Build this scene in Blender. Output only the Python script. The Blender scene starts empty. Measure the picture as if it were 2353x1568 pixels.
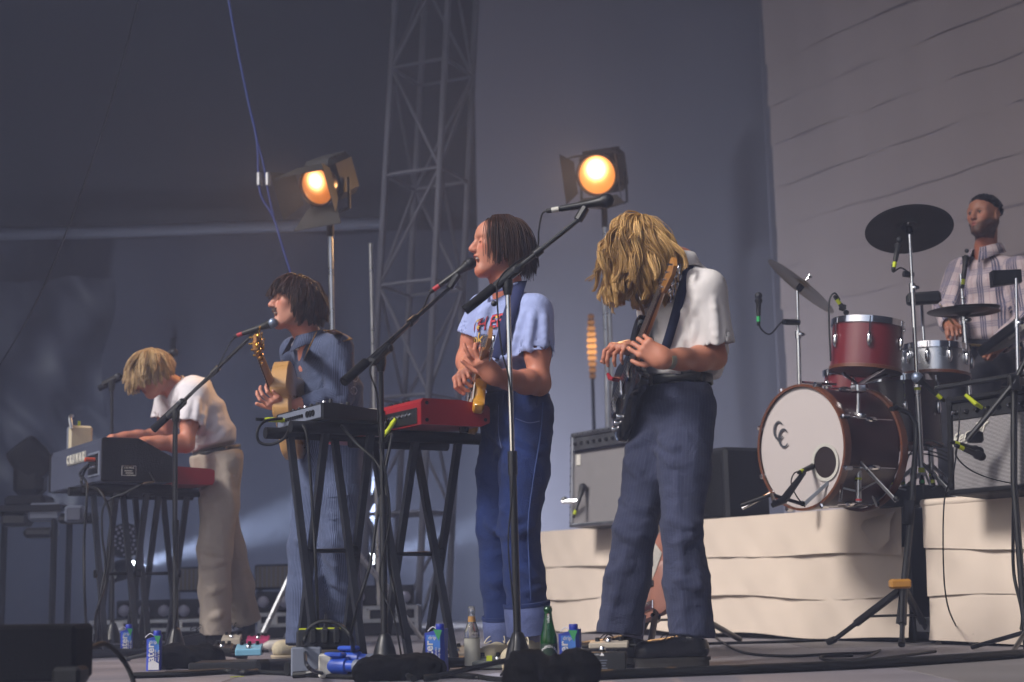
import bpy, math, random
import numpy as np
from mathutils import Vector, Matrix
random.seed(7); RNG = np.random.default_rng(7)
SC = bpy.context.scene
COL = SC.collection
R_ = math.radians
def s2l(h):
    h = h.lstrip('#'); v = [int(h[i:i+2], 16)/255 for i in (0, 2, 4)]
    return tuple(c/12.92 if c <= .04045 else ((c+.055)/1.055)**2.4 for c in v)
# ------------------------------------------------------------------ camera
FPX = 3400.0; CX, CY = 1176.5, 784.0        # focal length and centre in units of a 2353 px wide picture
CAM_Z = 0.33; PITCH = math.atan((1341-784)/FPX); ROLL = R_(1.3)
fwd = Vector((0, math.cos(PITCH), math.sin(PITCH)))
r0 = Vector((1, 0, 0)); u0 = Vector((0, -math.sin(PITCH), math.cos(PITCH)))
rgt = r0*math.cos(ROLL) - u0*math.sin(ROLL); upv = u0*math.cos(ROLL) + r0*math.sin(ROLL)
cam = bpy.data.cameras.new('camera'); cam.sensor_width = 36; cam.lens = 36*FPX/2353
cam.clip_end = 400; cam.clip_start = .05
cam_o = bpy.data.objects.new('camera', cam); COL.objects.link(cam_o)
M = Matrix((rgt, upv, -fwd)).transposed().to_4x4(); M.translation = (0, 0, CAM_Z)
cam_o.matrix_world = M
cam.dof.use_dof = True; cam.dof.focus_distance = 6.1; cam.dof.aperture_fstop = 2.2
SC.camera = cam_o
def at(px, py, Y):
    "the point of the place that lies Y metres into the scene behind a spot of the photograph"
    r = fwd + rgt*((px-CX)/FPX) + upv*((CY-py)/FPX)
    return Vector((0, 0, CAM_Z)) + r*(Y/r.y)
def on_floor(px, py, z=0.0):
    r = fwd + rgt*((px-CX)/FPX) + upv*((CY-py)/FPX)
    return Vector((0, 0, CAM_Z)) + r*((z-CAM_Z)/r.z)
AUD = Vector((-.845, -.534, 0)).normalized()       # towards the audience
LEF = Vector((.534, -.845, 0)).normalized()        # a performer's left
UP = Vector((0, 0, 1))
# ------------------------------------------------------------------ daylight
W = bpy.data.worlds.new('World'); SC.world = W; W.use_nodes = True
nt = W.node_tree; sky = nt.nodes.new('ShaderNodeTexSky'); sky.sky_type = 'NISHITA'; sky.sun_disc = False
SUN_DIR = Vector((-.80, -.62, .84)).normalized()    # towards the sun
sky.sun_elevation = math.asin(SUN_DIR.z); sky.sun_rotation = math.atan2(SUN_DIR.x, SUN_DIR.y)
sky.air_density = 1.0; sky.dust_density = 3.0; sky.ozone_density = 1.0
bg = nt.nodes['Background']; bg.inputs['Strength'].default_value = .065
nt.links.new(sky.outputs[0], bg.inputs[0])
sl = bpy.data.lights.new('sun', 'SUN'); sl.energy = 1.5; sl.angle = R_(14); sl.color = (1, .97, .94)
so = bpy.data.objects.new('sun', sl); COL.objects.link(so)
so.rotation_euler = SUN_DIR.to_track_quat('Z', 'Y').to_euler()
SC.view_settings.view_transform = 'Standard'; SC.view_settings.look = 'None'
SC.view_settings.exposure = 1.22; SC.view_settings.gamma = 1.0; SC.view_settings.use_curve_mapping = False
SC.render.engine = 'CYCLES'
cy = SC.cycles
cy.use_denoising = True
try: cy.denoiser = 'OPENIMAGEDENOISE'
except Exception: pass
cy.max_bounces = 6; cy.diffuse_bounces = 3; cy.glossy_bounces = 3; cy.transmission_bounces = 6
cy.volume_bounces = 1; cy.transparent_max_bounces = 8
cy.caustics_reflective = False; cy.caustics_refractive = False; cy.sample_clamp_indirect = 4.0
# ------------------------------------------------------------------ materials
def mat(name, col, rough=.6, metal=0.0, var=.12, vscale=6.0, bump=0.0, bscale=60.0, spec=.5, sheen=0.0,
        emit=None, estr=0.0, trans=0.0, coat=0.0, attr=None, stretch=None, alpha=1.0):
    m = bpy.data.materials.new(name); m.use_nodes = True
    n = m.node_tree; b = n.nodes['Principled BSDF']
    c = s2l(col) if isinstance(col, str) else col
    b.inputs['Base Color'].default_value = (*c, 1)
    b.inputs['Roughness'].default_value = rough; b.inputs['Metallic'].default_value = metal
    b.inputs['Specular IOR Level'].default_value = spec
    if sheen: b.inputs['Sheen Weight'].default_value = sheen; b.inputs['Sheen Roughness'].default_value = .5
    if coat: b.inputs['Coat Weight'].default_value = coat; b.inputs['Coat Roughness'].default_value = .08
    if trans: b.inputs['Transmission Weight'].default_value = trans
    if emit is not None:
        e = s2l(emit) if isinstance(emit, str) else emit
        b.inputs['Emission Color'].default_value = (*e, 1); b.inputs['Emission Strength'].default_value = estr
    tc = n.nodes.new('ShaderNodeTexCoord'); vec = tc.outputs['Object']
    if stretch:
        mp = n.nodes.new('ShaderNodeMapping'); mp.inputs['Scale'].default_value = stretch
        n.links.new(vec, mp.inputs['Vector']); vec = mp.outputs['Vector']
    if var:
        nz = n.nodes.new('ShaderNodeTexNoise'); nz.inputs['Scale'].default_value = vscale
        nz.inputs['Detail'].default_value = 5.0; n.links.new(vec, nz.inputs['Vector'])
        mr = n.nodes.new('ShaderNodeMapRange'); mr.inputs['From Min'].default_value = .25; mr.inputs['From Max'].default_value = .75
        mr.inputs['To Min'].default_value = 1-var; mr.inputs['To Max'].default_value = 1+var
        n.links.new(nz.outputs['Fac'], mr.inputs['Value'])
        hv = n.nodes.new('ShaderNodeVectorMath'); hv.operation = 'SCALE'
        hv.inputs[0].default_value = c; n.links.new(mr.outputs[0], hv.inputs['Scale'])
        n.links.new(hv.outputs[0], b.inputs['Base Color'])
        m['base_out'] = hv.name
        mr2 = n.nodes.new('ShaderNodeMapRange'); mr2.inputs['To Min'].default_value = max(.03, rough-.12); mr2.inputs['To Max'].default_value = min(1, rough+.12)
        n.links.new(nz.outputs['Fac'], mr2.inputs['Value']); n.links.new(mr2.outputs[0], b.inputs['Roughness'])
    if bump:
        nb = n.nodes.new('ShaderNodeTexNoise'); nb.inputs['Scale'].default_value = bscale; nb.inputs['Detail'].default_value = 4.0
        n.links.new(vec, nb.inputs['Vector'])
        bp = n.nodes.new('ShaderNodeBump'); bp.inputs['Strength'].default_value = bump; bp.inputs['Distance'].default_value = .01
        n.links.new(nb.outputs['Fac'], bp.inputs['Height']); n.links.new(bp.outputs[0], b.inputs['Normal'])
    return m
def nodes(m): return m.node_tree, m.node_tree.nodes['Principled BSDF']
def link(nt_, a, b): nt_.links.new(a, b)
def mixcol(n, fac, a, b, blend='MIX'):
    x = n.nodes.new('ShaderNodeMix'); x.data_type = 'RGBA'; x.blend_type = blend
    for sock, v in ((x.inputs[0], fac), (x.inputs[6], a), (x.inputs[7], b)):
        if isinstance(v, (int, float)): sock.default_value = v
        elif isinstance(v, tuple): sock.default_value = (*v[:3], 1)
        else: n.links.new(v, sock)
    return x.outputs[2]
def math_n(n, op, a, b=0.0, clamp=False):
    x = n.nodes.new('ShaderNodeMath'); x.operation = op; x.use_clamp = clamp
    for s, v in ((x.inputs[0], a), (x.inputs[1], b)):
        if isinstance(v, (int, float)): s.default_value = v
        else: n.links.new(v, s)
    return x.outputs[0]
# ------------------------------------------------------------------ meshes
def basis(d, hint=None):
    d = Vector(d).normalized()
    h = Vector(hint) if hint is not None else (Vector((0, 0, 1)) if abs(d.z) < .9 else Vector((1, 0, 0)))
    x = (h - d*h.dot(d)).normalized(); return x, d.cross(x), d
class MB:
    "collects shapes; build() links them as one mesh object"
    def __init__(s): s.v = []; s.f = []
    def add(s, vs, fs):
        o = len(s.v); s.v += [tuple(v) for v in vs]; s.f += [tuple(i+o for i in f) for f in fs]; return s
    def box(s, c, size, ax=None, bev=0.0):
        "c centre, size along the three axes ax (vectors)"
        ax = ax or (Vector((1, 0, 0)), Vector((0, 1, 0)), Vector((0, 0, 1)))
        c = Vector(c); h = [k/2 for k in size]
        if bev <= 0:
            vs = [c + ax[0]*h[0]*i + ax[1]*h[1]*j + ax[2]*h[2]*k for i in (-1, 1) for j in (-1, 1) for k in (-1, 1)]
            return s.add(vs, [(0, 1, 3, 2), (4, 6, 7, 5), (0, 4, 5, 1), (2, 3, 7, 6), (0, 2, 6, 4), (1, 5, 7, 3)])
        bev = min(bev, *[q*.98 for q in h]); vs = []; idx = {}
        for i in (-1, 1):
            for j in (-1, 1):
                for k in (-1, 1):
                    for a in range(3):
                        q = [i*h[0], j*h[1], k*h[2]]
                        for b in range(3):
                            if b != a: q[b] -= (i, j, k)[b]*bev
                        idx[(i, j, k, a)] = len(vs); vs.append(c + ax[0]*q[0] + ax[1]*q[1] + ax[2]*q[2])
        fs = []
        for a in range(3):
            b, d = (a+1) % 3, (a+2) % 3
            for sg in (-1, 1):
                def kk(x, y):
                    t = [0, 0, 0]; t[a] = sg; t[b] = x; t[d] = y; return tuple(t)
                q = [idx[kk(-1, -1)+(a,)], idx[kk(1, -1)+(a,)], idx[kk(1, 1)+(a,)], idx[kk(-1, 1)+(a,)]]
                fs.append(q if sg > 0 else q[::-1])
        for a in range(3):
            b, d = (a+1) % 3, (a+2) % 3
            for x in (-1, 1):
                for y in (-1, 1):
                    def kk(z):
                        t = [0, 0, 0]; t[a] = z; t[b] = x; t[d] = y; return tuple(t)
                    q = [idx[kk(-1)+(b,)], idx[kk(1)+(b,)], idx[kk(1)+(d,)], idx[kk(-1)+(d,)]]
                    fs.append(q if x*y < 0 else q[::-1])
        for i in (-1, 1):
            for j in (-1, 1):
                for k in (-1, 1):
                    q = [idx[(i, j, k, a)] for a in range(3)]; fs.append(q if i*j*k > 0 else q[::-1])
        return s.add(vs, fs)
    def tube(s, pts, r, n=8, cap=True, hint=None, flat=1.0):
        "swept round bar through pts; r one radius or one per point"
        pts = [Vector(p) for p in pts]; m = len(pts)
        rs = [r]*m if isinstance(r, (int, float)) else list(r)
        x = None; vs = []
        for i, p in enumerate(pts):
            d = (pts[min(i+1, m-1)] - pts[max(i-1, 0)])
            if d.length < 1e-9: d = Vector((0, 0, 1))
            d.normalize()
            if x is None: x, y, _ = basis(d, hint)
            else:
                x = (x - d*x.dot(d))
                x = x.normalized() if x.length > 1e-6 else basis(d)[0]
                y = d.cross(x)
            for k in range(n):
                a = 2*math.pi*k/n; vs.append(p + (x*math.cos(a)*flat + y*math.sin(a))*rs[i])
        fs = [(i*n+k, i*n+(k+1) % n, (i+1)*n+(k+1) % n, (i+1)*n+k) for i in range(m-1) for k in range(n)]
        if cap: fs += [tuple(range(n))[::-1], tuple((m-1)*n+k for k in range(n))]
        return s.add(vs, fs)
    def lathe(s, c, axis, prof, n=24, hint=None, ex=1.0, ey=1.0, close=True):
        "prof: (radius, height along the axis)"
        x, y, d = basis(axis, hint); c = Vector(c); vs = []
        for r, h in prof:
            for k in range(n):
                a = 2*math.pi*k/n; vs.append(c + d*h + (x*math.cos(a)*ex + y*math.sin(a)*ey)*r)
        m = len(prof)
        fs = [(i*n+k, i*n+(k+1) % n, (i+1)*n+(k+1) % n, (i+1)*n+k) for i in range(m-1) for k in range(n)]
        if close:
            if prof[0][0] > 1e-6: fs.append(tuple(range(n))[::-1])
            if prof[-1][0] > 1e-6: fs.append(tuple((m-1)*n+k for k in range(n)))
        return s.add(vs, fs)
    def prism(s, poly, o, ax, t, n0=0.0):
        "poly 2-D outline in the plane ax[0], ax[1] at o, thickness t along ax[2]"
        o = Vector(o); m = len(poly)
        vs = [o + ax[0]*p[0] + ax[1]*p[1] + ax[2]*n0 for p in poly] + [o + ax[0]*p[0] + ax[1]*p[1] + ax[2]*(n0+t) for p in poly]
        fs = [tuple(range(m))[::-1], tuple(range(m, 2*m))] + [(i, (i+1) % m, m+(i+1) % m, m+i) for i in range(m)]
        return s.add(vs, fs)
    def ball(s, c, r, n=12, ax=None):
        rr = (r, r, r) if isinstance(r, (int, float)) else r
        ax = ax or (Vector((1, 0, 0)), Vector((0, 1, 0)), Vector((0, 0, 1))); c = Vector(c); vs = []; m = max(4, n//2)
        for i in range(m+1):
            t = math.pi*i/m
            for k in range(n):
                a = 2*math.pi*k/n
                vs.append(c + ax[0]*rr[0]*math.sin(t)*math.cos(a) + ax[1]*rr[1]*math.sin(t)*math.sin(a) - ax[2]*rr[2]*math.cos(t))
        return s.add(vs, [(i*n+k, i*n+(k+1) % n, (i+1)*n+(k+1) % n, (i+1)*n+k) for i in range(m) for k in range(n)])
    def sheet(s, grid):
        "grid[i][j] of points"
        m, n = len(grid), len(grid[0])
        return s.add([p for r in grid for p in r], [(i*n+j, i*n+j+1, (i+1)*n+j+1, (i+1)*n+j) for i in range(m-1) for j in range(n-1)])
    def build(s, name, material, parent=None, smooth=35, label=None, local=False):
        return mesh_obj(name, s.v, s.f, material, parent, smooth, label, local)
def mesh_obj(name, vs, fs, material, parent=None, smooth=35, label=None, local=False):
    me = bpy.data.meshes.new(name)
    off = Vector((0, 0, 0))
    if parent is not None and not local:
        off = world_loc(parent)
    if isinstance(vs, np.ndarray):
        vs = vs - np.array(off); me.from_pydata(vs.tolist(), [], fs.tolist() if isinstance(fs, np.ndarray) else fs)
    else:
        me.from_pydata([(v[0]-off.x, v[1]-off.y, v[2]-off.z) for v in vs], [], fs)
    me.materials.append(material)
    if smooth:
        me.polygons.foreach_set('use_smooth', [True]*len(me.polygons))
        if smooth < 180: me.set_sharp_from_angle(angle=R_(smooth))
    me.update()
    o = bpy.data.objects.new(name, me); COL.objects.link(o)
    if parent is not None: o.parent = parent
    if label: o['label'] = label
    return o
def world_loc(o):
    l = Vector(o.location)
    while o.parent is not None: o = o.parent; l += Vector(o.location)
    return l
def thing(name, label, cat, loc, group=None, rotz=0.0):
    o = bpy.data.objects.new(name, None); COL.objects.link(o); o.location = loc; o.rotation_euler = (0, 0, rotz)
    o.empty_display_size = .1
    return tag(o, label, cat, group)
def tag(o, label, cat, group=None):
    o['label'] = label; o['category'] = cat
    if group: o['group'] = group
    return o
def struct(name, mb, m, smooth=35):
    o = mb.build(name, m, None, smooth); o['kind'] = 'structure'; return o
def copy_tree(o, parent=None):
    c = o.copy(); COL.objects.link(c)
    if parent is not None: c.parent = parent
    for ch in [k for k in bpy.data.objects if k.parent == o]: copy_tree(ch, c)
    return c
def spline(pts, n=8):
    "smooth path through pts"
    P = [Vector(p) for p in pts]
    if len(P) < 3: return P
    out = []
    for i in range(len(P)-1):
        a, b, c, d = P[max(i-1, 0)], P[i], P[i+1], P[min(i+2, len(P)-1)]
        for k in range(n):
            t = k/n
            out.append(.5*((2*b) + (c-a)*t + (2*a-5*b+4*c-d)*t*t + (3*b-a-3*c+d)*t*t*t))
    return out + [P[-1]]
def text_mesh(txt, size, o, ax, t=.002, material=None, name='lettering', parent=None, bold=0.0, shear=0.0, align='CENTER', sx=1.0):
    cu = bpy.data.curves.new(name, 'FONT'); cu.body = txt; cu.size = size; cu.extrude = t/2; cu.offset = bold
    cu.align_x = align; cu.align_y = 'CENTER'; cu.shear = shear; cu.resolution_u = 2
    ob = bpy.data.objects.new(name+'_curve', cu); COL.objects.link(ob)
    dg = bpy.context.evaluated_depsgraph_get(); me = bpy.data.meshes.new_from_object(ob.evaluated_get(dg))
    bpy.data.objects.remove(ob)
    o = Vector(o); vs = [o + ax[0]*(v.co.x*sx) + ax[1]*v.co.y + ax[2]*v.co.z for v in me.vertices]
    fs = [tuple(p.vertices) for p in me.polygons]
    bpy.data.meshes.remove(me)
    return mesh_obj(name, vs, fs, material, parent, 0)
# ------------------------------------------------------------------ smooth bodies from distance fields
def V(p): return np.array(p, dtype=np.float32)
class Field:
    def __init__(s, lo, hi, res):
        s.lo = V(lo); s.res = res; s.n = np.maximum(4, np.ceil((V(hi)-s.lo)/res).astype(int)+1)
        s.ax = [s.lo[i]+res*np.arange(s.n[i], dtype=np.float32) for i in range(3)]
        s.d = np.full(tuple(s.n), .2, np.float32)
    def sub(s, lo, hi):
        a = np.clip(np.floor((V(lo)-s.lo)/s.res).astype(int), 0, s.n); b = np.clip(np.ceil((V(hi)-s.lo)/s.res).astype(int)+1, 0, s.n)
        if np.any(b <= a): return None
        sl = tuple(slice(int(a[i]), int(b[i])) for i in range(3))
        return sl, s.ax[0][sl[0]][:, None, None], s.ax[1][sl[1]][None, :, None], s.ax[2][sl[2]][None, None, :]
    def put(s, sl, d, k, op):
        o = s.d[sl]
        if op == 'u':
            h = np.maximum(k-np.abs(o-d), 0)/k; s.d[sl] = np.minimum(o, d)-h*h*k*.25
        else:
            d = -d; h = np.maximum(k-np.abs(o-d), 0)/k; s.d[sl] = np.maximum(o, d)+h*h*k*.25
    def cone(s, a, b, ra, rb, k=.02, side=None, fs=1.0, ft=1.0, op='u', pw=1.0, flat_end=False, cap=1.0):
        "tapered limb a..b; side = direction whose half-width is scaled by fs, the third direction by ft"
        a = V(a); b = V(b); L = float(np.linalg.norm(b-a))+1e-6; u = (b-a)/L
        m = max(ra, rb)*max(fs, ft, 1)+k+s.res*2
        g = s.sub(np.minimum(a, b)-m, np.maximum(a, b)+m)
        if g is None: return s
        sl, X, Y, Z = g; X = X-a[0]; Y = Y-a[1]; Z = Z-a[2]
        h = X*u[0]+Y*u[1]+Z*u[2]; t = np.clip(h/L, 0, 1)
        r = ra+(rb-ra)*(t if pw == 1 else t**pw)
        if side is None and fs == ft == 1:
            q2 = X*X+Y*Y+Z*Z-h*h; dh = h-t*L
            d = np.sqrt(np.maximum(q2, 0)+dh*dh)-r
        else:
            sv = V(side); sv = sv-u*float(sv@u); sv /= np.linalg.norm(sv); tv = np.cross(u, sv)
            x = (X*sv[0]+Y*sv[1]+Z*sv[2])/fs; y = (X*tv[0]+Y*tv[1]+Z*tv[2])/ft; dh = (h-t*L)*cap
            d = (np.sqrt(x*x+y*y+dh*dh)-r)*min(fs, ft)
        if flat_end: d = np.maximum(d, h-L)
        s.put(sl, d.astype(np.float32), k, op); return s
    def chain(s, pts, rs, k=.02, **kw):
        for i in range(len(pts)-1): s.cone(pts[i], pts[i+1], rs[i], rs[i+1], k, **kw)
        return s
    def ell(s, c, r, k=.02, R=None, op='u'):
        "ellipsoid with half-axes r along the rows of R"
        c = V(c); R = np.eye(3, dtype=np.float32) if R is None else np.array(R, dtype=np.float32)
        m = max(r)+k+s.res*2; g = s.sub(c-m, c+m)
        if g is None: return s
        sl, X, Y, Z = g; X = X-c[0]; Y = Y-c[1]; Z = Z-c[2]
        q = [X*R[i][0]+Y*R[i][1]+Z*R[i][2] for i in range(3)]
        k0 = np.sqrt(sum((q[i]/r[i])**2 for i in range(3)))+1e-6; k1 = np.sqrt(sum((q[i]/r[i]**2)**2 for i in range(3)))+1e-6
        s.put(sl, (k0*(k0-1)/k1).astype(np.float32), k, op); return s
    def rbox(s, c, h, rad, R, k=.01, op='u'):
        c = V(c); R = np.array(R, dtype=np.float32); m = float(np.linalg.norm(h))+k+s.res*2; g = s.sub(c-m, c+m)
        if g is None: return s
        sl, X, Y, Z = g; X = X-c[0]; Y = Y-c[1]; Z = Z-c[2]
        q = [np.abs(X*R[i][0]+Y*R[i][1]+Z*R[i][2])-(h[i]-rad) for i in range(3)]
        d = np.sqrt(sum(np.maximum(v, 0)**2 for v in q))+np.minimum(np.maximum(np.maximum(q[0], q[1]), q[2]), 0)-rad
        s.put(sl, d.astype(np.float32), k, op); return s
    def cut(s, p, n, k=.006):
        "remove everything on the side n of the plane through p"
        p = V(p); n = V(n); n = n/np.linalg.norm(n)
        d = (s.ax[0][:, None, None]-p[0])*n[0]+(s.ax[1][None, :, None]-p[1])*n[1]+(s.ax[2][None, None, :]-p[2])*n[2]
        h = np.maximum(k-np.abs(s.d-d), 0)/k; s.d = np.maximum(s.d, d)+h*h*k*.25; return s
    def wob(s, amp, freq, seed=0, stretch=(1, 1, 1), n=5, sharp=False):
        "cloth unevenness"
        r = np.random.default_rng(seed); near = np.abs(s.d) < .05
        idx = np.nonzero(near); X = s.ax[0][idx[0]]*stretch[0]; Y = s.ax[1][idx[1]]*stretch[1]; Z = s.ax[2][idx[2]]*stretch[2]
        acc = 0
        for i in range(n):
            v = r.normal(size=3); v /= np.linalg.norm(v); v *= freq*(.6+r.random()*1.1); w = r.normal(size=3)*freq*.45
            ph = r.random()*6.28
            q_ = np.sin(v[0]*X+v[1]*Y+v[2]*Z+ph+1.3*np.sin(w[0]*X+w[1]*Y+w[2]*Z+ph*2))
            acc = acc+(np.abs(q_)**.7*2-1.2 if sharp else q_)
        s.d[idx] += (amp*acc/math.sqrt(n)).astype(np.float32); return s
    def mesh(s, smooth=1):
        d = s.d; ins = d < 0; nx, ny, nz = d.shape
        if not ins.any(): return np.zeros((0, 3)), np.zeros((0, 4), int)
        cnt = np.zeros((nx-1, ny-1, nz-1), np.int8)
        off = [(i, j, k) for i in (0, 1) for j in (0, 1) for k in (0, 1)]
        for i, j, k in off: cnt += ins[i:nx-1+i, j:ny-1+j, k:nz-1+k]
        act = np.nonzero((cnt > 0) & (cnt < 8)); N = len(act[0])
        c = np.stack([d[act[0]+i, act[1]+j, act[2]+k] for i, j, k in off], 1)
        acc = np.zeros((N, 3)); num = np.zeros(N)
        for a in range(8):
            for b in range(a+1, 8):
                df = [off[b][q]-off[a][q] for q in range(3)]
                if sum(map(abs, df)) != 1: continue
                va, vb = c[:, a], c[:, b]; m = (va < 0) != (vb < 0); t = np.where(m, va/np.where(m, va-vb, 1), 0)
                for q in range(3): acc[:, q] += np.where(m, off[a][q]+t*df[q], 0)
                num += m
        vt = acc/num[:, None]
        P = np.stack(act, 1)+vt; vs = P*s.res+s.lo
        idm = np.full((nx-1, ny-1, nz-1), -1, np.int64); idm[act] = np.arange(N); F = []
        for ax in range(3):
            sl0 = [slice(1, -1)]*3; sl0[ax] = slice(0, -1); sl1 = [slice(1, -1)]*3; sl1[ax] = slice(1, None)
            A = ins[tuple(sl0)]; B = ins[tuple(sl1)]; e = np.nonzero(A != B); sg = A[e]
            g = [e[0]+(ax != 0), e[1]+(ax != 1), e[2]+(ax != 2)]
            u, w = (ax+1) % 3, (ax+2) % 3
            def cell(du, dw):
                q = [x.copy() for x in g]; q[u] = q[u]-du; q[w] = q[w]-dw
                return idm[q[0], q[1], q[2]]
            Q = np.stack([cell(1, 1), cell(0, 1), cell(0, 0), cell(1, 0)], 1)
            Q[~sg] = Q[~sg][:, ::-1]; F.append(Q)
        F = np.concatenate(F); F = F[(F >= 0).all(1)]
        for _ in range(smooth):
            acc = np.zeros_like(vs); n_ = np.zeros(len(vs))
            for a, b in ((0, 1), (1, 2), (2, 3), (3, 0)):
                np.add.at(acc, F[:, a], vs[F[:, b]]); np.add.at(n_, F[:, a], 1)
                np.add.at(acc, F[:, b], vs[F[:, a]]); np.add.at(n_, F[:, b], 1)
            vs = vs*.45+.55*acc/np.maximum(n_, 1)[:, None]
        return vs, F
def surf(F, px, py, deep=.0):
    "the point on a field's near surface behind a spot of the photograph"
    Ys = np.arange(F.lo[1], F.ax[1][-1], F.res*.7)
    P = np.array([tuple(at(px, py, float(y))) for y in Ys]); i = np.round((P-F.lo)/F.res).astype(int)
    ok = ((i >= 0) & (i < F.n)).all(1)
    for q in np.nonzero(ok)[0]:
        if F.d[tuple(i[q])] < 0: return at(px, py, float(Ys[q])+deep)
    return None
def crease(F, pts, r=.009, k=.02, op='u', deep=.35):
    "a fold raised (or sunk) along a run of picture spots, lying on the surface"
    P = [(pts[0][0]+(pts[-1][0]-pts[0][0])*t/5, pts[0][1]+(pts[-1][1]-pts[0][1])*t/5) for t in range(6)] if len(pts) == 2 else pts
    Q = [surf(F, a, b, r*deep) for a, b in P]; Q = [q for q in Q if q is not None]
    for i in range(len(Q)-1):
        if (Q[i+1]-Q[i]).length > .12: continue
        e0 = math.sin(math.pi*(i+.25)/max(1, len(Q)-.5)); e1 = math.sin(math.pi*(i+1.25)/max(1, len(Q)-.5))
        F.cone(Q[i], Q[i+1], r*(.35+.65*max(0, e0)), r*(.35+.65*max(0, e1)), k, op=op)
def bounds(pts, m):
    a = np.array([tuple(p) for p in pts]); return a.min(0)-m, a.max(0)+m
def join(parts):
    vs, fs, o = [], [], 0
    for v, f in parts:
        vs.append(v); fs.append(f+o); o += len(v)
    return np.concatenate(vs), np.concatenate(fs)
def set_attr(o, name, vals):
    a = o.data.attributes.new(name, 'FLOAT', 'POINT'); a.data.foreach_set('value', np.asarray(vals, np.float32))
# ================================================================== the setting
M_FLOOR = mat('stage_ply', '#747078', .62, var=.25, vscale=2.2, bump=.25, bscale=90, stretch=(.35, 1.6, 1))
M_BLACK = mat('black_paint', '#0d0e10', .5, var=.2, spec=.3)
M_BLKCLOTH = mat('black_cloth', '#09090b', .95, var=.2, bump=.4, bscale=220, spec=.1)
M_STEEL = mat('steel', '#b9bbc0', .3, 1.0, var=.15, vscale=12)
M_CHROME = mat('chrome', '#d5d6da', .12, 1.0, var=.05)
M_ALU = mat('aluminium', '#a9abb2', .38, 1.0, var=.2, vscale=9)
M_RUBBER = mat('cable_rubber', '#0f1012', .55, var=.15, spec=.3)
M_GROUND = mat('asphalt', (.05, .05, .052), .9, var=.2)
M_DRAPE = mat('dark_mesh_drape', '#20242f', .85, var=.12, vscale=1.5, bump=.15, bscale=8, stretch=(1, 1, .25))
M_ROOF = mat('black_roof_sheet', '#2b2c31', .8, var=.1)
M_CANVAS = mat('cream_canvas', '#d2c2b3', .9, var=.07, vscale=3.0, bump=.22, bscale=7, stretch=(1, 1, .45), sheen=.15)
M_CANVAS2 = mat('backdrop_canvas', '#b8abac', .9, var=.10, vscale=.9, bump=.12, bscale=5, stretch=(1.6, 1.6, .22))
struct('ground', MB().sheet([[(x, y, -1.55) for y in (-13, 28)] for x in (-17, 16)]), M_GROUND)
# stage deck: plywood boards on a dark sub-deck, its front lip of aluminium
deck = MB().box((0, 13.88, -.45), (26, 18.6, .86)); struct('stage_deck', deck, M_BLACK)
fl = bpy.data.objects.new('stage_floor', None); COL.objects.link(fl); fl['kind'] = 'structure'; fl.location = (0, 4.58, 0)
x = -7.2; k = 0
pl_rng = random.Random(3)
FL_VARS = [M_FLOOR, mat('stage_ply_worn', '#6a6668', .66, var=.3, vscale=1.6, bump=.25, bscale=70, stretch=(.3, 1.4, 1)), mat('stage_ply_pale', '#7d7980', .6, var=.22, vscale=2.6, bump=.25, bscale=80, stretch=(.35, 1.5, 1))]
for iy in range(9):
    y0 = 4.60+iy*1.22
    xoff = -7.2-(.0 if iy % 2 else 1.2)
    for ix in range(7):
        x0 = xoff+ix*2.44
        MB().box((x0+1.22, y0+.61, -.0092), (2.434, 1.214, .018), bev=.003).build('plank', FL_VARS[pl_rng.randrange(3)], fl)
lip = MB().box((-1.5, 4.56, -.045), (12, .04, .085), bev=.006); o = lip.build('edge_trim', M_ALU, fl)
# back drape with soft folds, a hem pipe across it
def fold_sheet(p0, p1, z0, z1, nx, nz, fold):
    g = []
    p0 = Vector(p0); p1 = Vector(p1); d = p1-p0; nrm = Vector((d.y, -d.x, 0)).normalized()
    for j in range(nz+1):
        z = z0+(z1-z0)*j/nz
        g.append([Vector((0, 0, z))+p0+d*(i/nx)+nrm*fold(i/nx*d.length, z) for i in range(nx+1)])
    return g
def f_up(s_, z): return .02*math.sin(s_*1.1+.4*math.sin(z*.7))+.02*math.sin(s_*.43+z*.2)
def f_lo(s_, z):
    w = min(1, max(0, (4.3-z)/1.5))
    return w*(.12*math.sin(s_*3.1+.5*math.sin(s_*1.7)+.15*z)+.07*math.sin(s_*6.3+z*.3+1))+.02*math.sin(s_*.6)
DY = 14.0
bd = thing('back_drape', 'dark slate mesh drape hung across the back of the stage', 'drape', (-3, DY, 0))
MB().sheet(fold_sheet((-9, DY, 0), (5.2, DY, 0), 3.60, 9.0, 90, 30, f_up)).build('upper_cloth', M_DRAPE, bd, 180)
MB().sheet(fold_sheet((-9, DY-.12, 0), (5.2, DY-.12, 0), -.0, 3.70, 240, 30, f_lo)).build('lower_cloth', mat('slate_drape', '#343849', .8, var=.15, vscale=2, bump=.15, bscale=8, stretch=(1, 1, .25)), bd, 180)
M_HAZE_GREY = mat('haze_grey', '#8c8c9c', .9, var=.06, vscale=1.2, bump=.1, bscale=6, stretch=(1, 1, .2))  # grey of an added sheet, the bright haze put into its colour
gc = thing('haze_glow_sheet', 'added grey sheet standing in for bright haze between truss tower and beige backdrop', 'cloth', (1.3, 13.4, 0))
MB().sheet(fold_sheet((-.30, 13.5, 0), (3.6, 13.5, 0), 0, 8.4, 80, 24, lambda s_, z: .012*math.sin(s_*2.1+.3*z)+.008*math.sin(s_*5+1))).build('cloth', M_HAZE_GREY, gc, 180)
pz = at(400, 545, DY).z
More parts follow.
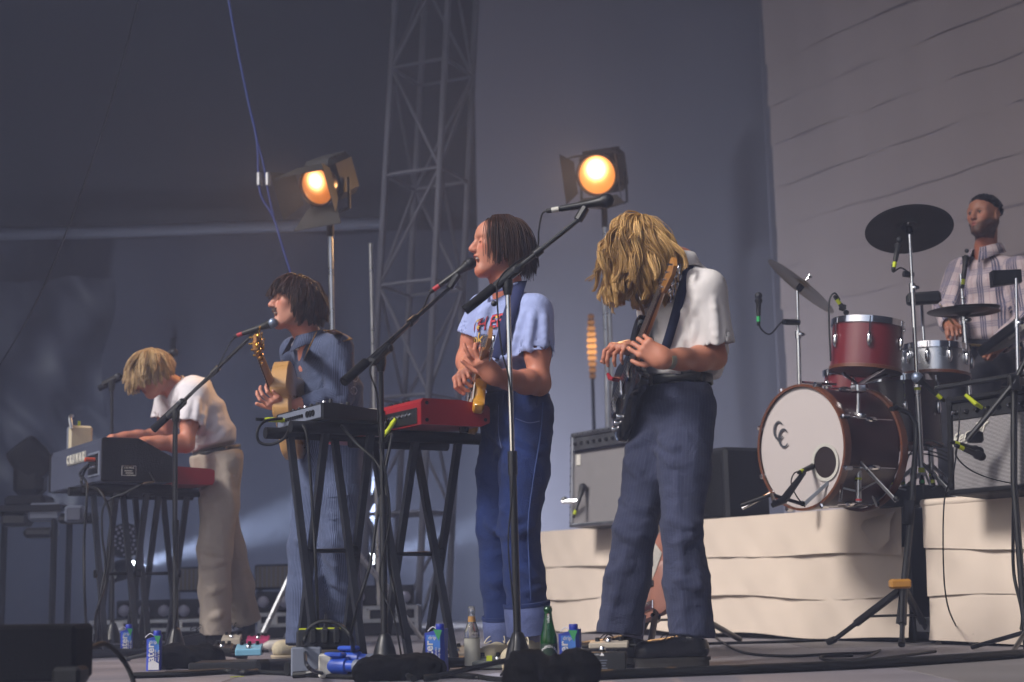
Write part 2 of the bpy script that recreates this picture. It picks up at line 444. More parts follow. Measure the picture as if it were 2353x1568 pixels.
MB().tube([(-9, DY-.30, pz+.02), (-4, DY-.30, pz-.01), (-1.2, DY-.30, pz+.02)], .06, 10).build('hem_pipe', mat('hem_sleeve', '#565a6a', .6, var=.1), bd, 60)
# cream backdrop of overlapping cloth rows on the right, running with the stage
B0 = at(1795, 500, 12.6); B0.z = 0
B1 = Vector((B0.x, B0.y, 0))+LEF*9.0
cb = thing('canvas_backdrop', 'tall beige backdrop of overlapping cloth rows behind the drummer', 'backdrop', (B0.x, B0.y, 0))
ROW = .37; rr = random.Random(5)
lean = Vector((-.012, 0, 0))
for i in range(22):
    z0 = i*ROW; g = []; ph = [rr.random()*6 for _ in range(6)]
    nx = 90
    for j in range(7):
        t = j/6; row = []
        for q in range(nx+1):
            s_ = 9.0*q/nx
            e = .010*math.sin(s_*1.7+ph[0])+.010*abs(math.sin(s_*2.4+ph[1]))+.005*math.sin(s_*9+ph[4])
            z = z0+t*(ROW+.035)+e*(1-t)
            puff = (1-t)**1.5*max(.005, .014+.008*math.sin(s_*2.3+ph[2])+.006*math.sin(s_*5.7+ph[3]))
            row.append(Vector((B0.x, B0.y, 0))+LEF*s_+AUD*(puff+.008*math.sin(s_*6+ph[5])*math.sin(s_*1.3+ph[2])+.003*math.sin(s_*15+ph[0]))+Vector((0, 0, z))+lean*z)
        g.append(row)
    MB().sheet(g).build('cloth_row', M_CANVAS2, cb, 180)
ed = MB(); ed.box(B0+Vector((lean.x*4.1, .03, 4.1))-LEF*.03, (.05, .05, 8.2)); ed.build('edge_batten', M_HAZE_GREY, cb)
# unseen roof and walls that keep the daylight off the back of the stage
def stage_box(a0, a1, l0, l1, z0, z1):
    "box given along the stage's own axes: a towards the audience, l to a performer's left"
    c = AUD*((a0+a1)/2)+LEF*((l0+l1)/2)+UP*((z0+z1)/2); return MB().box(c, (abs(a1-a0), abs(l1-l0), z1-z0), (AUD, LEF, UP))
struct('stage_roof', stage_box(-15.5, -.1, -19, 1.4, 7.6, 7.7), M_ROOF)
struct('wing_wall', stage_box(-13, -1.6, 1.2, 1.3, -1.4, 7.55), M_ROOF)
struct('side_sun_block', MB().box((-5.4, 10.6, 3.4), (.1, 8.0, 8.2)), M_ROOF)  # unseen panel added to keep the sun off the left drape and haze
struct('rear_light_block', stage_box(-15.4, -15.3, -19, 1.2, -1.4, 7.55), M_ROOF)  # unseen, added to stop light coming in from behind
# ================================================================== people: shared builders
def frame(c, f, u):
    "head or hand frame: x forward, y left, z up"
    f = Vector(f).normalized(); u = Vector(u); u = (u-f*u.dot(f)).normalized(); l = u.cross(f)
    m = Matrix((f, l, u)).transposed().to_4x4(); m.translation = Vector(c); return m
def xf(m, vs):
    a = np.array(m); return vs@a[:3, :3].T+a[:3, 3]
def skin_mat(name, base, lip='#8a3f3a', hairc='#2a1c14', red=.25):
    m = mat(name, base, .5, var=.10, vscale=22, bump=.06, bscale=180, spec=.4)
    n, b = nodes(m); src = n.nodes[m['base_out']].outputs[0]
    def at_(nm):
        a = n.nodes.new('ShaderNodeAttribute'); a.attribute_name = nm; return a.outputs['Fac']
    c = mixcol(n, at_('flush'), src, tuple(np.array(s2l(base))*np.array((1.02, .62, .58))))
    c = mixcol(n, at_('lip'), c, s2l(lip)); c = mixcol(n, at_('mouth'), c, s2l('#2a0e0e')); c = mixcol(n, at_('stubble'), c, s2l(hairc))
    link(n, c, b.inputs['Base Color'])
    b.inputs['Subsurface Weight'].default_value = .12; b.inputs['Subsurface Radius'].default_value = (.012, .004, .002); b.inputs['Subsurface Scale'].default_value = .6
    return m
def head_mesh(m, neck, chest, mouth=0.0, nose=1.0, jaw=1.0, beard=None, neck_r=.058, ears=True, smile=0.0, ncut=None):
    """head with face in frame m (x forward, y left, z up); neck runs to the world points neck, chest.
    returns verts, faces and a dict of masks"""
    mi = m.inverted(); nk = V(mi@Vector(neck)); ch = V(mi@Vector(chest))
    pts = [(-.13, -.11, -.17), (.14, .11, .14), nk-.07, nk+.07, ch-.03, ch+.03]
    lo, hi = bounds(pts, .012); F = Field(lo, hi, .0034)
    F.ell((-.014, 0, .036), (.098, .078, .086), .02)
    F.ell((.022, 0, -.008), (.070, .066, .085), .03)
    F.ell((.048, 0, .045), (.046, .056, .04), .03)
    F.ell((.036, 0, -.055), (.052, .05, .05), .03)
    dz = -.022*mouth
    for s in (-1, 1):
        F.cone((-.016, s*.058, -.04+dz*.2), (.058, s*.018, -.098*jaw+dz), .02, .018, .035)
        F.ell((.058, s*.042, -.014), (.024, .022, .024), .03)
        F.cone((.086, s*.012, .024), (.066, s*.054, .026), .010, .010, .02)
    F.ell((.072, 0, -.1*jaw+dz), (.02, .024, .018), .025)
    F.cone((.07, -.0, -.06), (.076, 0, -.085*jaw+dz), .03, .022, .03, side=(0, 1, 0), fs=1.0, ft=.7)
    for s in (-1, 1):
        F.ell((.101, s*.034, .003), (.02, .022, .013), .016, op='s')
        F.ell((.076, s*.033, .002), (.0145, .0165, .0125), .005)
    F.cone((.087, 0, .016), (.107*1, 0, -.018), .0085, .0105, .014)
    F.cone((.098, 0, -.006), (.100+.013*nose, 0, -.029), .010, .0135, .014)
    for s in (-1, 1): F.ell((.103, s*.0115, -.034), (.012, .0085, .0085), .007)
    mx = .094; lz = -.060
    F.cone((mx+.003, -.016, lz), (mx+.006, 0, lz+.002), .0055, .0065, .006); F.cone((mx+.006, 0, lz+.002), (mx+.003, .016, lz), .0065, .0055, .006)
    lz2 = lz-.012-.026*mouth
    F.cone((mx-.002, -.014, lz2), (mx+.002, 0, lz2-.002), .0062, .0075, .007); F.cone((mx+.002, 0, lz2-.002), (mx-.002, .014, lz2), .0075, .0062, .007)
    mc = (lz+lz2)/2
    if mouth > 0: F.ell((mx+.004, 0, mc), (.034, .021+.006*smile, .0045+.0125*mouth), .006, op='s')
    else: F.cone((mx+.01, -.02, mc), (mx+.01, .02, mc), .003, .003, .004, op='s')
    if ears:
        for s in (-1, 1):
            F.ell((-.012, s*.079, -.004), (.019, .008, .03), .008); F.ell((-.008, s*.087, -.004), (.010, .006, .019), .006, op='s')
    up = V((-.022, 0, -.045))
    F.cone(up, nk, neck_r*.94, neck_r, .03); F.cone(nk, ch, neck_r, neck_r*1.35, .03)
    fcen = V((.075, 0, -.112*jaw+dz*.8)); F.cone(V((.03, 0, -.085)), nk+V((.02, 0, .0)), .03, .035, .03)
    vs, fs = F.mesh(1)
    x, y, z = vs.T
    g = lambda c, r: np.exp(-(((vs-np.array(c))/np.array(r))**2).sum(1))
    lip = np.clip(g((mx+.01, 0, lz), (.014, .019, .0058))+g((mx+.006, 0, lz2), (.014, .017, .0068)), 0, .85)
    mo = np.zeros(len(vs))
    if mouth > 0: mo = np.clip((g((mx-.012, 0, mc), (.017, .024, .008+.012*mouth))-.35)*3, 0, 1)
    flush = np.clip(.7*g((.075, .042, -.02), (.03, .02, .02))+.7*g((.075, -.042, -.02), (.03, .02, .02))+.45*g((.118, 0, -.028), (.016, .016, .014))+.5*(z < -.12), 0, .6)
    st = np.zeros(len(vs))
    if beard:
        jawm = (z < -.038-.28*np.clip(.05-x, 0, 1)) & (z > -.150) & (x > -.035)
        cheek = np.clip((-.030-z-.35*np.clip(x-.05, 0, 1)+.3*np.clip(np.abs(y)-.045, 0, 1))/.02, 0, 1)
        st = np.clip(cheek, 0, 1)*(z > -.135)*(x > -.03)*beard
        st *= 1-np.clip(g((mx+.01, 0, mc), (.02, .02, .011))*1.3, 0, 1); st *= 1-np.clip(g((.12, 0, -.03), (.03, .02, .018))*2, 0, 1)
    return xf(m, vs), fs, dict(lip=lip, mouth=mo, flush=flush, stubble=st)
FING = {'i': (.034, (.044, .027, .021), .0088), 'm': (.011, (.049, .030, .022), .0090), 'r': (-.012, (.046, .028, .021), .0086), 'l': (-.033, (.036, .022, .019), .0076)}
def hand_pts(w, d, pn, sg, curls, thumb, spread=0.06, sc=1.0):
    "returns palm and finger joint chains; pn palm normal, sg +1/-1 the thumb's side"
    d = Vector(d).normalized(); pn = Vector(pn); pn = (pn-d*pn.dot(d)).normalized(); t = d.cross(pn)*sg; w = Vector(w); ch = []
    for k, c in zip('imrl', curls):
        o, L, r = FING[k]
        base = w+(d*(.092-abs(o-.005)*.18)+t*o)*sc; dr = (d+t*(o*spread*30)).normalized(); p = [base]; a = 0
        for j in range(3):
            a += c[j]; v = dr*math.cos(a)+pn*math.sin(a); p.append(p[-1]+v*L[j]*sc)
        ch.append((p, [r*sc*1.05, r*sc, r*.93*sc, r*.82*sc]))
    tb = w+(d*.026+t*.026+pn*.006)*sc; p = [tb]
    for (td, tt, tp), L in zip(thumb, (.044, .034, .028)): p.append(p[-1]+(d*td+t*tt+pn*tp).normalized()*L*sc)
    ch.append((p, [.0135*sc, .0112*sc, .0100*sc, .0085*sc]))
    return d, pn, t, ch
def arm_mesh(sh, el, wr, hd, pn, sg, curls, thumb, r=(.047, .043, .041, .027), spread=.06, sc=1.0, res=.0042, start=.25):
    "upper arm from below the sleeve, forearm and hand as one surface"
    sh, el, wr = Vector(sh), Vector(el), Vector(wr)
    d, pn, t, ch = hand_pts(wr, hd, pn, sg, curls, thumb, spread, sc)
    a = sh.lerp(el, start)
    pts = [a, el, wr]+[p for c, _ in ch for p in c]; lo, hi = bounds(pts, .06); F = Field(lo, hi, res)
    F.chain([a, sh.lerp(el, .6), el], [r[0], r[1]*1.05, r[1]*.95], .03)
    fa = (wr-el); mid = el+fa*.30
    F.chain([el, mid, el+fa*.7, wr], [r[1]*.93, r[2]*1.06, r[2]*.82, r[3]], .03)
    F.cone(el+fa*.6, wr+d*.012, r[2]*.8, r[3]*1.02, .02, side=t, fs=1.12, ft=.86)
    pw = .038*sc
    F.cone(wr+d*.004, wr+d*.03*sc, r[3]*.98, .030*sc, .02, side=t, fs=1.1, ft=.66)
    F.rbox(wr+d*.053*sc+t*.001, (.045*sc, pw, .0145*sc), .013*sc, (d, t, pn), .02)
    F.ell(wr+(d*.04+t*.022+pn*.010)*sc, (.034*sc, .018*sc, .016*sc), .014, R=(d, t, pn))
    F.ell(wr+(d*.04-t*.024+pn*.008)*sc, (.034*sc, .014*sc, .013*sc), .014, R=(d, t, pn))
    for c, rs in ch:
        F2 = c
        for i in range(3): F.cone(c[i], c[i+1], rs[i], rs[i+1], .0035 if i else .008)
        if c is not ch[-1][0]: F.cone(wr+(c[0]-wr)*.62, c[0], rs[0]*.9, rs[0]*1.05, .010); F.ell(c[0]-pn*.003, (rs[0]*1.05,)*3, .006)
    return F.mesh(1)
def body_obj(name, label, meshes, m, loc, masks=None):
    "the person: one skin mesh as the top-level object"
    vs, fs = join([(v, f) for v, f in meshes])
    loc = Vector(loc)
    o = mesh_obj(name, vs-np.array(loc), fs, m, None, 180); o.location = loc
    n0 = len(meshes[0][0])
    for k in ('lip', 'mouth', 'flush', 'stubble'):
        a = np.zeros(len(vs))
        if k == 'flush': a[n0:] = .18
        if masks is not None: a[:n0] = masks[k]
        set_attr(o, k, a)
    return tag(o, label, 'person')
def fold(F, a, b, r=.008, k=.018, sag=None):
    "a raised crease between two points"
    F.cone(a, b, r, r*.6, k)
def legs_field(J, hip_r, thigh_r, knee_r, hem_r, side, waist, waist_hw, waist_hd, res=.0068, hemlen=.0, extra=()):
    """trousers: J has hipL kneeL hemL hipR kneeR hemR points; waist = top centre point"""
    pts = [J[k] for k in ('hipL', 'kneeL', 'hemL', 'hipR', 'kneeR', 'hemR')]+[waist]; lo, hi = bounds(pts, .19); F = Field(lo, hi, res)
    w = Vector(waist); hc = (Vector(J['hipL'])+Vector(J['hipR']))/2
    F.cone(w, hc+UP*.03, waist_hw, waist_hw*1.12, .04, side=side, fs=1, ft=waist_hd/waist_hw)
    F.cone(hc+UP*.03, hc-UP*.05, waist_hw*1.1, waist_hw*.98, .04, side=side, fs=1, ft=waist_hd/waist_hw*1.03)
    for s in 'LR':
        h, k_, a = Vector(J['hip'+s]), Vector(J['knee'+s]), Vector(J['hem'+s])
        F.cone(h, h.lerp(k_, .5), hip_r, thigh_r, .03); F.cone(h.lerp(k_, .5), k_, thigh_r, knee_r, .03)
        F.cone(k_, k_.lerp(a, .5), knee_r, (knee_r+hem_r)/2*.99, .03); F.cone(k_.lerp(a, .5), a, (knee_r+hem_r)/2*.99, hem_r, .03)
    return F
def cut_hems(F, J, hem_r, nrm=None):
    for s in 'LR':
        k_, a = Vector(J['knee'+s]), Vector(J['hem'+s]); n = (a-k_).normalized()
        if nrm: n = Vector(nrm[s]).normalized()
        # slice only near this hem
        m = hem_r*1.7; g = F.sub(V(a)-m, V(a)+m); sl, X, Y, Z = g
        d = (X-a.x)*n.x+(Y-a.y)*n.y+(Z-a.z)*n.z
        F.d[sl] = np.maximum(F.d[sl], d.astype(np.float32))
        F.cone(a-n*.05, a+n*.06, hem_r*.82, hem_r*.90, .004, op='s')
def stripe_attr(o, loc, chains, name='st'):
    "distance around the nearest limb of chains [(pts, ref dir, nominal radius)]"
    me = o.data; n = len(me.vertices); co = np.empty(n*3); me.vertices.foreach_get('co', co); co = co.reshape(-1, 3)+np.array(loc)
    best = np.full(n, 9.); val = np.zeros(n); along = np.zeros(n)
    for pts, ref, rn in chains:
        acc = 0
        for a, b in zip(pts[:-1], pts[1:]):
            a_ = np.array(a); L = np.linalg.norm(np.array(b)-a_); u = (np.array(b)-a_)/L; q = co-a_; h = q@u; t = np.clip(h, 0, L)
            d = np.linalg.norm(q-np.outer(t, u), axis=1)/rn
            r = np.array(ref)-u*np.dot(np.array(ref), u); r /= np.linalg.norm(r); s = np.cross(u, r)
            ang = np.arctan2(q@s, q@r); m = d < best
            best[m] = d[m]; val[m] = ang[m]*rn; along[m] = acc+h[m]; acc += L
    set_attr(o, name, val); set_attr(o, name+'_len', along)
def cloth_mat(name, col, stripes=None, weave=.25, rough=.88, var=.08, vscale=5, sheen=.04, wr=0.0):
    m = mat(name, col, rough, var=var, vscale=vscale, bump=weave, bscale=260, sheen=sheen, spec=.25)
    n, b = nodes(m); src = n.nodes[m['base_out']].outputs[0]
    for (attr, period, width, c2, amt) in (stripes or []):
        a = n.nodes.new('ShaderNodeAttribute'); a.attribute_name = attr
        fr = math_n(n, 'FRACT', math_n(n, 'DIVIDE', a.outputs['Fac'], period)); d = math_n(n, 'ABSOLUTE', math_n(n, 'SUBTRACT', fr, .5))
        lt = math_n(n, 'LESS_THAN', d, width/2)
        src = mixcol(n, math_n(n, 'MULTIPLY', lt, amt), src, s2l(c2))
    link(n, src, b.inputs['Base Color'])
    if wr:
        tc = n.nodes.new('ShaderNodeTexCoord'); nz = n.nodes.new('ShaderNodeTexNoise'); nz.inputs['Scale'].default_value = 9; nz.inputs['Detail'].default_value = 3
        nz.inputs['Distortion'].default_value = 1.2; n.links.new(tc.outputs['Object'], nz.inputs['Vector'])
        bp = n.nodes.new('ShaderNodeBump'); bp.inputs['Strength'].default_value = wr; bp.inputs['Distance'].default_value = .03
        n.links.new(nz.outputs['Fac'], bp.inputs['Height'])
        old = b.inputs['Normal'].links[0].from_node if b.inputs['Normal'].links else None
        if old: n.links.new(bp.outputs[0], old.inputs['Normal'])
        else: n.links.new(bp.outputs[0], b.inputs['Normal'])
    return m
def hair_mat(name, dark, light, rough=.42):
    m = mat(name, dark, rough, var=0, spec=.25); n, b = nodes(m)
    a = n.nodes.new('ShaderNodeAttribute'); a.attribute_name = 'tint'
    link(n, mixcol(n, a.outputs['Fac'], s2l(dark), s2l(light)), b.inputs['Base Color'])
    return m
def hair(parent, m, material, roots, dirs, lens, seed=1, r=.0021, steps=13, grav=.35, hug=.5, lay=(.06, .30), wave=(0, 8), clump=60, jitter=.10,
         sk=((-.014, 0, .036), (.098, .078, .086)), tint=(.2, .8), colliders=(), cl_pull=.5, taper=.35):
    """strands grown over the skull in head frame m; roots, dirs local (n,3); lens (n)"""
    g = np.random.default_rng(seed); n = len(roots); c0 = np.array(sk[0]); rad = np.array(sk[1])
    gl = np.array(m.to_3x3().inverted()@Vector((0, 0, -1)))
    p = roots.copy(); d = dirs/np.linalg.norm(dirs, axis=1)[:, None]
    layer = lay[0]+(lay[1]-lay[0])*g.random(n)**1.2
    nc = max(1, n//clump); cid = np.argmin(((roots[:, None, :]-roots[None, g.choice(n, nc, replace=False), :])**2).sum(2), 1)
    cph = g.random(nc)*6.28; cn = g.normal(size=(nc, 3)); cwa = .6+.8*g.random(nc); csh = g.random(nc); cln = .86+.2*g.random(nc)
    L = lens*cln[cid]*(.9+.2*g.random(n)); st = L/steps; path = [p.copy()]
    for s in range(steps):
        t = (s+1)/steps
        d = d+gl*grav*(st/.02)[:, None]*.5+g.normal(size=(n, 3))*jitter*.35+cn[cid]*jitter*.25
        d /= np.linalg.norm(d, axis=1)[:, None]
        p = p+d*st[:, None]
        q = (p-c0)/rad; k = np.linalg.norm(q, axis=1); need = 1+layer*min(1, t*3)
        ins = k < need; p[ins] = (q[ins]/k[ins][:, None]*need[ins][:, None])*rad+c0
        for (cc, cr) in colliders:
            cc_ = np.array(cc); q = p-cc_; k = np.linalg.norm(q, axis=1); ins = k < cr
            p[ins] = cc_+q[ins]/k[ins][:, None]*cr
        nd = p-path[-1]; nl = np.linalg.norm(nd, axis=1)[:, None]+1e-9; d = d*(1-hug)+nd/nl*hug; d /= np.linalg.norm(d, axis=1)[:, None]
        path.append(p.copy())
    P = np.stack(path, 1)
    # clumps draw together towards their tips
    for c in range(nc):
        i = np.nonzero(cid == c)[0]
        if len(i) < 2: continue
        mean = P[i].mean(0); w = (np.linspace(0, 1, steps+1)**1.3*cl_pull)[None, :, None]; P[i] = P[i]*(1-w)+mean[None]*w
    if wave[0]:
        tt = np.linspace(0, 1, steps+1); arc = tt[None]*L[:, None]
        a1 = np.cross(P[:, -1]-P[:, 0], g.normal(size=3)+np.array((.3, 1, .2))); a1 /= np.linalg.norm(a1, axis=1)[:, None]+1e-9
        a2 = np.cross(P[:, -1]-P[:, 0], a1); a2 /= np.linalg.norm(a2, axis=1)[:, None]+1e-9
        ph = cph[cid][:, None]+arc*2*math.pi*wave[1]; am = (wave[0]*cwa[cid])[:, None]*np.clip(tt*2.2, 0, 1)[None]
        P = P+a1[:, None, :]*(np.sin(ph)*am)[..., None]+a2[:, None, :]*(np.cos(ph*.9+1)*am*.7)[..., None]
    W = xf(m, P.reshape(-1, 3)).reshape(P.shape)
    T = np.gradient(W, axis=1); T /= np.linalg.norm(T, axis=2)[..., None]+1e-9
    ref = g.normal(size=(n, 1, 3)); A = np.cross(T, ref); A /= np.linalg.norm(A, axis=2)[..., None]+1e-9; B = np.cross(T, A)
    pr = np.linspace(1, 0, steps+1); pr = taper+(1-taper)*np.clip(pr*2.2, 0, 1); pr[0] *= .8
    rr = (r*(.7+.6*g.random(n)))[:, None, None]*pr[None, :, None]
    ring = [W+(A*math.cos(a)+B*math.sin(a))*rr for a in (0, 2.094, 4.189)]
    vs = np.stack(ring, 2).reshape(-1, 3)   # n, steps+1, 3
    i = np.arange(n)[:, None, None]*(steps+1)*3; s_ = np.arange(steps)[None, :, None]*3; k = np.arange(3)[None, None, :]; k2 = (k+1) % 3
    fs = np.stack([i+s_+k, i+s_+k2, i+s_+3+k2, i+s_+3+k], -1).reshape(-1, 4)
    o = mesh_obj('hair', vs, fs, material, parent, 180)
    tn = np.clip(tint[0]+(tint[1]-tint[0])*(.55*csh[cid]+.45*g.random(n)), 0, 1); tv = np.repeat(tn[:, None], steps+1, 1)
    set_attr(o, 'tint', np.repeat(tv.reshape(-1), 3)); return o
def scalp(n, seed, keep, sk=((-.014, 0, .036), (.098, .078, .086))):
    "random roots on the skull where keep(x, y, z on the unit sphere)"
    g = np.random.default_rng(seed); u = g.normal(size=(n*8, 3)); u /= np.linalg.norm(u, axis=1)[:, None]
    u = u[keep(u[:, 0], u[:, 1], u[:, 2])][:n]
    return u*np.array(sk[1])*1.0+np.array(sk[0]), u
def cap_mesh(parent, m, material, cuts, grow=1.06, sk=((-.014, 0, .036), (.098, .078, .086)), name='hair', fore=False):
    "close under-hair so no scalp shows"
    lo, hi = V(sk[0])-.13, V(sk[0])+.13; F = Field(lo, hi, .005); F.ell(sk[0], [r*grow for r in sk[1]], .01)
    if fore: F.ell((.048, 0, .045), (.0505, .0610, .0445), .02); F.ell((.022, 0, .0), (.070, .0735, .085), .02)
    for p, n_ in cuts: F.cut(p, n_, .02)
    F.wob(.0025, 120, 3); vs, fs = F.mesh(1); o = mesh_obj(name, xf(m, vs), fs, material, parent, 180)
    set_attr(o, 'tint', .25+.2*np.random.default_rng(2).random(len(vs))); return o
def face_bits(parent, m, brow_c, eye='open', brow=1.0):
    "eyebrows, eyes or lashes"
    mb = material_cache('brow_'+brow_c, lambda: mat('brow_hair', brow_c, .7, var=.2))
    for s in (-1, 1):
        b = MB(); P = [m@Vector(p) for p in ((.0945, s*.012, .0205), (.0925, s*.026, .0265), (.083, s*.043, .026), (.072, s*.054, .019))]
        b.tube(spline(P, 4), [.0028*brow]+[.0036*brow]*11+[.0015], 6); b.build('eyebrow', mb, parent, 60)
        if eye == 'open':
            we = material_cache('eye_white', lambda: mat('eye_white', '#8f8078', .25, var=.05)); ir = material_cache('iris', lambda: mat('iris_dark', '#1a120e', .15, var=0))
            e = MB().ball(m@Vector((.0782, s*.0325, .0025)), .0133, 14, tuple(m.to_3x3().col)).build('eye', we, parent, 180)
            MB().ball(m@Vector((.0868, s*.0325, .0022)), (.0066, .0078, .0080), 10, tuple(m.to_3x3().col)).build('iris', ir, e, 180)
            b = MB(); b.tube(spline([m@Vector((.0895, s*.0195, .0045)), m@Vector((.0935, s*.031, .0105)), m@Vector((.0835, s*.046, .0045))], 4), .0021, 5); b.build('lashes', mb, parent, 60)
        else:
            b = MB(); b.tube(spline([m@Vector((.0885, s*.020, -.001)), m@Vector((.0915, s*.033, -.0045)), m@Vector((.0805, s*.047, .0)), ], 4), .0016, 5); b.build('lashes', mb, parent, 60)
_MC = {}
def material_cache(k, fn):
    if k not in _MC: _MC[k] = fn()
    return _MC[k]
def shoe(parent, ankle, toe, heel, mat_up, mat_sole, mat_lace, h=.075, w=.048, sole=.028, up=.03, collar=.05, laces=4, name='shoe'):
    "one shoe from heel to toe point on the floor"
    heel, toe = Vector(heel), Vector(toe); d = (toe-heel); L = d.length; d.normalize(); s = UP.cross(d).normalized(); z0 = heel.z
    lo, hi = bounds([heel, toe, Vector(ankle)], .09); F = Field(lo, hi, .005)
    F.cone(heel+d*.05+UP*(sole+.03), toe-d*.048+UP*(sole+.026), .043, .043, .02, side=s, fs=.97*w/.046, ft=.95)
    F.cone(heel+d*L*.36+UP*(sole+.055), toe-d*.085+UP*(sole+.03), .034, .030, .03, side=s, fs=.95, ft=.9)
    F.cone(heel+d*.055+UP*(sole+.03), heel+d*.06+UP*(sole+h), .042, collar-.005, .02)
    F.cut(heel+UP*sole, (0, 0, -1), .004); F.cut(heel+d*.06+UP*(sole+h), (-d*.25+UP*1.0), .01)
    F.cone(heel+d*.062+UP*(sole+h-.02), heel+d*.062+UP*(sole+h+.06), .034, .038, .004, op='s')
    vs, fs = F.mesh(1); o = mesh_obj(name, vs, fs, mat_up, parent, 180)
    S = MB(); prof = []
    for i in range(28):
        a = 2*math.pi*i/28; c_, sn = math.cos(a), math.sin(a)
        x = L/2+c_*L*.5*(1.0); wd = w*(1.0 if c_ > 0 else .88)*(1-.12*math.exp(-((c_+.15)/.35)**2))
        prof.append((x, math.copysign(abs(sn)**.7, sn)*wd))
    S.prism([(L*.02+x*.965, y*.96) for x, y in prof], heel, (d, s, UP), sole*.62); S.prism(prof, heel+UP*sole*.62, (d, s, UP), sole*.38)
    S.build('sole', mat_sole, o, 50)
    lb = MB()
    for i in range(laces):
        c = heel+d*(L*.46+i*.026)+UP*(sole+h*.93-i*.0125+.004); lb.tube(spline([c-s*.022-UP*.008, c+UP*.004, c+s*.022-UP*.008], 4), .0028, 5)
    c = heel+d*(L*.44)+UP*(sole+h*.99)
    for q in (-1, 1): lb.tube(spline([c, c+s*q*.03+d*.03+UP*.015, c+s*q*.045+d*.055-UP*.012, c+s*q*.02+d*.02], 5), .0024, 5)
    lb.build('laces', mat_lace, o, 60)
    return o
def shirt_field(spine, hw, hd, side, arms, neck, neck_r=.062, res=.0062, sl_r=(.066, .078), yoke=.05, k=.04, bottom_cut=None):
    """spine: points bottom to top; arms: list of (shoulder, elbow, fraction covered)"""
    pts = list(spine)+[a[0] for a in arms]+[Vector(a[0]).lerp(Vector(a[1]), a[2]) for a in arms]+[neck]; lo, hi = bounds(pts, .22); F = Field(lo, hi, res)
    for i in range(len(spine)-1):
        F.cone(spine[i], spine[i+1], hw[i], hw[i+1], k, side=side, fs=1, ft=(hd[i]/hw[i]+hd[i+1]/hw[i+1])/2, cap=2.6)
    nk = Vector(neck)
    for (sh, el, fr) in arms:
        sh, el = Vector(sh), Vector(el); inn = nk.lerp(sh, .25)-UP*.035
        F.cone(inn, sh-UP*.005, yoke*.8, yoke*1.15, .05); e = sh.lerp(el, fr)
        F.cone(sh, e, sl_r[0], sl_r[1], .03); n = (e-sh).normalized()
        m = sl_r[1]*1.5; sl, X, Y, Z = F.sub(V(e)-m, V(e)+m)
        d = (X-e.x)*n.x+(Y-e.y)*n.y+(Z-e.z)*n.z
        rr = np.sqrt(np.maximum((X-e.x)**2+(Y-e.y)**2+(Z-e.z)**2-d*d, 0))
        F.d[sl] = np.where(rr < sl_r[1]*1.5, np.maximum(F.d[sl], d), F.d[sl]).astype(np.float32)
        F.cone(e-n*.035, e+n*.03, sl_r[1]*.80, sl_r[1]*.9, .004, op='s')
    return F
# ------------------------------------------------------------------ the bassist
SK_BASS = skin_mat('skin_bassist', '#b47a62'); SK_SING = skin_mat('skin_singer', '#b87b64'); SK_MOUS = skin_mat('skin_guitarist', '#be8671', hairc='#3a261c')
SK_BLON = skin_mat('skin_keyboardist', '#ba7d66'); SK_DRUM = skin_mat('skin_drummer', '#a06d58', hairc='#1c1512')
W_SHIRT = cloth_mat('white_shirt_cloth', '#dad5d4', weave=.08, wr=.10, var=.02)
W_TEE = cloth_mat('white_cotton', '#d4cfd4', weave=.2, wr=.25, var=.03)
B_TEE = cloth_mat('periwinkle_cotton', '#97a3d0', weave=.2, wr=.25, var=.05)
DENIM = cloth_mat('blue_denim', '#1a2c5e', weave=.6, wr=.35, var=.25, vscale=9)
DENIM_IN = cloth_mat('denim_inside', '#525c86', weave=.6, wr=.3, var=.2, vscale=14)
PINST = cloth_mat('grey_blue_pinstripe', '#34384f', stripes=[('st', .016, .11, '#7d87a8', .12)], weave=.5, wr=.4, var=.14, vscale=30)
HICK = cloth_mat('hickory_stripe', '#2b3450', stripes=[('st', .0085, .42, '#7a86a5', .55)], weave=.4, wr=.3, var=.08)
BEIGE = cloth_mat('beige_twill', '#a2968b', weave=.4, wr=.35, var=.06)
LEATHER = mat('black_leather', '#1b1b21', .30, var=.25, vscale=18, bump=.2, bscale=90)
SOLE_D = mat('dark_rubber_sole', '#2f2c29', .7, var=.2); SOLE_W = mat('pale_rubber_sole', '#b5a68c', .7, var=.15)
CANVAS_SHOE = cloth_mat('cream_shoe_canvas', '#b3a88f', weave=.5); LACE_B = mat('black_lace', '#16161a', .8); LACE_W = mat('pale_lace', '#c9bfa8', .8)
SOCK = cloth_mat('lilac_sock', '#8f8ea8'); SOCK_D = cloth_mat('dark_sock', '#26262e'); BELT = mat('belt_leather', '#17181d', .45, var=.2, bump=.15)
def belt(parent, c, side, hw, hd, h=.036, material=None, tilt=None, buckle=True):
    "strap around the waist"
    s = Vector(side).normalized(); f = UP.cross(s)*-1; n = 44; g = []
    for z in (-h/2, h/2):
        g.append([Vector(c)+s*math.cos(2*math.pi*i/n)*hw+f*math.sin(2*math.pi*i/n)*hd+UP*z+(Vector(tilt)*(math.sin(2*math.pi*i/n)) if tilt else Vector()) for i in range(n+1)])
    b = MB().sheet(g)
    g2 = [[p+(p-Vector(c)).normalized()*.0 for p in r] for r in g]
    o = b.build('belt', material or BELT, parent, 60)
    sm = o.modifiers.new('thickness', 'SOLIDIFY'); sm.thickness = .006; sm.offset = 1
    return o
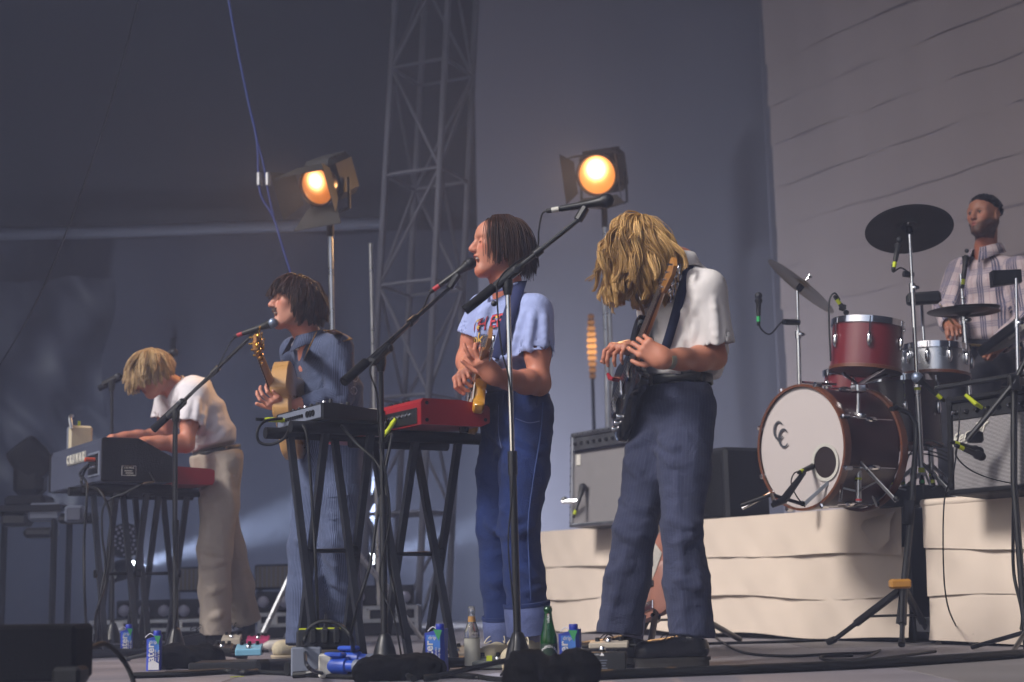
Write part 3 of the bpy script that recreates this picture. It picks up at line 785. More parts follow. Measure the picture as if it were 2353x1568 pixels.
def bassist():
    J = dict(hipL=at(1580, 952, 5.70), kneeL=at(1566, 1212, 5.58), hemL=at(1590, 1464, 5.63), hipR=at(1524, 952, 5.86), kneeR=at(1460, 1215, 5.74), hemR=at(1420, 1460, 5.80))
    loc = on_floor(1530, 1531)
    hm = frame(at(1478, 572, 5.60), AUD*.62-UP*.74+LEF*.05, AUD*.74+UP*.62)
    nk = at(1562, 606, 5.70)
    head = head_mesh(hm, nk, at(1585, 690, 5.74))
    SL, SR, EL, ER = at(1620, 664, 5.57), at(1506, 656, 5.90), at(1642, 822, 5.60), at(1535, 825, 6.0)
    WL, WR = at(1527, 828, 5.42), at(1450, 800, 5.74)
    nd = (at(1560, 600, 5.12)-at(1410, 1000, 5.95)).normalized()
    # fretting hand: fingers over the strings, thumb behind the neck
    aL = arm_mesh(SL, EL, WL, at(1483, 800, 5.42)-WL, -UP*.2-AUD*.75+nd*.2+LEF*-.5, 1, [(.35, .9, .6), (.55, 1.0, .7), (.65, 1.05, .7), (.75, 1.1, .7)],
                  [(.5, .6, .5), (.75, .35, .55), (.9, .15, .4)], r=(.05, .045, .042, .028), res=.004)
    aR = arm_mesh(SR, ER, WR, at(1398, 806, 5.62)-WR+UP*.02, AUD*.25-UP*.9+LEF*-.1, -1, [(.55, .9, .5), (.6, .85, .5), (.7, .9, .5), (.8, .9, .5)],
                  [(.7, .5, .5), (.8, .2, .6), (.8, .1, .6)], r=(.05, .045, .042, .029), res=.004)
    legs = Field(*bounds([J['hemL'], J['hemR'], J['kneeL'], J['kneeR']], .1), .012)
    p = body_obj('person', 'bass player with wavy blond hair over the face, white shirt and pinstripe trousers', [head[:2], aL, aR], SK_BASS, loc, head[2])
    # shirt
    spine = [at(1556, 868, 5.78), at(1566, 800, 5.77), at(1570, 720, 5.75), at(1574, 660, 5.74)]
    F = shirt_field(spine, [.165, .200, .205, .185], [.128, .160, .150, .115], LEF, [(SL, EL, .84), (SR, ER, .84)], nk, sl_r=(.074, .090), yoke=.066)
    F.cone(nk-UP*.03-AUD*.03, at(1600, 665, 5.74), .062, .09, .05)
    F.cone(at(1640, 800, 5.80), at(1630, 862, 5.82), .06, .045, .05)         # cloth billowing over the belt at the back
    for a, b, r in (((1600, 690, 5.56), (1570, 800, 5.55), .012), ((1580, 700, 5.55), (1530, 790, 5.55), .010), ((1640, 690, 5.49), (1648, 790, 5.5), .009), ((1600, 740, 5.5), (1590, 800, 5.52), .008),
                    ((1480, 700, 5.62), (1492, 820, 5.63), .010), ((1500, 760, 5.60), (1550, 850, 5.62), .010), ((1600, 820, 5.62), (1560, 868, 5.66), .012), ((1510, 700, 5.58), (1540, 830, 5.59), .009)):
        crease(F, (a[:2], b[:2]), r, .025)
    F.cut(at(1550, 870, 5.75), -UP, .02); F.wob(.0016, 17, 4, (1, 1, .3)); F.wob(.0022, 15, 24, (1, 1, .35), sharp=True)
    F.cone(nk-UP*.01, nk+UP*.1+AUD*.04, .060, .066, .01, op='s')
    vs, fs = F.mesh(1); sh = mesh_obj('shirt', vs, fs, W_SHIRT, p, 180)
    # collar points
    c = MB(); R0 = nk-UP*.005
    g = []
    for j, (rr_, dz) in enumerate(((.062, .044), (.076, .040), (.098, -.012))):
        row = []
        for i in range(21):
            a = -2.5+5.0*i/20; ext = .03*(abs(a)/2.5)**3 if j == 2 else 0
            dv = -AUD*math.cos(a)+LEF*math.sin(a)
            row.append(R0+dv*(rr_+ext*.6)+UP*(dz-ext)+AUD*.015)
        g.append(row)
    o = c.sheet(g).build('collar', W_SHIRT, p, 180); o.modifiers.new('t', 'SOLIDIFY').thickness = .004
    # trousers
    F = legs_field(J, .109, .102, .080, .089, LEF, at(1552, 890, 5.79), .148, .115)
    for a, b, r in (((1500, 1000, 5.68), (1440, 1035, 5.70), .012), ((1500, 1030, 5.68), (1560, 1075, 5.58), .012), ((1440, 1060, 5.68), (1490, 1120, 5.66), .010),
                    ((1425, 1150, 5.66), (1500, 1180, 5.66), .010), ((1410, 1210, 5.66), (1470, 1250, 5.65), .011), ((1530, 1190, 5.50), (1600, 1215, 5.50), .011), ((1545, 1250, 5.5), (1600, 1230, 5.5), .009),
                    ((1515, 1010, 5.64), (1560, 1040, 5.58), .010), ((1390, 1330, 5.70), (1450, 1300, 5.68), .009), ((1555, 1330, 5.52), (1610, 1350, 5.54), .009), ((1555, 1090, 5.56), (1575, 1450, 5.53), .009), ((1440, 1260, 5.66), (1395, 1450, 5.70), .010)):
        crease(F, (a[:2], b[:2]), r, .025)
    F.cut(at(1552, 888, 5.79), UP, .004); F.wob(.0035, 16, 9, (1, 1, .7)); F.wob(.0028, 26, 19, (1, 1, 1.3), sharp=True); cut_hems(F, J, .089, dict(L=-UP+AUD*.12, R=-UP+AUD*.12))
    F.cut(at(1590, 1467, 5.63), -UP+AUD*.1, .004)
    vs, fs = F.mesh(1); tr = mesh_obj('trousers', vs, fs, PINST, p, 180)
    stripe_attr(tr, loc, [([J['hip'+s]+UP*.1, J['knee'+s], J['hem'+s]], -AUD, .1) for s in 'LR'])
    b = belt(p, at(1553, 878, 5.79), LEF, .166, .131, .036)
    bk = MB(); fx = AUD.copy(); q = at(1553, 878, 5.79)+AUD*.137
    bk.box(q, (.008, .05, .046), (AUD, LEF, UP), .003); bk.build('buckle', M_STEEL, b)
    # socks and shoes
    for s, heel, toe in (('L', on_floor(1634, 1529), on_floor(1497, 1533)), ('R', on_floor(1492, 1530), on_floor(1352, 1534))):
        d = (toe-heel).normalized(); toe = heel+d*.305
        an = heel+d*.062+UP*.12
        MB().tube([heel+d*.062+UP*.06, heel+d*.062+UP*.11, heel+d*.055+UP*.2], [.04, .042, .05], 14).build('sock', SOCK, p, 60)
        shoe(p, an, toe, heel, LEATHER, SOLE_D, LACE_B, h=.078, w=.052, sole=.034)
    # long wavy hair falling forward
    HB = hair_mat('blond_wavy_hair', '#643f18', '#ecc180', .42)
    roots, u = scalp(5200, 5, lambda x, y, z: (z > -.45-.5*(x < 0)) & ~((x > .62) & (z < .30)))
    dn = np.array(hm.to_3x3().inverted()@(AUD*.35-UP)); tang = dn[None]-u*(u@dn)[:, None]
    dirs = tang/np.linalg.norm(tang, axis=1)[:, None]+u*.25+np.stack([0*u[:, 0], u[:, 1]*.25, 0*u[:, 0]], 1)
    hw_ = roots@np.array(hm.to_3x3().inverted()@UP)
    lens = np.clip(.165+(hw_+.1)*.55, .15, .35)+.035*RNG.random(len(u))
    hair(p, hm, HB, roots, dirs, lens, 3, r=.0017, steps=20, grav=.42, hug=.62, lay=(.10, .50), wave=(.0150, 5.2), clump=44, jitter=.10, cl_pull=.84, tint=(.05, 1.0))
    cap_mesh(p, hm, HB, [((.055, 0, -.02), (.8, 0, -.6)), ((0, 0, -.055), (0, 0, -1))], 1.10)
    # paper wristband
    wb = MB(); ax = (WL-EL).normalized(); wb.lathe(WL-ax*.02, ax, [(.034, -.012), (.035, -.012), (.035, .012), (.034, .012)], 20); wb.build('wristband', mat('wristband', '#8a8778', .6), p)
    return p, dict(WL=WL, WR=WR)
bassist()
# ------------------------------------------------------------------ the singer in the blue t-shirt
def singer():
    J = dict(hipL=at(1213, 962, 5.97), kneeL=at(1192, 1205, 5.90), hemL=at(1217, 1455, 5.93), hipR=at(1160, 962, 6.13), kneeR=at(1141, 1208, 6.06), hemR=at(1164, 1468, 6.12))
    loc = on_floor(1205, 1512)
    hm = frame(at(1146, 562, 6.03), Vector((-.95, -.26, .04)), Vector((.02, 0, 1)))
    nk = at(1164, 655, 6.06)
    head = head_mesh(hm, nk, at(1175, 720, 6.07), mouth=1.0, nose=1.15, smile=.5)
    SL, SR, EL, ER = at(1231, 712, 5.93), at(1108, 710, 6.20), at(1238, 882, 5.88), at(1074, 826, 6.24)
    WL, WR = at(1136, 868, 5.66), at(1078, 848, 5.96)
    aL = arm_mesh(SL, EL, WL, at(1102, 822, 5.60)-WL, -AUD*.8-LEF*.45+UP*.1, 1, [(.1, .35, .3), (.5, .95, .7), (.6, 1.0, .7), (.65, 1.0, .7)],
                  [(.6, .75, .2), (.75, .6, .3), (.9, .4, .2)], r=(.051, .047, .043, .029), spread=.05)
    aR = arm_mesh(SR, ER, WR, at(1052, 866, 5.86)-WR, -AUD*.5-LEF*-.2-UP*.7, -1, [(.7, 1.2, .7), (.75, 1.2, .7), (.8, 1.25, .7), (.85, 1.25, .7)],
                  [(.8, .25, .6), (.85, .0, .6), (.8, -.2, .6)], r=(.050, .046, .043, .030))
    p = body_obj('person', 'singer with dark bobbed hair, blue printed t-shirt and turned-up jeans', [head[:2], aL, aR], SK_SING, loc, head[2])
    face_bits(p, hm, '#33221a', 'shut')
    teeth = MB(); teeth.tube(spline([hm@Vector((.087, -.015, -.067)), hm@Vector((.094, 0, -.0665)), hm@Vector((.087, .015, -.067))], 4), .0042, 6, flat=1.2); teeth.build('teeth', mat('tooth', '#d8cfc4', .3, var=.03), p)
    spine = [at(1192, 905, 6.05), at(1184, 840, 6.05), at(1176, 762, 6.06), at(1172, 715, 6.06)]
    F = shirt_field(spine, [.152, .160, .172, .160], [.120, .124, .128, .10], LEF, [(SL, EL, .64), (SR, ER, .56)], nk, sl_r=(.067, .080), yoke=.048)
    for a, b, r in (((1205, 720, 5.9), (1160, 850, 5.92), .010), ((1222, 730, 5.86), (1200, 840, 5.88), .009), ((1225, 720, 5.84), (1215, 800, 5.82), .008), ((1250, 720, 5.83), (1254, 790, 5.82), .008),
                    ((1190, 860, 5.91), (1245, 905, 5.93), .010), ((1150, 800, 5.93), (1165, 880, 5.93), .008), ((1100, 720, 6.0), (1110, 800, 6.0), .008), ((1215, 800, 5.88), (1240, 850, 5.9), .008)):
        crease(F, (a[:2], b[:2]), r, .025)
    F.cut(at(1190, 914, 6.05), -UP+LEF*.03, .012); F.wob(.002, 20, 6, (1, 1, .4)); F.wob(.0022, 20, 16, (1, 1, .5), sharp=True)
    F.cone(nk-UP*.03, nk+UP*.1+AUD*.05, .062, .078, .01, op='s')
    vs, fs = F.mesh(1); sh = mesh_obj('t_shirt', vs, fs, B_TEE, p, 180)
    # sleeve hems and neck rib
    nb = MB(); ring = []
    for i in range(25):
        a = 2*math.pi*i/24; ring.append(nk-UP*.018+AUD*.018+AUD*math.cos(a)*.082+LEF*math.sin(a)*.078+UP*(-.028*math.cos(a)+.0))
    nb.tube(ring, .009, 8, cap=False); nb.build('neck_rib', B_TEE, p, 180)
    # print on the chest: laid a few millimetres over the cloth, following it
    red = mat('red_print', '#b8323f', .7, var=.12, vscale=40); yel = mat('yellow_print', '#cfa94e', .7, var=.1); dk = mat('dark_print', '#3a2340', .7)
    me = sh.data; co = np.empty(len(me.vertices)*3); me.vertices.foreach_get('co', co); co = co.reshape(-1, 3)+np.array(loc)
    def onto(pts2, cpt, ax, lift):
        out = []
        for (a, b) in pts2:
            q = Vector(cpt)+ax[0]*a+ax[1]*b
            rel = co-np.array(q); n_ = np.array(ax[2]); h = rel@n_; lat = np.linalg.norm(rel-np.outer(h, n_), axis=1); i = np.nonzero((lat < .014) & (h > -.25))[0]
            hh = h[i].max() if len(i) else 0.0
            out.append(q+ax[2]*(hh+lift))
        return out
    def print_word(txt, size, cpt, mt, lift, bold=0, shear=0, sx=1.0, nm='print'):
        X = LEF.copy(); ax = (X, UP, AUD.copy())
        cu = bpy.data.curves.new('w', 'FONT'); cu.body = txt; cu.size = size; cu.offset = bold; cu.shear = shear; cu.align_x = 'CENTER'; cu.align_y = 'CENTER'; cu.resolution_u = 3
        ob = bpy.data.objects.new('w', cu); COL.objects.link(ob); m2 = bpy.data.meshes.new_from_object(ob.evaluated_get(bpy.context.evaluated_depsgraph_get())); bpy.data.objects.remove(ob)
        import bmesh
        bm = bmesh.new(); bm.from_mesh(m2); bmesh.ops.triangulate(bm, faces=bm.faces[:]); bmesh.ops.subdivide_edges(bm, edges=[e for e in bm.edges if e.calc_length() > .012], cuts=2)
        pts = [(v.co.x*sx, v.co.y) for v in bm.verts]; bm.verts.index_update(); fs_ = [tuple(v.index for v in f.verts) for f in bm.faces]; bm.free()
        mesh_obj(nm, onto(pts, cpt, ax, lift), fs_, mt, p, 0)
    cc = at(1147, 746, 6.0)
    print_word('TH ER', .080, cc+UP*.0, dk, .0026, bold=.0030, sx=.95); print_word('TH ER', .080, cc, red, .0038, bold=.0005, sx=.95)
    print_word('Smokey', .062, cc-UP*.058-LEF*.07, dk, .0055, bold=.0030, shear=.35); print_word('Smokey', .062, cc-UP*.058-LEF*.07, yel, .0068, bold=.0005, shear=.35)
    for (a, b) in ((-.13, .02), (-.10, -.012), (-.06, .022), (-.045, -.01), (.06, .02), (.105, .0)):
        st = [(a+math.cos(math.pi/2+k*math.pi/5)*(.012 if k % 2 == 0 else .005), b+math.sin(math.pi/2+k*math.pi/5)*(.012 if k % 2 == 0 else .005)) for k in range(10)]
        mesh_obj('print_star', onto(st, cc, (LEF, UP, AUD), .0075), [tuple(range(10))], yel, p, 0)
    # jeans with turned-up cuffs
    F = legs_field(J, .104, .098, .080, .084, LEF, at(1187, 915, 6.06), .150, .118)
    for a, b, r in (((1120, 990, 5.98), (1170, 1030, 5.95), .010), ((1180, 1000, 5.9), (1230, 1040, 5.86), .009), ((1150, 1170, 5.95), (1200, 1200, 5.82), .010), ((1165, 1230, 5.84), (1225, 1210, 5.82), .010),
                    ((1120, 1200, 6.0), (1150, 1230, 5.99), .009), ((1190, 1300, 5.84), (1240, 1330, 5.86), .009), ((1200, 1360, 5.85), (1250, 1350, 5.87), .009), ((1130, 1330, 6.02), (1150, 1350, 6.02), .008), ((1150, 975, 5.95), (1140, 1090, 5.95), .007)):
        crease(F, (a[:2], b[:2]), r, .025)
    F.cut(at(1187, 906, 6.06), UP, .006); F.wob(.003, 18, 12, (1, 1, .7)); F.wob(.0024, 30, 22, (1, 1, 1.3), sharp=True); cut_hems(F, J, .084)
    vs, fs = F.mesh(1); tr = mesh_obj('jeans', vs, fs, DENIM, p, 180)
    for s in 'LR':
        k_, a = J['knee'+s], J['hem'+s]; n = (a-k_).normalized(); c = MB()
        top = a-n*(.118 if s == 'L' else .095)
        prof = [(.086, 0), (.0915, .004), (.0925, .05), (.091, (a-top).length+.004), (.083, (a-top).length+.006), (.082, .02)]
        c.lathe(top, n, prof, 36, hint=AUD, close=False); cu_ = c.build('cuff', DENIM_IN, p, 60)
        c = MB(); c.lathe(top, n, [(.087, -.004), (.0935, -.002), (.0945, .008), (.0925, .014)], 36, hint=AUD, close=False); c.build('cuff_roll', DENIM, p, 60)
    # outseam, fly and pocket stitching of the near leg
    seam = mat('pale_denim_seam', '#2f4379', .8); gold = mat('denim_thread', '#55608a', .8)
    sp = [at(1248, 925, 5.93), at(1242, 1000, 5.88), at(1226, 1100, 5.84), at(1214, 1200, 5.81), at(1216, 1300, 5.83), at(1220, 1380, 5.86)]
    def snap(pt, lift=.001):
        q = np.array(pt); vv = np.empty(len(tr.data.vertices)*3); tr.data.vertices.foreach_get('co', vv); vv = vv.reshape(-1, 3)+np.array(loc)
        cd = np.array((0, 0, CAM_Z))-q; cd /= np.linalg.norm(cd); rel = vv-q; h = rel@cd; lat = np.linalg.norm(rel-np.outer(h, cd), axis=1); i = np.nonzero((lat < .012) & (np.abs(h) < .3))[0]
        return Vector(q+cd*(h[i].max()+lift)) if len(i) else Vector(q)
    MB().tube([snap(q) for q in spline(sp, 6)], .0024, 5).build('outseam', seam, p, 60)
    MB().tube([snap(q) for q in spline([at(1185, 962, 5.9), at(1215, 972, 5.88), at(1240, 968, 5.88)], 5)], .002, 5).build('pocket_stitch', gold, p, 60)
    MB().tube([snap(q) for q in spline([at(1146, 930, 5.95), at(1145, 990, 5.95), at(1152, 1030, 5.95)], 5)], .002, 5).build('fly_stitch', gold, p, 60)
    for px in (1160, 1234): MB().box(snap(at(px, 921, 5.93), .002), (.012, .006, .045), (LEF, AUD, UP), .002).build('belt_loop', DENIM, p)
    for s, heel, toe in (('L', on_floor(1252, 1500), on_floor(1232, 1518)), ('R', on_floor(1180, 1492), on_floor(1150, 1505))):
        d = (AUD*.75+Vector((.1, -.75, 0))).normalized(); heel = J['hem'+s].copy(); heel.z = 0; heel -= d*.07
        shoe(p, J['hem'+s], heel+d*.29, heel, CANVAS_SHOE, SOLE_W, LACE_W, h=.085, w=.047, sole=.024, laces=6)
        MB().tube([heel+d*.07+UP*.06, heel+d*.07+UP*.2], [.042, .045], 12).build('sock', SOCK, p, 60)
    HD = hair_mat('dark_brown_hair', '#100805', '#4a2c1a', .5)
    roots, u = scalp(3600, 8, lambda x, y, z: (z > -.55-.3*(x < -.2)) & ~((x > .48) & (z < .80)) & ~((x > .20) & (z < .45)) & ~((x > .05) & (z < .0)) & ~((y < 0) & (x > -.15) & (z < .75)))
    sgn = np.where(u[:, 1] > -.02, 1.0, -1.0); dn = np.array((-.22, 0, -1.0)); tang = dn[None]-u*(u@dn)[:, None]
    dirs = tang+np.stack([-.25+0*sgn, sgn*np.clip(u[:, 2], 0, 1)*.9, 0*sgn], 1)+u*.2
    zr = roots[:, 2]
    zt = np.where(u[:, 0] > .2, -.068, np.where(u[:, 0] < -.35, -.082, -.118)); lens = (zr-zt)*1.0+.068*np.clip(u[:, 2], 0, 1)
    hair(p, hm, HD, roots, dirs, np.clip(lens, .05, .32), 11, r=.0017, steps=15, grav=.7, hug=.75, lay=(.10, .30), wave=(.0010, 5), clump=40, jitter=.05, cl_pull=.16, tint=(0, .9), taper=.6)
    cap_mesh(p, hm, HD, [((.05, 0, .06), (1, 0, .1)), ((.008, 0, 0), (1, 0, -.35)), ((0, 0, -.06), (0, 0, -1))], 1.10)
    return p
singer()
# ------------------------------------------------------------------ the guitarist with the moustache
def guitarist():
    J = dict(hipL=at(783, 1042, 7.02), kneeL=at(783, 1250, 6.92), hemL=at(795, 1476, 7.15), hipR=at(737, 1042, 7.18), kneeR=at(706, 1255, 7.0), hemR=at(697, 1483, 6.95))
    loc = on_floor(740, 1500)
    hm = frame(at(678, 694, 7.0), Vector((-.92, -.36, .07)), Vector((-.04, 0, 1)))
    nk = at(710, 778, 7.06)
    head = head_mesh(hm, nk, at(722, 840, 7.08), mouth=.8, nose=1.25, smile=1.0, beard=None)
    hd = head[2]
    SL, SR, EL, ER = at(776, 803, 6.94), at(674, 808, 7.26), at(780, 920, 6.88), at(690, 930, 7.42)
    WL, WR = at(659, 938, 6.78), at(680, 985, 7.15)
    aL = arm_mesh(SL, EL, WL, at(628, 922, 6.72)-WL, -AUD*.7-LEF*.5+UP*.25, 1, [(.3, .75, .55), (.4, .8, .6), (.5, .85, .6), (.55, .85, .6)],
                  [(.5, .7, .3), (.7, .5, .3), (.9, .3, .2)], spread=.09)
    aR = arm_mesh(SR, ER, WR, at(660, 985, 7.0)-WR, -AUD*.5-UP*.7, -1, [(.5, .8, .5)]*4, [(.8, .3, .6), (.85, .1, .6), (.8, .0, .6)])
    p = body_obj('person', 'moustached singer in a striped denim jacket and trousers playing a blond guitar', [head[:2], aL, aR], SK_MOUS, loc, hd)
    face_bits(p, hm, '#2a1a14', 'shut', 1.1)
    MB().tube(spline([hm@Vector((.087, -.017, -.066)), hm@Vector((.0945, 0, -.0655)), hm@Vector((.087, .017, -.066))], 4), .0040, 6, flat=1.2).build('teeth', mat('tooth', '#d8cfc4', .3, var=.03), p)
    mo = MB()
    for q in range(46):
        y = -.026+.052*q/45; x0 = .103-abs(y)*.36; mo.tube([hm@Vector((x0, y, -.043-abs(y)*.08)), hm@Vector((x0+.006, y*1.12, -.051-abs(y)*.14)), hm@Vector((x0+.004, y*1.25, -.059-abs(y)*.22))], [.0022, .0024, .0010], 4)
    mo.build('moustache', mat('moustache_hair', '#3c281d', .7, var=.3), p, 60)
    # jacket
    spine = [at(771, 1050, 7.1), at(768, 980, 7.1), at(764, 900, 7.1), at(745, 828, 7.09), at(735, 806, 7.09)]
    F = shirt_field(spine, [.178, .172, .180, .182, .170], [.142, .134, .132, .120, .10], LEF, [(SL, EL, .97), (SR, ER, .97)], nk, sl_r=(.074, .072), yoke=.05)
    for (s_, e_, w_) in ((SL, EL, WL), (SR, ER, WR)):
        F.cone(e_, e_.lerp(w_, .86), .066, .05, .03); F.cone(Vector(e_).lerp(w_, .80), Vector(e_).lerp(w_, .99), .042, .040, .004, op='s')
    for pts in (((760, 830), (772, 900)), ((790, 840), (796, 905)), ((742, 860), (735, 960)), ((726, 880), (720, 1000)), ((800, 900), (770, 985)), ((745, 990), (800, 1020)), ((720, 940), (745, 1040)), ((770, 915), (800, 930)), ((750, 1000), (740, 1055))): crease(F, pts, .009, .025)
    F.cut(at(768, 1062, 7.1), -UP+AUD*.20, .004); F.wob(.0025, 20, 31, (1, 1, .5)); F.wob(.0026, 20, 32, (1, 1, .5), sharp=True)
    F.cone(nk-UP*.02, nk+UP*.1+AUD*.05, .062, .075, .01, op='s'); F.cone(at(771, 1095, 7.1), at(771, 1055, 7.1), .15, .155, .004, side=LEF, ft=.78, op='s')
    vs, fs = F.mesh(1); o = mesh_obj('jacket', vs, fs, HICK, p, 180)
    stripe_attr(o, loc, [([spine[0], spine[1], spine[2], spine[4]], -AUD, .17), ([SL, EL], -AUD+LEF*.2, .085), ([EL, WL], UP, .075), ([SR, ER], -AUD, .085), ([ER, WR], UP, .075)])
    # collar, placket
    for s in (-1, 1):
        c = MB(); b0 = nk-UP*.012; g = []
        for j in range(3):
            row = []
            for i in range(9):
                a = s*(.35+2.5*i/8)             # from the throat round to the nape
                dv = AUD*math.cos(a)+LEF*math.sin(a); ex = .042*math.exp(-i/2.2)
                row.append(b0+dv*(.066+.018*j+(ex*.6 if j == 2 else 0))+UP*((.034, .032, -.012)[j]-(ex*.9 if j == 2 else 0)-.022*math.cos(a)))
            g.append(row if s > 0 else row[::-1])
        q = c.sheet(g).build('collar', HICK, p, 180); q.modifiers.new('t', 'SOLIDIFY').thickness = .004; stripe_attr(q, loc, [([nk-UP*.1, nk+UP*.1], -AUD, .1)])
    MB().tube([nk-UP*.02+AUD*.055, nk-UP*.05+AUD*.075], .022, 10).build('undershirt', W_TEE, p, 60)
    # dark shoulder patches and rings embroidered on the back
    navy = cloth_mat('navy_patch', '#1b2142'); redm = cloth_mat('red_patch', '#7a2430'); pale = mat('pale_thread', '#8e93ae', .8)
    cam_p = Vector((0, 0, CAM_Z))
    def patch(name, poly, mt, lift=.0015, ring=False):
        pts = [surf(F, a, b) for a, b in poly]; pts = [q for q in pts if q is not None]
        if len(pts) < 3: return
        nn = [(cam_p-q).normalized() for q in pts]; pts = [q+v*lift for q, v in zip(pts, nn)]
        if ring: MB().tube(pts+[pts[0]], .0022, 5).build(name, mt, p, 60)
        else:
            c = sum(pts, Vector())/len(pts)
            sc_ = surf(F, sum(a for a, b in poly)/len(poly), sum(b for a, b in poly)/len(poly)); c = (sc_+(cam_p-sc_).normalized()*lift) if sc_ else c
            mesh_obj(name, pts+[c], [(i, (i+1) % len(pts), len(pts)) for i in range(len(pts))], mt, p, 60)
    patch('shoulder_patch', [(752, 768), (764, 773), (780, 783), (796, 797), (806, 812), (797, 806), (780, 797), (762, 789), (754, 779)], navy)
    for cx_, cy_ in ((816, 868), (813, 898)): patch('ring_embroidery', [(cx_+7*math.cos(t*.5236), cy_+9*math.sin(t*.5236)) for t in range(12)], pale, .002, True)
    patch('red_patch', [(804, 803), (812, 808), (818, 820), (814, 822), (806, 814)], redm, .002)
    # trousers
    F = legs_field(J, .108, .104, .090, .088, LEF, at(764, 1015, 7.1), .155, .122, res=.0075)
    for pts in (((700, 1110), (740, 1150)), ((760, 1120), (810, 1150)), ((680, 1240), (735, 1265)), ((755, 1240), (815, 1265)), ((690, 1340), (735, 1330)), ((760, 1340), (815, 1360)), ((690, 1440), (725, 1430)), ((770, 1430), (820, 1420)), ((765, 1180), (775, 1330)), ((700, 1290), (712, 1420))): crease(F, pts, .011, .028)
    F.wob(.0035, 17, 33, (1, 1, .7)); F.wob(.0026, 26, 34, (1, 1, 1.3), sharp=True); cut_hems(F, J, .088); vs, fs = F.mesh(1); tr = mesh_obj('trousers', vs, fs, HICK, p, 180)
    stripe_attr(tr, loc, [([J['hip'+s]+UP*.1, J['knee'+s], J['hem'+s]], -AUD, .1) for s in 'LR'])
    # thigh pockets
    for pts in ([(752, 1118), (800, 1112), (804, 1190), (756, 1196)],):
        g = []
        for i in range(7):
            row = []
            for j in range(6):
                u_, v_ = i/6, j/5; a = (pts[0][0]*(1-v_)+pts[1][0]*v_)*(1-u_)+(pts[3][0]*(1-v_)+pts[2][0]*v_)*u_; b = (pts[0][1]*(1-v_)+pts[1][1]*v_)*(1-u_)+(pts[3][1]*(1-v_)+pts[2][1]*v_)*u_
                q = surf(F, a, b) or at(a, b, 6.9); row.append(q+(cam_p-q).normalized()*.006)
            g.append(row)
        o = MB().sheet(g).build('thigh_pocket', HICK, p, 180); stripe_attr(o, loc, [([J['hipL']+UP*.1, J['kneeL'], J['hemL']], -AUD, .1)])
        fl_ = MB().sheet([[q+(cam_p-q).normalized()*.004 for q in r] for r in g[:3]]).build('pocket_flap', HICK, p, 180); stripe_attr(fl_, loc, [([J['hipL']+UP*.1, J['kneeL'], J['hemL']], -AUD, .1)])
    toe = on_floor(623, 1519); h0 = toe+Vector((.86, .5, 0)).normalized()*.295
    shoe(p, J['hemR'], toe, h0, CANVAS_SHOE, SOLE_W, LACE_W, h=.075, w=.047, sole=.026, laces=5)
    h1 = J['hemL'].copy(); h1.z = 0; h1 += Vector((.05, .06, 0)); d = (AUD+Vector((.2, -.3, 0))).normalized()
    shoe(p, J['hemL'], h1+d*.295, h1, CANVAS_SHOE, SOLE_W, LACE_W, h=.075, w=.047, sole=.026, laces=5)
    HD = hair_mat('dark_mop_hair', '#120a07', '#50301f', .5)
    roots, u = scalp(3600, 18, lambda x, y, z: (z > -.75+.55*(x > -.1)) & ~((x > .66) & (z < .5)) & ~((x > .30) & (z < .10)))
    crown = np.array((-.45, 0, .9)); crown /= np.linalg.norm(crown); tang = -(crown[None]-u*(u@crown)[:, None]); tang /= np.linalg.norm(tang, axis=1)[:, None]+1e-6
    dirs = tang+u*.35; zr = roots[:, 2]
    lens = np.where(u[:, 0] > .25, np.clip((zr-.018)*1.0+.02+.05*np.clip(u[:, 2]-.3, 0, 1), .045, .13), np.clip((zr+.115)*.72+.035, .055, .17))
    hair(p, hm, HD, roots, dirs, lens, 21, r=.0019, steps=13, grav=.55, hug=.85, lay=(.08, .30), wave=(.0022, 9), clump=20, jitter=.06, cl_pull=.6, tint=(0, 1))
    cap_mesh(p, hm, HD, [((.066, 0, .05), (1, 0, .15)), ((.035, 0, 0), (1, 0, -.1)), ((0, 0, -.065), (0, 0, -1))], 1.12)
    wb = MB(); ax = (WL-EL).normalized(); wb.lathe(WL-ax*.012, ax, [(.031, -.014), (.034, -.014), (.034, .014), (.031, .014)], 20); wb.build('watch', mat('watch_gold', '#9a845c', .35, .6), p)
    return p
guitarist()
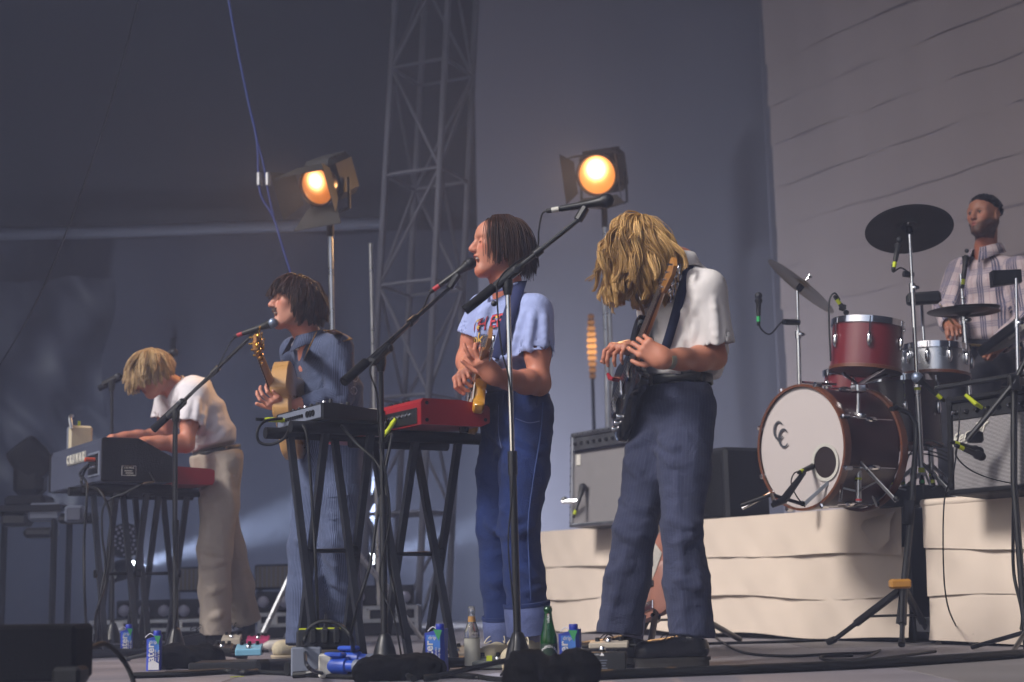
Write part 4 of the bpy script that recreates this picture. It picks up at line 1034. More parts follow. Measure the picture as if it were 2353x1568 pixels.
# ------------------------------------------------------------------ the blond keyboard player
def keyboardist():
    J = dict(hipL=at(512, 1062, 8.14), kneeL=at(495, 1262, 8.06), hemL=at(494, 1458, 8.10), hipR=at(487, 1062, 8.30), kneeR=at(523, 1262, 8.26), hemR=at(567, 1430, 8.40))
    loc = on_floor(520, 1480)
    hm = frame(at(347, 856, 8.10), AUD*.80-UP*.58+LEF*.12, AUD*.58+UP*.8)
    nk = at(398, 889, 8.17)
    head = head_mesh(hm, nk, at(432, 925, 8.18), mouth=0, nose=1.0)
    SL, SR, EL, ER = at(447, 905, 8.03), at(392, 905, 8.34), at(428, 1022, 7.95), at(376, 1005, 8.36)
    WL, WR = at(338, 1016, 7.83), at(292, 1004, 8.12)
    flat = [(.35, .5, .3), (.35, .5, .3), (.35, .5, .3), (.4, .5, .3)]; th = [(.7, .6, .3), (.85, .3, .3), (.9, .1, .3)]
    aL = arm_mesh(SL, EL, WL, AUD*.95-UP*.1, -UP, 1, flat, th); aR = arm_mesh(SR, ER, WR, AUD*.95-UP*.05, -UP, -1, flat, th)
    p = body_obj('person', 'blond keyboard player in white t-shirt and beige trousers bending over the keys', [head[:2], aL, aR], SK_BLON, loc, head[2])
    face_bits(p, hm, '#6a4c30', 'shut')
    spine = [at(500, 1045, 8.22), at(487, 1005, 8.22), at(462, 955, 8.20), at(436, 912, 8.19), at(424, 900, 8.18)]
    F = shirt_field(spine, [.150, .168, .182, .180, .17], [.118, .128, .132, .118, .10], LEF, [(SL, EL, .62), (SR, ER, .6)], nk, sl_r=(.078, .090), yoke=.052, res=.007)
    for pts in (((440, 920), (420, 970)), ((455, 920), (450, 975)), ((470, 940), (455, 1020)), ((500, 960), (470, 1030)), ((520, 990), (480, 1035)), ((400, 920), (395, 970)), ((420, 985), (440, 1030))): crease(F, pts, .010, .028)
    bn = (spine[0]-spine[1]).normalized(); F.cut(at(496, 1031, 8.22), bn+AUD*.05, .02); F.wob(.0025, 18, 41); F.wob(.0026, 18, 42, sharp=True)
    nd = (hm.translation-nk).normalized(); F.cone(nk-nd*.03, nk+nd*.12, .063, .074, .01, op='s')
    vs, fs = F.mesh(1); mesh_obj('t_shirt', vs, fs, W_TEE, p, 180)
    nx, ny, nz_ = basis(nd, LEF); ring = [nk-nd*.012+nx*.072*math.cos(a*.2618)+ny*.074*math.sin(a*.2618) for a in range(25)]
    MB().tube(ring, .0085, 7, cap=False).build('neck_rib', W_TEE, p, 180)
    F = legs_field(J, .108, .106, .092, .082, LEF, at(499, 1042, 8.22), .150, .118, res=.0075)
    for pts in (((455, 1090), (475, 1180)), ((520, 1080), (535, 1170)), ((450, 1130), (500, 1120)), ((455, 1260), (510, 1275)), ((470, 1300), (520, 1290)), ((480, 1360), (515, 1350)), ((540, 1330), (570, 1320)), ((480, 1100), (490, 1400)), ((545, 1300), (570, 1400)), ((485, 1420), (510, 1410))): crease(F, pts, .011, .028)
    F.cut(at(499, 1040, 8.22), UP+AUD*.15, .006); F.wob(.0035, 17, 43, (1, 1, .7)); F.wob(.0028, 24, 44, (1, 1, 1.2), sharp=True); cut_hems(F, J, .082)
    vs, fs = F.mesh(1); mesh_obj('trousers', vs, fs, BEIGE, p, 180)
    belt(p, at(498, 1038, 8.22), LEF, .160, .127, .036, tilt=AUD*0-UP*.024)
    for s, d in (('L', AUD), ('R', (AUD*.8-UP*.0+LEF*.2).normalized())):
        h = J['hem'+s].copy(); h.z = 0; h -= d*.06
        if s == 'R': h.z = .0
        shoe(p, J['hem'+s], h+d*.29, h, LEATHER, SOLE_D, LACE_B, h=.11, w=.048, sole=.026)
    MB().tube([J['hemR']-UP*.22, J['hemR']-UP*.1, J['hemR']+UP*.06], [.05, .046, .05], 14).build('sock', SOCK_D, p, 60)
    MB().tube([J['hemL']-UP*.16, J['hemL']+UP*.06], [.046, .05], 14).build('sock', SOCK_D, p, 60)
    HB = hair_mat('straw_blond_hair', '#7d5e38', '#d9b98a', .5)
    roots, u = scalp(3400, 28, lambda x, y, z: (z > -.70+.50*(x > -.1)) & ~((x > .72) & (z < .45)) & ~((x > .36) & (z < .12)))
    crown = np.array((-.5, 0, .86)); tang = -(crown[None]-u*(u@crown)[:, None]); tang /= np.linalg.norm(tang, axis=1)[:, None]+1e-6
    dirs = tang+u*.2; zr = roots[:, 2]
    lens = np.where(u[:, 0] > .2, .115+.07*np.clip(u[:, 2], 0, 1), np.clip((zr+.10)*.65+.03, .045, .15))
    hair(p, hm, HB, roots, dirs, lens, 22, r=.0019, steps=12, grav=.45, hug=.8, lay=(.07, .22), wave=(.001, 6), clump=20, jitter=.06, cl_pull=.55, tint=(0, 1))
    cap_mesh(p, hm, HB, [((.062, 0, .05), (1, 0, .15)), ((.035, 0, 0), (1, 0, -.1)), ((0, 0, -.055), (0, 0, -1))], 1.10)
    return p
keyboardist()
# ------------------------------------------------------------------ the drummer
def drummer():
    J = dict(hipL=at(2300, 815, 8.40), kneeL=at(2262, 872, 8.02), hemL=at(2270, 1150, 7.98), hipR=at(2262, 815, 8.56), kneeR=at(2185, 880, 8.28), hemR=at(2190, 1150, 8.22))
    loc = at(2280, 840, 8.5); loc.z = .66
    hm = frame(at(2262, 497, 8.30), Vector((-.80, -.60, .06)), Vector((0, 0, 1)))
    nk = at(2266, 577, 8.36)
    head = head_mesh(hm, nk, at(2270, 620, 8.40), mouth=0, nose=1.05, beard=.72, neck_r=.062)
    SL, SR, EL, ER = at(2345, 620, 8.20), at(2205, 622, 8.52), at(2365, 735, 8.15), at(2172, 715, 8.42)
    WL, WR = at(2300, 790, 8.02), at(2186, 748, 8.20)
    grip = [(1.0, 1.2, .7)]*4; th = [(.8, .2, .6), (.85, .0, .6), (.8, -.2, .6)]
    aL = arm_mesh(SL, EL, WL, AUD*.8-UP*.3-LEF*.2, -UP*.6-LEF*.6, 1, grip, th); aR = arm_mesh(SR, ER, WR, AUD*.5-UP*.25+LEF*.6, -UP*.7, -1, grip, th)
    p = body_obj('person', 'bearded drummer with cropped dark hair and checked shirt seated behind the kit', [head[:2], aL, aR], SK_DRUM, loc, head[2])
    face_bits(p, hm, '#17100d', 'open', 1.2)
    PL = cloth_mat('checked_cloth', '#b9a9ac', stripes=[('st', .105, .10, '#2f3556', .9), ('st', .0525, .0, '#2f3556', 0)], weave=.2, wr=.3, var=.04)
    n, b = nodes(PL); src = b.inputs['Base Color'].links[0].from_socket
    def bars(attr, period, offs, wd, c, amt, src):
        a = n.nodes.new('ShaderNodeAttribute'); a.attribute_name = attr; fr = math_n(n, 'FRACT', math_n(n, 'DIVIDE', a.outputs['Fac'], period))
        for o_ in offs:
            lt = math_n(n, 'LESS_THAN', math_n(n, 'ABSOLUTE', math_n(n, 'SUBTRACT', fr, o_)), wd/2); src = mixcol(n, math_n(n, 'MULTIPLY', lt, amt), src, s2l(c))
        return src
    src = bars('st', .105, (.36, .64), .085, '#343a5c', .9, src); src = bars('st', .105, (.0,), .035, '#8a3a48', .7, src); src = bars('st_len', .105, (.38, .5, .62), .075, '#6a6a86', .55, src)
    link(n, src, b.inputs['Base Color'])
    spine = [at(2282, 770, 8.44), at(2278, 710, 8.43), at(2272, 650, 8.41), at(2268, 615, 8.40)]
    F = shirt_field(spine, [.19, .195, .200, .18], [.15, .145, .140, .11], LEF, [(SL, EL, .98), (SR, ER, .98)], nk, sl_r=(.078, .078), yoke=.05, res=.0075)
    for (e_, w_) in ((EL, WL), (ER, WR)): F.cone(e_, Vector(e_).lerp(w_, .92), .072, .062, .03); F.cone(Vector(e_).lerp(w_, .85), Vector(e_).lerp(w_, 1.1), .045, .05, .004, op='s')
    for pts in (((2200, 640), (2190, 700)), ((2240, 650), (2230, 740)), ((2290, 650), (2280, 740)), ((2320, 660), (2310, 740)), ((2180, 700), (2210, 720))): crease(F, pts, .010, .028)
    F.wob(.004, 26, 51, (1, 1, .6)); F.cone(nk-UP*.02, nk+UP*.1+AUD*.05, .066, .085, .01, op='s')
    vs, fs = F.mesh(1); o = mesh_obj('shirt', vs, fs, PL, p, 180)
    stripe_attr(o, loc, [([spine[0], spine[1], spine[3]], -AUD, .17), ([SL, EL], -AUD, .09), ([EL, WL], UP, .08), ([SR, ER], -AUD, .09), ([ER, WR], UP, .08)])
    for s in (-1, 1):
        c = MB(); b0 = nk-UP*.012; g = []
        for j in range(3):
            row = []
            for i in range(9):
                a = s*(.30+2.5*i/8); dv = AUD*math.cos(a)+LEF*math.sin(a); ex = .05*math.exp(-i/2.2)
                row.append(b0+dv*(.068+.018*j+(ex*.6 if j == 2 else 0))+UP*((.040, .036, -.014)[j]-(ex*.9 if j == 2 else 0)-.02*math.cos(a)))
            g.append(row if s > 0 else row[::-1])
        q = c.sheet(g).build('collar', PL, p, 180); q.modifiers.new('t', 'SOLIDIFY').thickness = .004; stripe_attr(q, loc, [([nk-UP*.1, nk+UP*.1], -AUD, .1)])
    btn = mat('shirt_button', '#c9bdb4', .4)
    for py in (640, 668, 700, 732):
        q = surf(F, 2266-(py-640)*.05, py)
        if q: MB().ball(q-Vector((0, .002, 0)), (.006, .003, .006), 8).build('button', btn, p)
    F = legs_field(J, .10, .098, .085, .07, LEF, at(2280, 790, 8.46), .16, .135, res=.009); F.wob(.004, 22, 53); vs, fs = F.mesh(1); mesh_obj('trousers', vs, fs, SOCK_D, p, 180)
    for s in 'LR':
        h = J['hem'+s].copy(); h.z = .665; d = AUD; h -= d*.05; shoe(p, J['hem'+s], h+d*.29, h, LEATHER, SOLE_D, LACE_B, h=.075)
    HB = hair_mat('cropped_black_hair', '#0b0807', '#1d1512', .6)
    cap_mesh(p, hm, HB, [((.0, 0, .034), (.34, 0, -1)), ((-.02, 0, -.03), (.15, 0, -1))], 1.055, fore=True)
    roots, u = scalp(900, 38, lambda x, y, z: (z > -.3+.3*(x > -.1)) & ~((x > .68) & (z < .62)) & ~((x > .38) & (z < .25)))
    hair(p, hm, HB, roots, u+np.array((.4, 0, .1)), np.full(len(u), .016), 23, r=.002, steps=3, grav=.05, hug=.3, lay=(.02, .09), jitter=.2, clump=10)
    hv, hf, hk = head; bi = np.nonzero(hk['stubble'] > .5)[0]; bi = np.random.default_rng(4).choice(bi, min(500, len(bi)), replace=False); bm_ = MB(); cen = np.array(tuple(hm@Vector((.02, 0, -.05))))
    gb = np.random.default_rng(9)
    for i in bi:
        q = hv[i]; nrm_ = q-cen; nrm_ /= np.linalg.norm(nrm_); v_ = nrm_*.6+np.array((0, 0, -.8))+gb.normal(size=3)*.25; v_ /= np.linalg.norm(v_); bm_.tube([Vector(q), Vector(q+v_*.007)], [.0011, .0005], 3, cap=False)
    ob_ = bm_.build('beard', HB, p, 180); set_attr(ob_, 'tint', np.random.default_rng(3).random(len(ob_.data.vertices)))
    # sticks in both fists
    st = mat('hickory_stick', '#b49a72', .5, var=.15)
    for (w, a, b_) in ((WR, at(2160, 700, 8.0), at(2208, 770, 8.2)), (WL, at(2155, 788, 7.75), at(2345, 800, 8.1))):
        k = thing('drumstick', 'pale drumstick gripped in the drummer\'s '+('raised' if w is WR else 'lowered')+' fist', 'drumstick', b_, 'drumsticks held by the drummer')
        MB().tube([b_, b_.lerp(a, .85), b_.lerp(a, .97), a], [.0075, .0065, .004, .005], 8).build('shaft', st, k, 60)
    return p
drummer()
# ================================================================== instruments and stage gear
SAX = (AUD, LEF, UP)
def hit(px, py, lift=.004, only=('shirt', 't_shirt', 'jacket')):
    "the garment's surface behind a spot of the photograph"
    dg = bpy.context.evaluated_depsgraph_get(); o = Vector((0, 0, CAM_Z)); d = (at(px, py, 5)-o).normalized()
    for _ in range(30):
        ok, loc, nrm, _i, ob, _m = SC.ray_cast(dg, o, d)
        if not ok: break
        if ob.name.split('.')[0] in only: return loc-d*lift
        o = loc+d*.003
    return at(px, py, 6)
M_BODYBLK = mat('black_gloss', '#0d0d10', .18, var=.1, coat=.5); M_BUTTER = mat('butterscotch', '#c08a2e', .3, var=.12, vscale=4, coat=.4)
M_BLONDE = mat('blond_maple', '#b98d54', .3, var=.15, vscale=3, coat=.4, stretch=(1, 1, 6)); M_MAPLE = mat('maple_neck', '#a8743c', .35, var=.15, vscale=8, coat=.3)
M_ROSE = mat('rosewood', '#38221a', .5, var=.2); M_STRING = mat('string_steel', '#b8b4ac', .3, .9); M_GOLD = mat('gold_plate', '#b58a3a', .25, 1.0); M_PEARL = mat('white_plastic', '#cfcac2', .4)
M_PEACH = mat('peach_finish', '#b77f6e', .35, var=.08, coat=.3); M_STRAP = cloth_mat('navy_strap', '#1d2440'); M_STRAP_G = mat('brocade_strap', '#6a4a14', .7, var=.8, vscale=55)
TELE = [(0, .02), (.0, .09), (.03, .145), (.08, .162), (.14, .155), (.19, .125), (.24, .112), (.29, .125), (.34, .145), (.385, .135), (.40, .10), (.385, .05), (.375, .03), (.375, -.03), (.33, -.045), (.325, -.09), (.35, -.13), (.31, -.152), (.26, -.125), (.21, -.115), (.15, -.145), (.09, -.165), (.035, -.15), (.0, -.09), (0, -.02)]
PBASS = [(0, .02), (.005, .09), (.04, .15), (.10, .168), (.17, .15), (.24, .118), (.31, .122), (.38, .15), (.45, .165), (.485, .145), (.47, .11), (.42, .075), (.40, .03), (.40, -.03), (.41, -.07), (.44, -.11), (.42, -.14), (.36, -.135), (.29, -.11), (.21, -.125), (.13, -.165), (.06, -.165), (.01, -.11), (0, -.03)]
ARCH = [(0, .02), (.006, .09), (.04, .16), (.10, .20), (.17, .205), (.24, .165), (.29, .135), (.34, .132), (.39, .14), (.43, .125), (.455, .08), (.46, .03), (.46, -.03), (.44, -.05), (.405, -.06), (.39, -.10), (.36, -.13), (.30, -.13), (.24, -.16), (.17, -.205), (.10, -.20), (.04, -.16), (.006, -.09), (0, -.02)]
def smooth_poly(p, n=3):
    q = spline([Vector((a, b, 0)) for a, b in p+[p[0]]], n); return [(v.x, v.y) for v in q[:-1]]
def guitar(name, label, T, E, fn, outline, bl, thick, mbody, mneck, mboard, nstr, tuner, head='fender', nut=.88, guard=None, hard=M_CHROME, flip=1):
    T, E = Vector(T), Vector(E); a = (T-E); L = a.length; a.normalize(); f = Vector(fn); f = (f-a*f.dot(a)).normalized(); c = a.cross(f)*flip
    ax = (a, c, f); t = thing(name, label, 'guitar', E)
    P = lambda u, v, w=0: E+a*u+c*v+f*w
    sc = bl/max(p[0] for p in outline); ol = [(x*sc, y) for x, y in smooth_poly(outline)]
    b = MB(); m = len(ol); rings = []
    for w, s in ((-thick/2, .94), (-thick/2+.008, 1), (thick/2-.008, 1), (thick/2, .94)):
        cx_ = sum(p[0] for p in ol)/m; rings.append([P(cx_+(x-cx_)*s, y*s, w) for x, y in ol])
    vs = [v for r in rings for v in r]; fs = [tuple(range(m))[::-1], tuple(range(3*m, 4*m))]
    for r in range(3): fs += [(r*m+i, r*m+(i+1) % m, (r+1)*m+(i+1) % m, (r+1)*m+i) for i in range(m)]
    b.add(vs, fs); body = b.build('body', mbody, t, 50)
    nb = bl*.92; un = L*nut; top = thick/2
    # neck and board
    n = MB(); prof = [(nb-.04, .029, .024), (un, .0215, .019), (un+.01, .021, .016)]
    for i in range(2):
        pass
    pts = []; k = 10
    for u, hw, th in prof: pts.append([P(u, hw*math.cos(math.pi*j/k), top+.002-th*math.sin(math.pi*j/k)) for j in range(k+1)])
    n.sheet(pts); n.add(pts[0], [tuple(range(k+1))]); neck = n.build('neck', mneck, t, 60)
    fb = MB(); fb.add([P(nb-.06, -.030, top+.002), P(nb-.06, .030, top+.002), P(un, .0215, top+.002), P(un, -.0215, top+.002), P(nb-.06, -.029, top+.008), P(nb-.06, .029, top+.008), P(un, .0208, top+.007), P(un, -.0208, top+.007)],
           [(0, 3, 2, 1), (4, 5, 6, 7), (0, 1, 5, 4), (1, 2, 6, 5), (2, 3, 7, 6), (3, 0, 4, 7)]); fb.build('fretboard', mboard, t, 0)
    fr = MB(); sl_ = un-bl*.32
    for q in range(1, 18):
        u = un-sl_*(1-2**(-q/12)); 
        if u > nb-.05: fr.tube([P(u, -.025, top+.009), P(u, .025, top+.009)], .0012, 4)
    fr.build('frets', hard, t, 0)
    # headstock
    h = MB()
    hp = [(un, -.021), (un+.025, -.030), (L-.03, -.045), (L, -.03), (L, .01), (L-.02, .026), (un+.02, .022), (un, .021)] if head == 'fender' else [(un, -.022), (un+.02, -.034), (L-.02, -.045), (L, -.02), (L-.012, 0), (L, .02), (L-.02, .045), (un+.02, .034), (un, .022)]
    h.prism(hp, P(0, 0, top-.013), ax, .014); hs = h.build('headstock', mneck, t, 40)
    tm = MB(); span = L-un-.04
    for q in range(nstr):
        sides = [(-1, un+.03+span*q/max(1, nstr-1))] if head == 'fender' else [((-1) ** q, un+.03+span*(q//2)/max(1, nstr//2-1))]
        for sg, u in sides:
            tm = MB(); tm.lathe(P(u, sg*.018, top), f, [(.004, -.02), (.004, .014), (.0055, .015), (.0055, .019), (0, .02)], 10)
            tm.tube([P(u, sg*.03, top-.022), P(u, sg*(.055+tuner*.2), top-.022)], .003, 6)
            tm.ball(P(u, sg*(.062+tuner*.5), top-.022), (tuner*.62, tuner*.7, .004), 10, ax)
            tm.box(P(u, sg*.026, top-.02), (.02, .024, .012), ax, .002); tm.build('tuner', hard, t, 50)
    # strings, bridge, pickups, knobs
    for q in range(nstr):
        y0 = (-.026 if nstr == 4 else -.024)+.05*q/(nstr-1); y1 = -.016+.032*q/(nstr-1)
        MB().tube([P(bl*.12, y0, top+.016), P(un, y1, top+.010), P(un+.03+span*(q/(nstr-1)), -.016 if head == 'fender' else y1, top+.012)], .0013 if nstr == 4 else .0009, 4).build('string', M_STRING, t, 0)
    MB().box(P(bl*.12, 0, top+.006), (.045, .08, .012), ax, .003).build('bridge', hard, t)
    for u in (bl*.38, bl*.62): MB().box(P(u, 0, top+.004), (.03, .075, .012), ax, .004).build('pickup', mat('pickup_cover', '#16161a', .4) if guard else hard, t)
    if guard: MB().prism([(bl*.30, -.02), (bl*.32, -.11), (bl*.5, -.10), (bl*.82, -.10), (bl*.86, .05), (bl*.7, .10), (bl*.5, .05)], P(0, 0, top+.0015), ax, .003).build('pickguard', guard, t, 0)
    for q in range(3): MB().lathe(P(bl*(.10+.09*q), -.10, top), f, [(.011, 0), (.011, .014), (.009, .017), (0, .017)], 14).build('knob', hard, t, 50)
    return t, P, ax, L
def ribbon(parent, pts, nrm, w, material, name, th=.003):
    P = spline(pts, 6); g = [[], []]
    for i, p in enumerate(P):
        d = (P[min(i+1, len(P)-1)]-P[max(i-1, 0)]).normalized(); n_ = nrm if isinstance(nrm, Vector) else nrm[i*len(nrm)//len(P)]
        s = d.cross(n_).normalized(); g[0].append(p-s*w/2); g[1].append(p+s*w/2)
    o = MB().sheet(g).build(name, material, parent, 180); o.modifiers.new('t', 'SOLIDIFY').thickness = th; return o
bpy.context.view_layer.update()
# bass guitar
T, E = at(1561, 598, 5.14), at(1418, 958, 5.93)
bass, P, ax, L = guitar('bass_guitar', 'black bass guitar with maple headstock slung low by the long-haired player', T, E, Vector((-.97, -.16, .12)), PBASS, .46, .044, M_BODYBLK, M_MAPLE, M_ROSE, 4, .022, nut=.83, flip=-1)
red = mat('red_plug', '#8e1f28', .4)
MB().tube([P(.05, .15, .02), P(.03, .17, .03), P(.02, .20, .035)], [.009, .010, .007], 8).build('jack_plug', red, bass)
sp = [hit(1518, 830, .010), hit(1536, 780, .010), hit(1556, 710, .010), hit(1572, 650, .012), hit(1584, 610, .014)]
st = ribbon(bass, sp, Vector((-.2, -1, .1)), .036, M_STRAP, 'strap')
# telecaster-shaped guitar
T, E = at(1138, 762, 5.36), at(1090, 925, 6.16)
tele, P, ax, L = guitar('electric_guitar', 'butterscotch electric guitar held by the singer in the blue t-shirt', T, E, Vector((-.98, -.05, .14)), TELE, .40, .045, M_BUTTER, M_MAPLE, M_MAPLE, 6, .012, nut=.82, guard=M_PEARL, flip=-1)
sp = [hit(1150, 800, .012), hit(1165, 745, .012), hit(1182, 690, .012), hit(1196, 648, .014)]
ribbon(tele, [hit(1142, 825, .012)]+sp, Vector((-.3, -1, .1)), .058, mat('navy_webbing', '#16214e', .8), 'strap')
# archtop guitar
T, E = at(603, 778, 6.42), at(690, 1000, 7.10)
arch, P, ax, L = guitar('archtop_guitar', 'blond archtop guitar with gold tuners in front of the striped jacket', T, E, Vector((-.99, -.05, .02)), ARCH, .46, .085, M_BLONDE, M_MAPLE, M_ROSE, 6, .013, head='three', nut=.84, hard=M_GOLD, flip=-1)
sp = [hit(692, 850, .012), hit(704, 815, .012), hit(722, 778, .014)]
ribbon(arch, [P(.43, .10, .0), hit(672, 905, .01)]+sp, Vector((-.5, -1, .2)), .06, M_STRAP_G, 'strap')
ribbon(arch, [hit(757, 760, .012), hit(775, 768, .012), hit(800, 783, .012)], Vector((0, -.7, 1)), .05, M_STRAP_G, 'strap')
# ------------------------------------------------------------------ keyboards
M_GREYTOLEX = mat('grey_tolex', '#3f4456', .55, var=.15, vscale=8, bump=.25, bscale=140); M_BLKTOLEX = mat('black_tolex', '#0b0b0e', .6, spec=.25, var=.15, bump=.3, bscale=160)
M_NORD = mat('red_lacquer', '#8e1a22', .35, var=.08, coat=.2); M_LETTER = mat('pale_letters', '#c9c5bb', .5); M_PANEL = mat('grey_panel', '#6a7080', .45, var=.08); M_SYNTH = mat('synth_black', '#0e0f13', .5, var=.1)
M_WHITE = mat('white_paint', '#bdbab2', .5, var=.05); M_TAPE_Y = mat('neon_tape', '#b6c21a', .6, var=.05); M_TAPE_G = mat('green_tape', '#1f9d55', .6); M_TAPE_R = mat('red_tape', '#a3222c', .6); M_KEYW = mat('key_white', '#c4c0b8', .35)
def kb(name, label, px, py, d, w, L, prof, mats, cheek=True):
    "keyboard whose near audience-side bottom corner is seen at px, py; prof = side outline (depth from audience edge, height)"
    c0 = at(px, py, d); t = thing(name, label, 'keyboard', c0)
    ax = (-AUD, UP, -LEF); th = .022
    MB().prism([(a, b) for a, b in prof], c0, ax, L-2*th, th).build('case', mats[0], t, 30)
    for o_ in (0, L-th): MB().prism([(a, b) for a, b in prof], c0, ax, th, o_).build('end_cheek', mats[1], t, 30)
    return t, c0, (lambda a, h, l: c0-AUD*a+UP*h-LEF*l)
org, c0, Q = kb('organ_keyboard', 'grey and black vintage organ keyboard on the stand before the blond player', 237, 1106, 7.45, .36, .97, [(0, 0), (.36, .0), (.36, .13), (.18, .222), (.0, .222)], (M_GREYTOLEX, M_BLKTOLEX))
an = -AUD; pax = (LEF, UP, AUD)
pm = MB().box(Q(-.003, .105, .49), (.94, .200, .006), (LEF, UP, AUD), .002); pm.build('back_panel', M_GREYTOLEX, org)
for i, chh in enumerate('CRUMAR'):
    o_ = Q(-.008, .150, .60-i*.058+.00)
    MB().box(o_, (.050, .058, .006), pax, .003).build('letter_tile', mat('letter_tile', '#8f8d8a', .4, .4) if i == 0 else bpy.data.materials['letter_tile'], org)
    text_mesh(chh, .062, o_+AUD*.005, pax, .005, M_LETTER, 'letter', org, bold=.002, sx=.8)
jp = Q(-.008, .095, .14); MB().box(jp, (.19, .125, .006), pax, .003).build('jack_panel', M_PANEL, org); MB().box(jp+AUD*.004, (.165, .10, .004), pax).build('jack_plate', M_BLACK, org)
for k in range(5): MB().lathe(jp+AUD*.006+LEF*(-.05+.025*k)+UP*(.02 if k % 2 else -.015), AUD, [(.008, 0), (.008, .012), (.005, .02), (0, .02)], 10).build('socket', M_CHROME, org)
MB().tube([jp+AUD*.01+LEF*.05+UP*.02, jp+AUD*.06+LEF*.05+UP*.02], .011, 8).build('plug', mat('orange_plug', '#b8431c', .5), org)
np_ = Q(.13, .055, -.002); MB().box(np_, (.075, .052, .004), (-AUD, UP, LEF), .001).build('name_plate', M_STEEL, org); MB().box(np_+LEF*.002, (.068, .046, .003), (-AUD, UP, LEF)).build('plate_face', M_BLACK, org)
text_mesh('CRUMAR', .013, np_+LEF*.005+UP*.014, (-AUD, UP, LEF), .001, M_LETTER, 'plate_text', org)
for k in range(3): MB().box(np_+LEF*.004+UP*(-.001-.011*k)-AUD*(-.004+.006*k), (.04, .005, .001), (-AUD, UP, LEF)).build('plate_line', M_LETTER, org)
for k in (0, .97): MB().box(Q(-.005, .11, k+.005), (.014, .215, .012), pax, .003).build('edge_strip', M_BLKTOLEX, org)
kk = MB()
for k in range(29): MB().box(Q(.30, .142, .09+k*.028), (.025, .13, .02), (LEF, AUD, UP), .002).build('key', M_KEYW, org)
nd1, c0, Q1 = kb('red_keyboard', 'red-ended stage keyboard tucked behind the grey organ', 346, 1112, 7.72, .34, .9, [(0, 0), (.34, 0), (.35, .02), (.35, .075), (.33, .085), (.12, .095), (.0, .095)], (M_NORD, M_NORD))
syn, c0, QS = kb('black_synthesizer', 'flat black synthesizer with grey jack panel beside the red keyboard', 744, 962, 5.75, .27, .46, [(0, 0), (.27, 0), (.27, .04), (.05, .064), (.0, .064)], (M_SYNTH, M_SYNTH))
MB().box(QS(-.003, .032, .23), (.42, .052, .005), pax, .002).build('back_panel', M_PANEL, syn)
for k in range(10): MB().lathe(QS(-.006, .030, .19+.022*k), AUD, [(.0075, 0), (.0075, .006), (.004, .007), (.004, .004)], 10).build('jack_socket', M_BLACK, syn)
for k in range(3): MB().lathe(QS(-.006, .031, .085+.028*k), AUD, [(.013, 0), (.013, .004), (.008, .005), (.008, .002)], 14).build('midi_socket', M_BLACK, syn)
for r in range(2):
    for k in range(7): MB().lathe(QS(.05+.075*r, .062-.008*r, .045+.06*k), UP, [(.009, 0), (.008, .018), (.006, .022), (0, .022)], 10).build('knob', M_STEEL if k % 3 == 1 else M_BLACK, syn, 50)
for k in range(18): MB().box(QS(.215, .046, .04+k*.0215), (.019, .095, .014), (LEF, AUD, UP), .002).build('key', M_KEYW, syn)
nd, c0, QN = kb('red_stage_keyboard', 'red stage keyboard with black back in front of the jeans', 968, 975, 5.70, .31, .88, [(0, .0), (.27, .0), (.31, .016), (.312, .075), (.30, .086), (.18, .102), (.01, .102), (.0, .088)], (M_NORD, M_NORD))
MB().box(QN(-.003, .037, .44), (.82, .062, .006), pax, .002).build('back_panel', M_SYNTH, nd)
for k in range(8): MB().lathe(QN(-.006, .044, .08+.03*k), AUD, [(.008, 0), (.008, .006), (.004, .007), (.004, .004)], 10).build('jack_socket', M_CHROME, nd)
for (a_, h_) in ((.025, .085), (.025, .018), (.29, .028)): MB().lathe(QN(a_, h_, 0), LEF, [(.0075, 0), (.0075, .003), (.004, .004), (0, .002)], 10).build('screw', M_BLACK, nd, 50)
for k in range(4): MB().lathe(QN(.06, .100, .22+.05*k), UP, [(.011, 0), (.010, .02), (0, .021)], 12).build('knob', M_BLACK, nd, 50)
MB().lathe(QN(.22, .0, .05), -UP, [(.02, 0), (.018, .02), (0, .02)], 12).build('foot', M_BLACK, nd)
# x-stands
def xstand(label, c, hgt, L, half, arms=.46, two=.16, off=0.0):
    "c = floor centre; X opens along LEF, arms lie along AUD"
    c = Vector(c); t = thing('keyboard_stand', label, 'stand', c, 'folding keyboard stands')
    for a in (-two/2, two/2):
        for s in (-1, 1):
            o_ = AUD*(a+(.022 if s > 0 else -.022))
            MB().tube([c+o_+LEF*s*half+UP*.03, c+o_-LEF*s*half*.9+UP*hgt], .019, 4, hint=AUD+LEF).build('leg', M_SQ, t, 20)
    for s in (-1, 1):
        MB().tube([c-AUD*arms*.5+LEF*s*half*.9+UP*(hgt+.005), c+AUD*arms*.5+LEF*s*half*.9+UP*(hgt+.005)], .024, 12).build('arm', M_FOAM, t)
        MB().tube([c-AUD*.22+LEF*s*half+UP*.027, c+AUD*.22+LEF*s*half+UP*.027], .022, 10).build('foot_bar', M_SQ, t)
        for e in (-1, 1): MB().tube([c+AUD*e*.21+LEF*s*half+UP*.028, c+AUD*e*.25+LEF*s*half+UP*.028], .027, 12).build('foot_cap', M_RUBBER, t)
    MB().lathe(c-AUD*.12+UP*hgt*.5, AUD, [(.014, 0), (.024, .005), (.024, .03), (.010, .035), (.008, .22), (.022, .225), (.022, .245), (0, .245)], 14).build('pivot_knob', M_BLACK, t)
    return t
M_SQ = mat('stand_tube', '#22242b', .45, .2, var=.15); M_FOAM = mat('foam_sleeve', '#0c0c0f', .85, var=.1, spec=.2)
def base_under(QQ, a, l, z): q = QQ(a, 0, l); return Vector((q.x, q.y, 0)), q.z-.03
c, z = base_under(Q, .18, .30, 0); xstand('black folding keyboard stand under the near end of the grey organ', c, z, 0, .15)
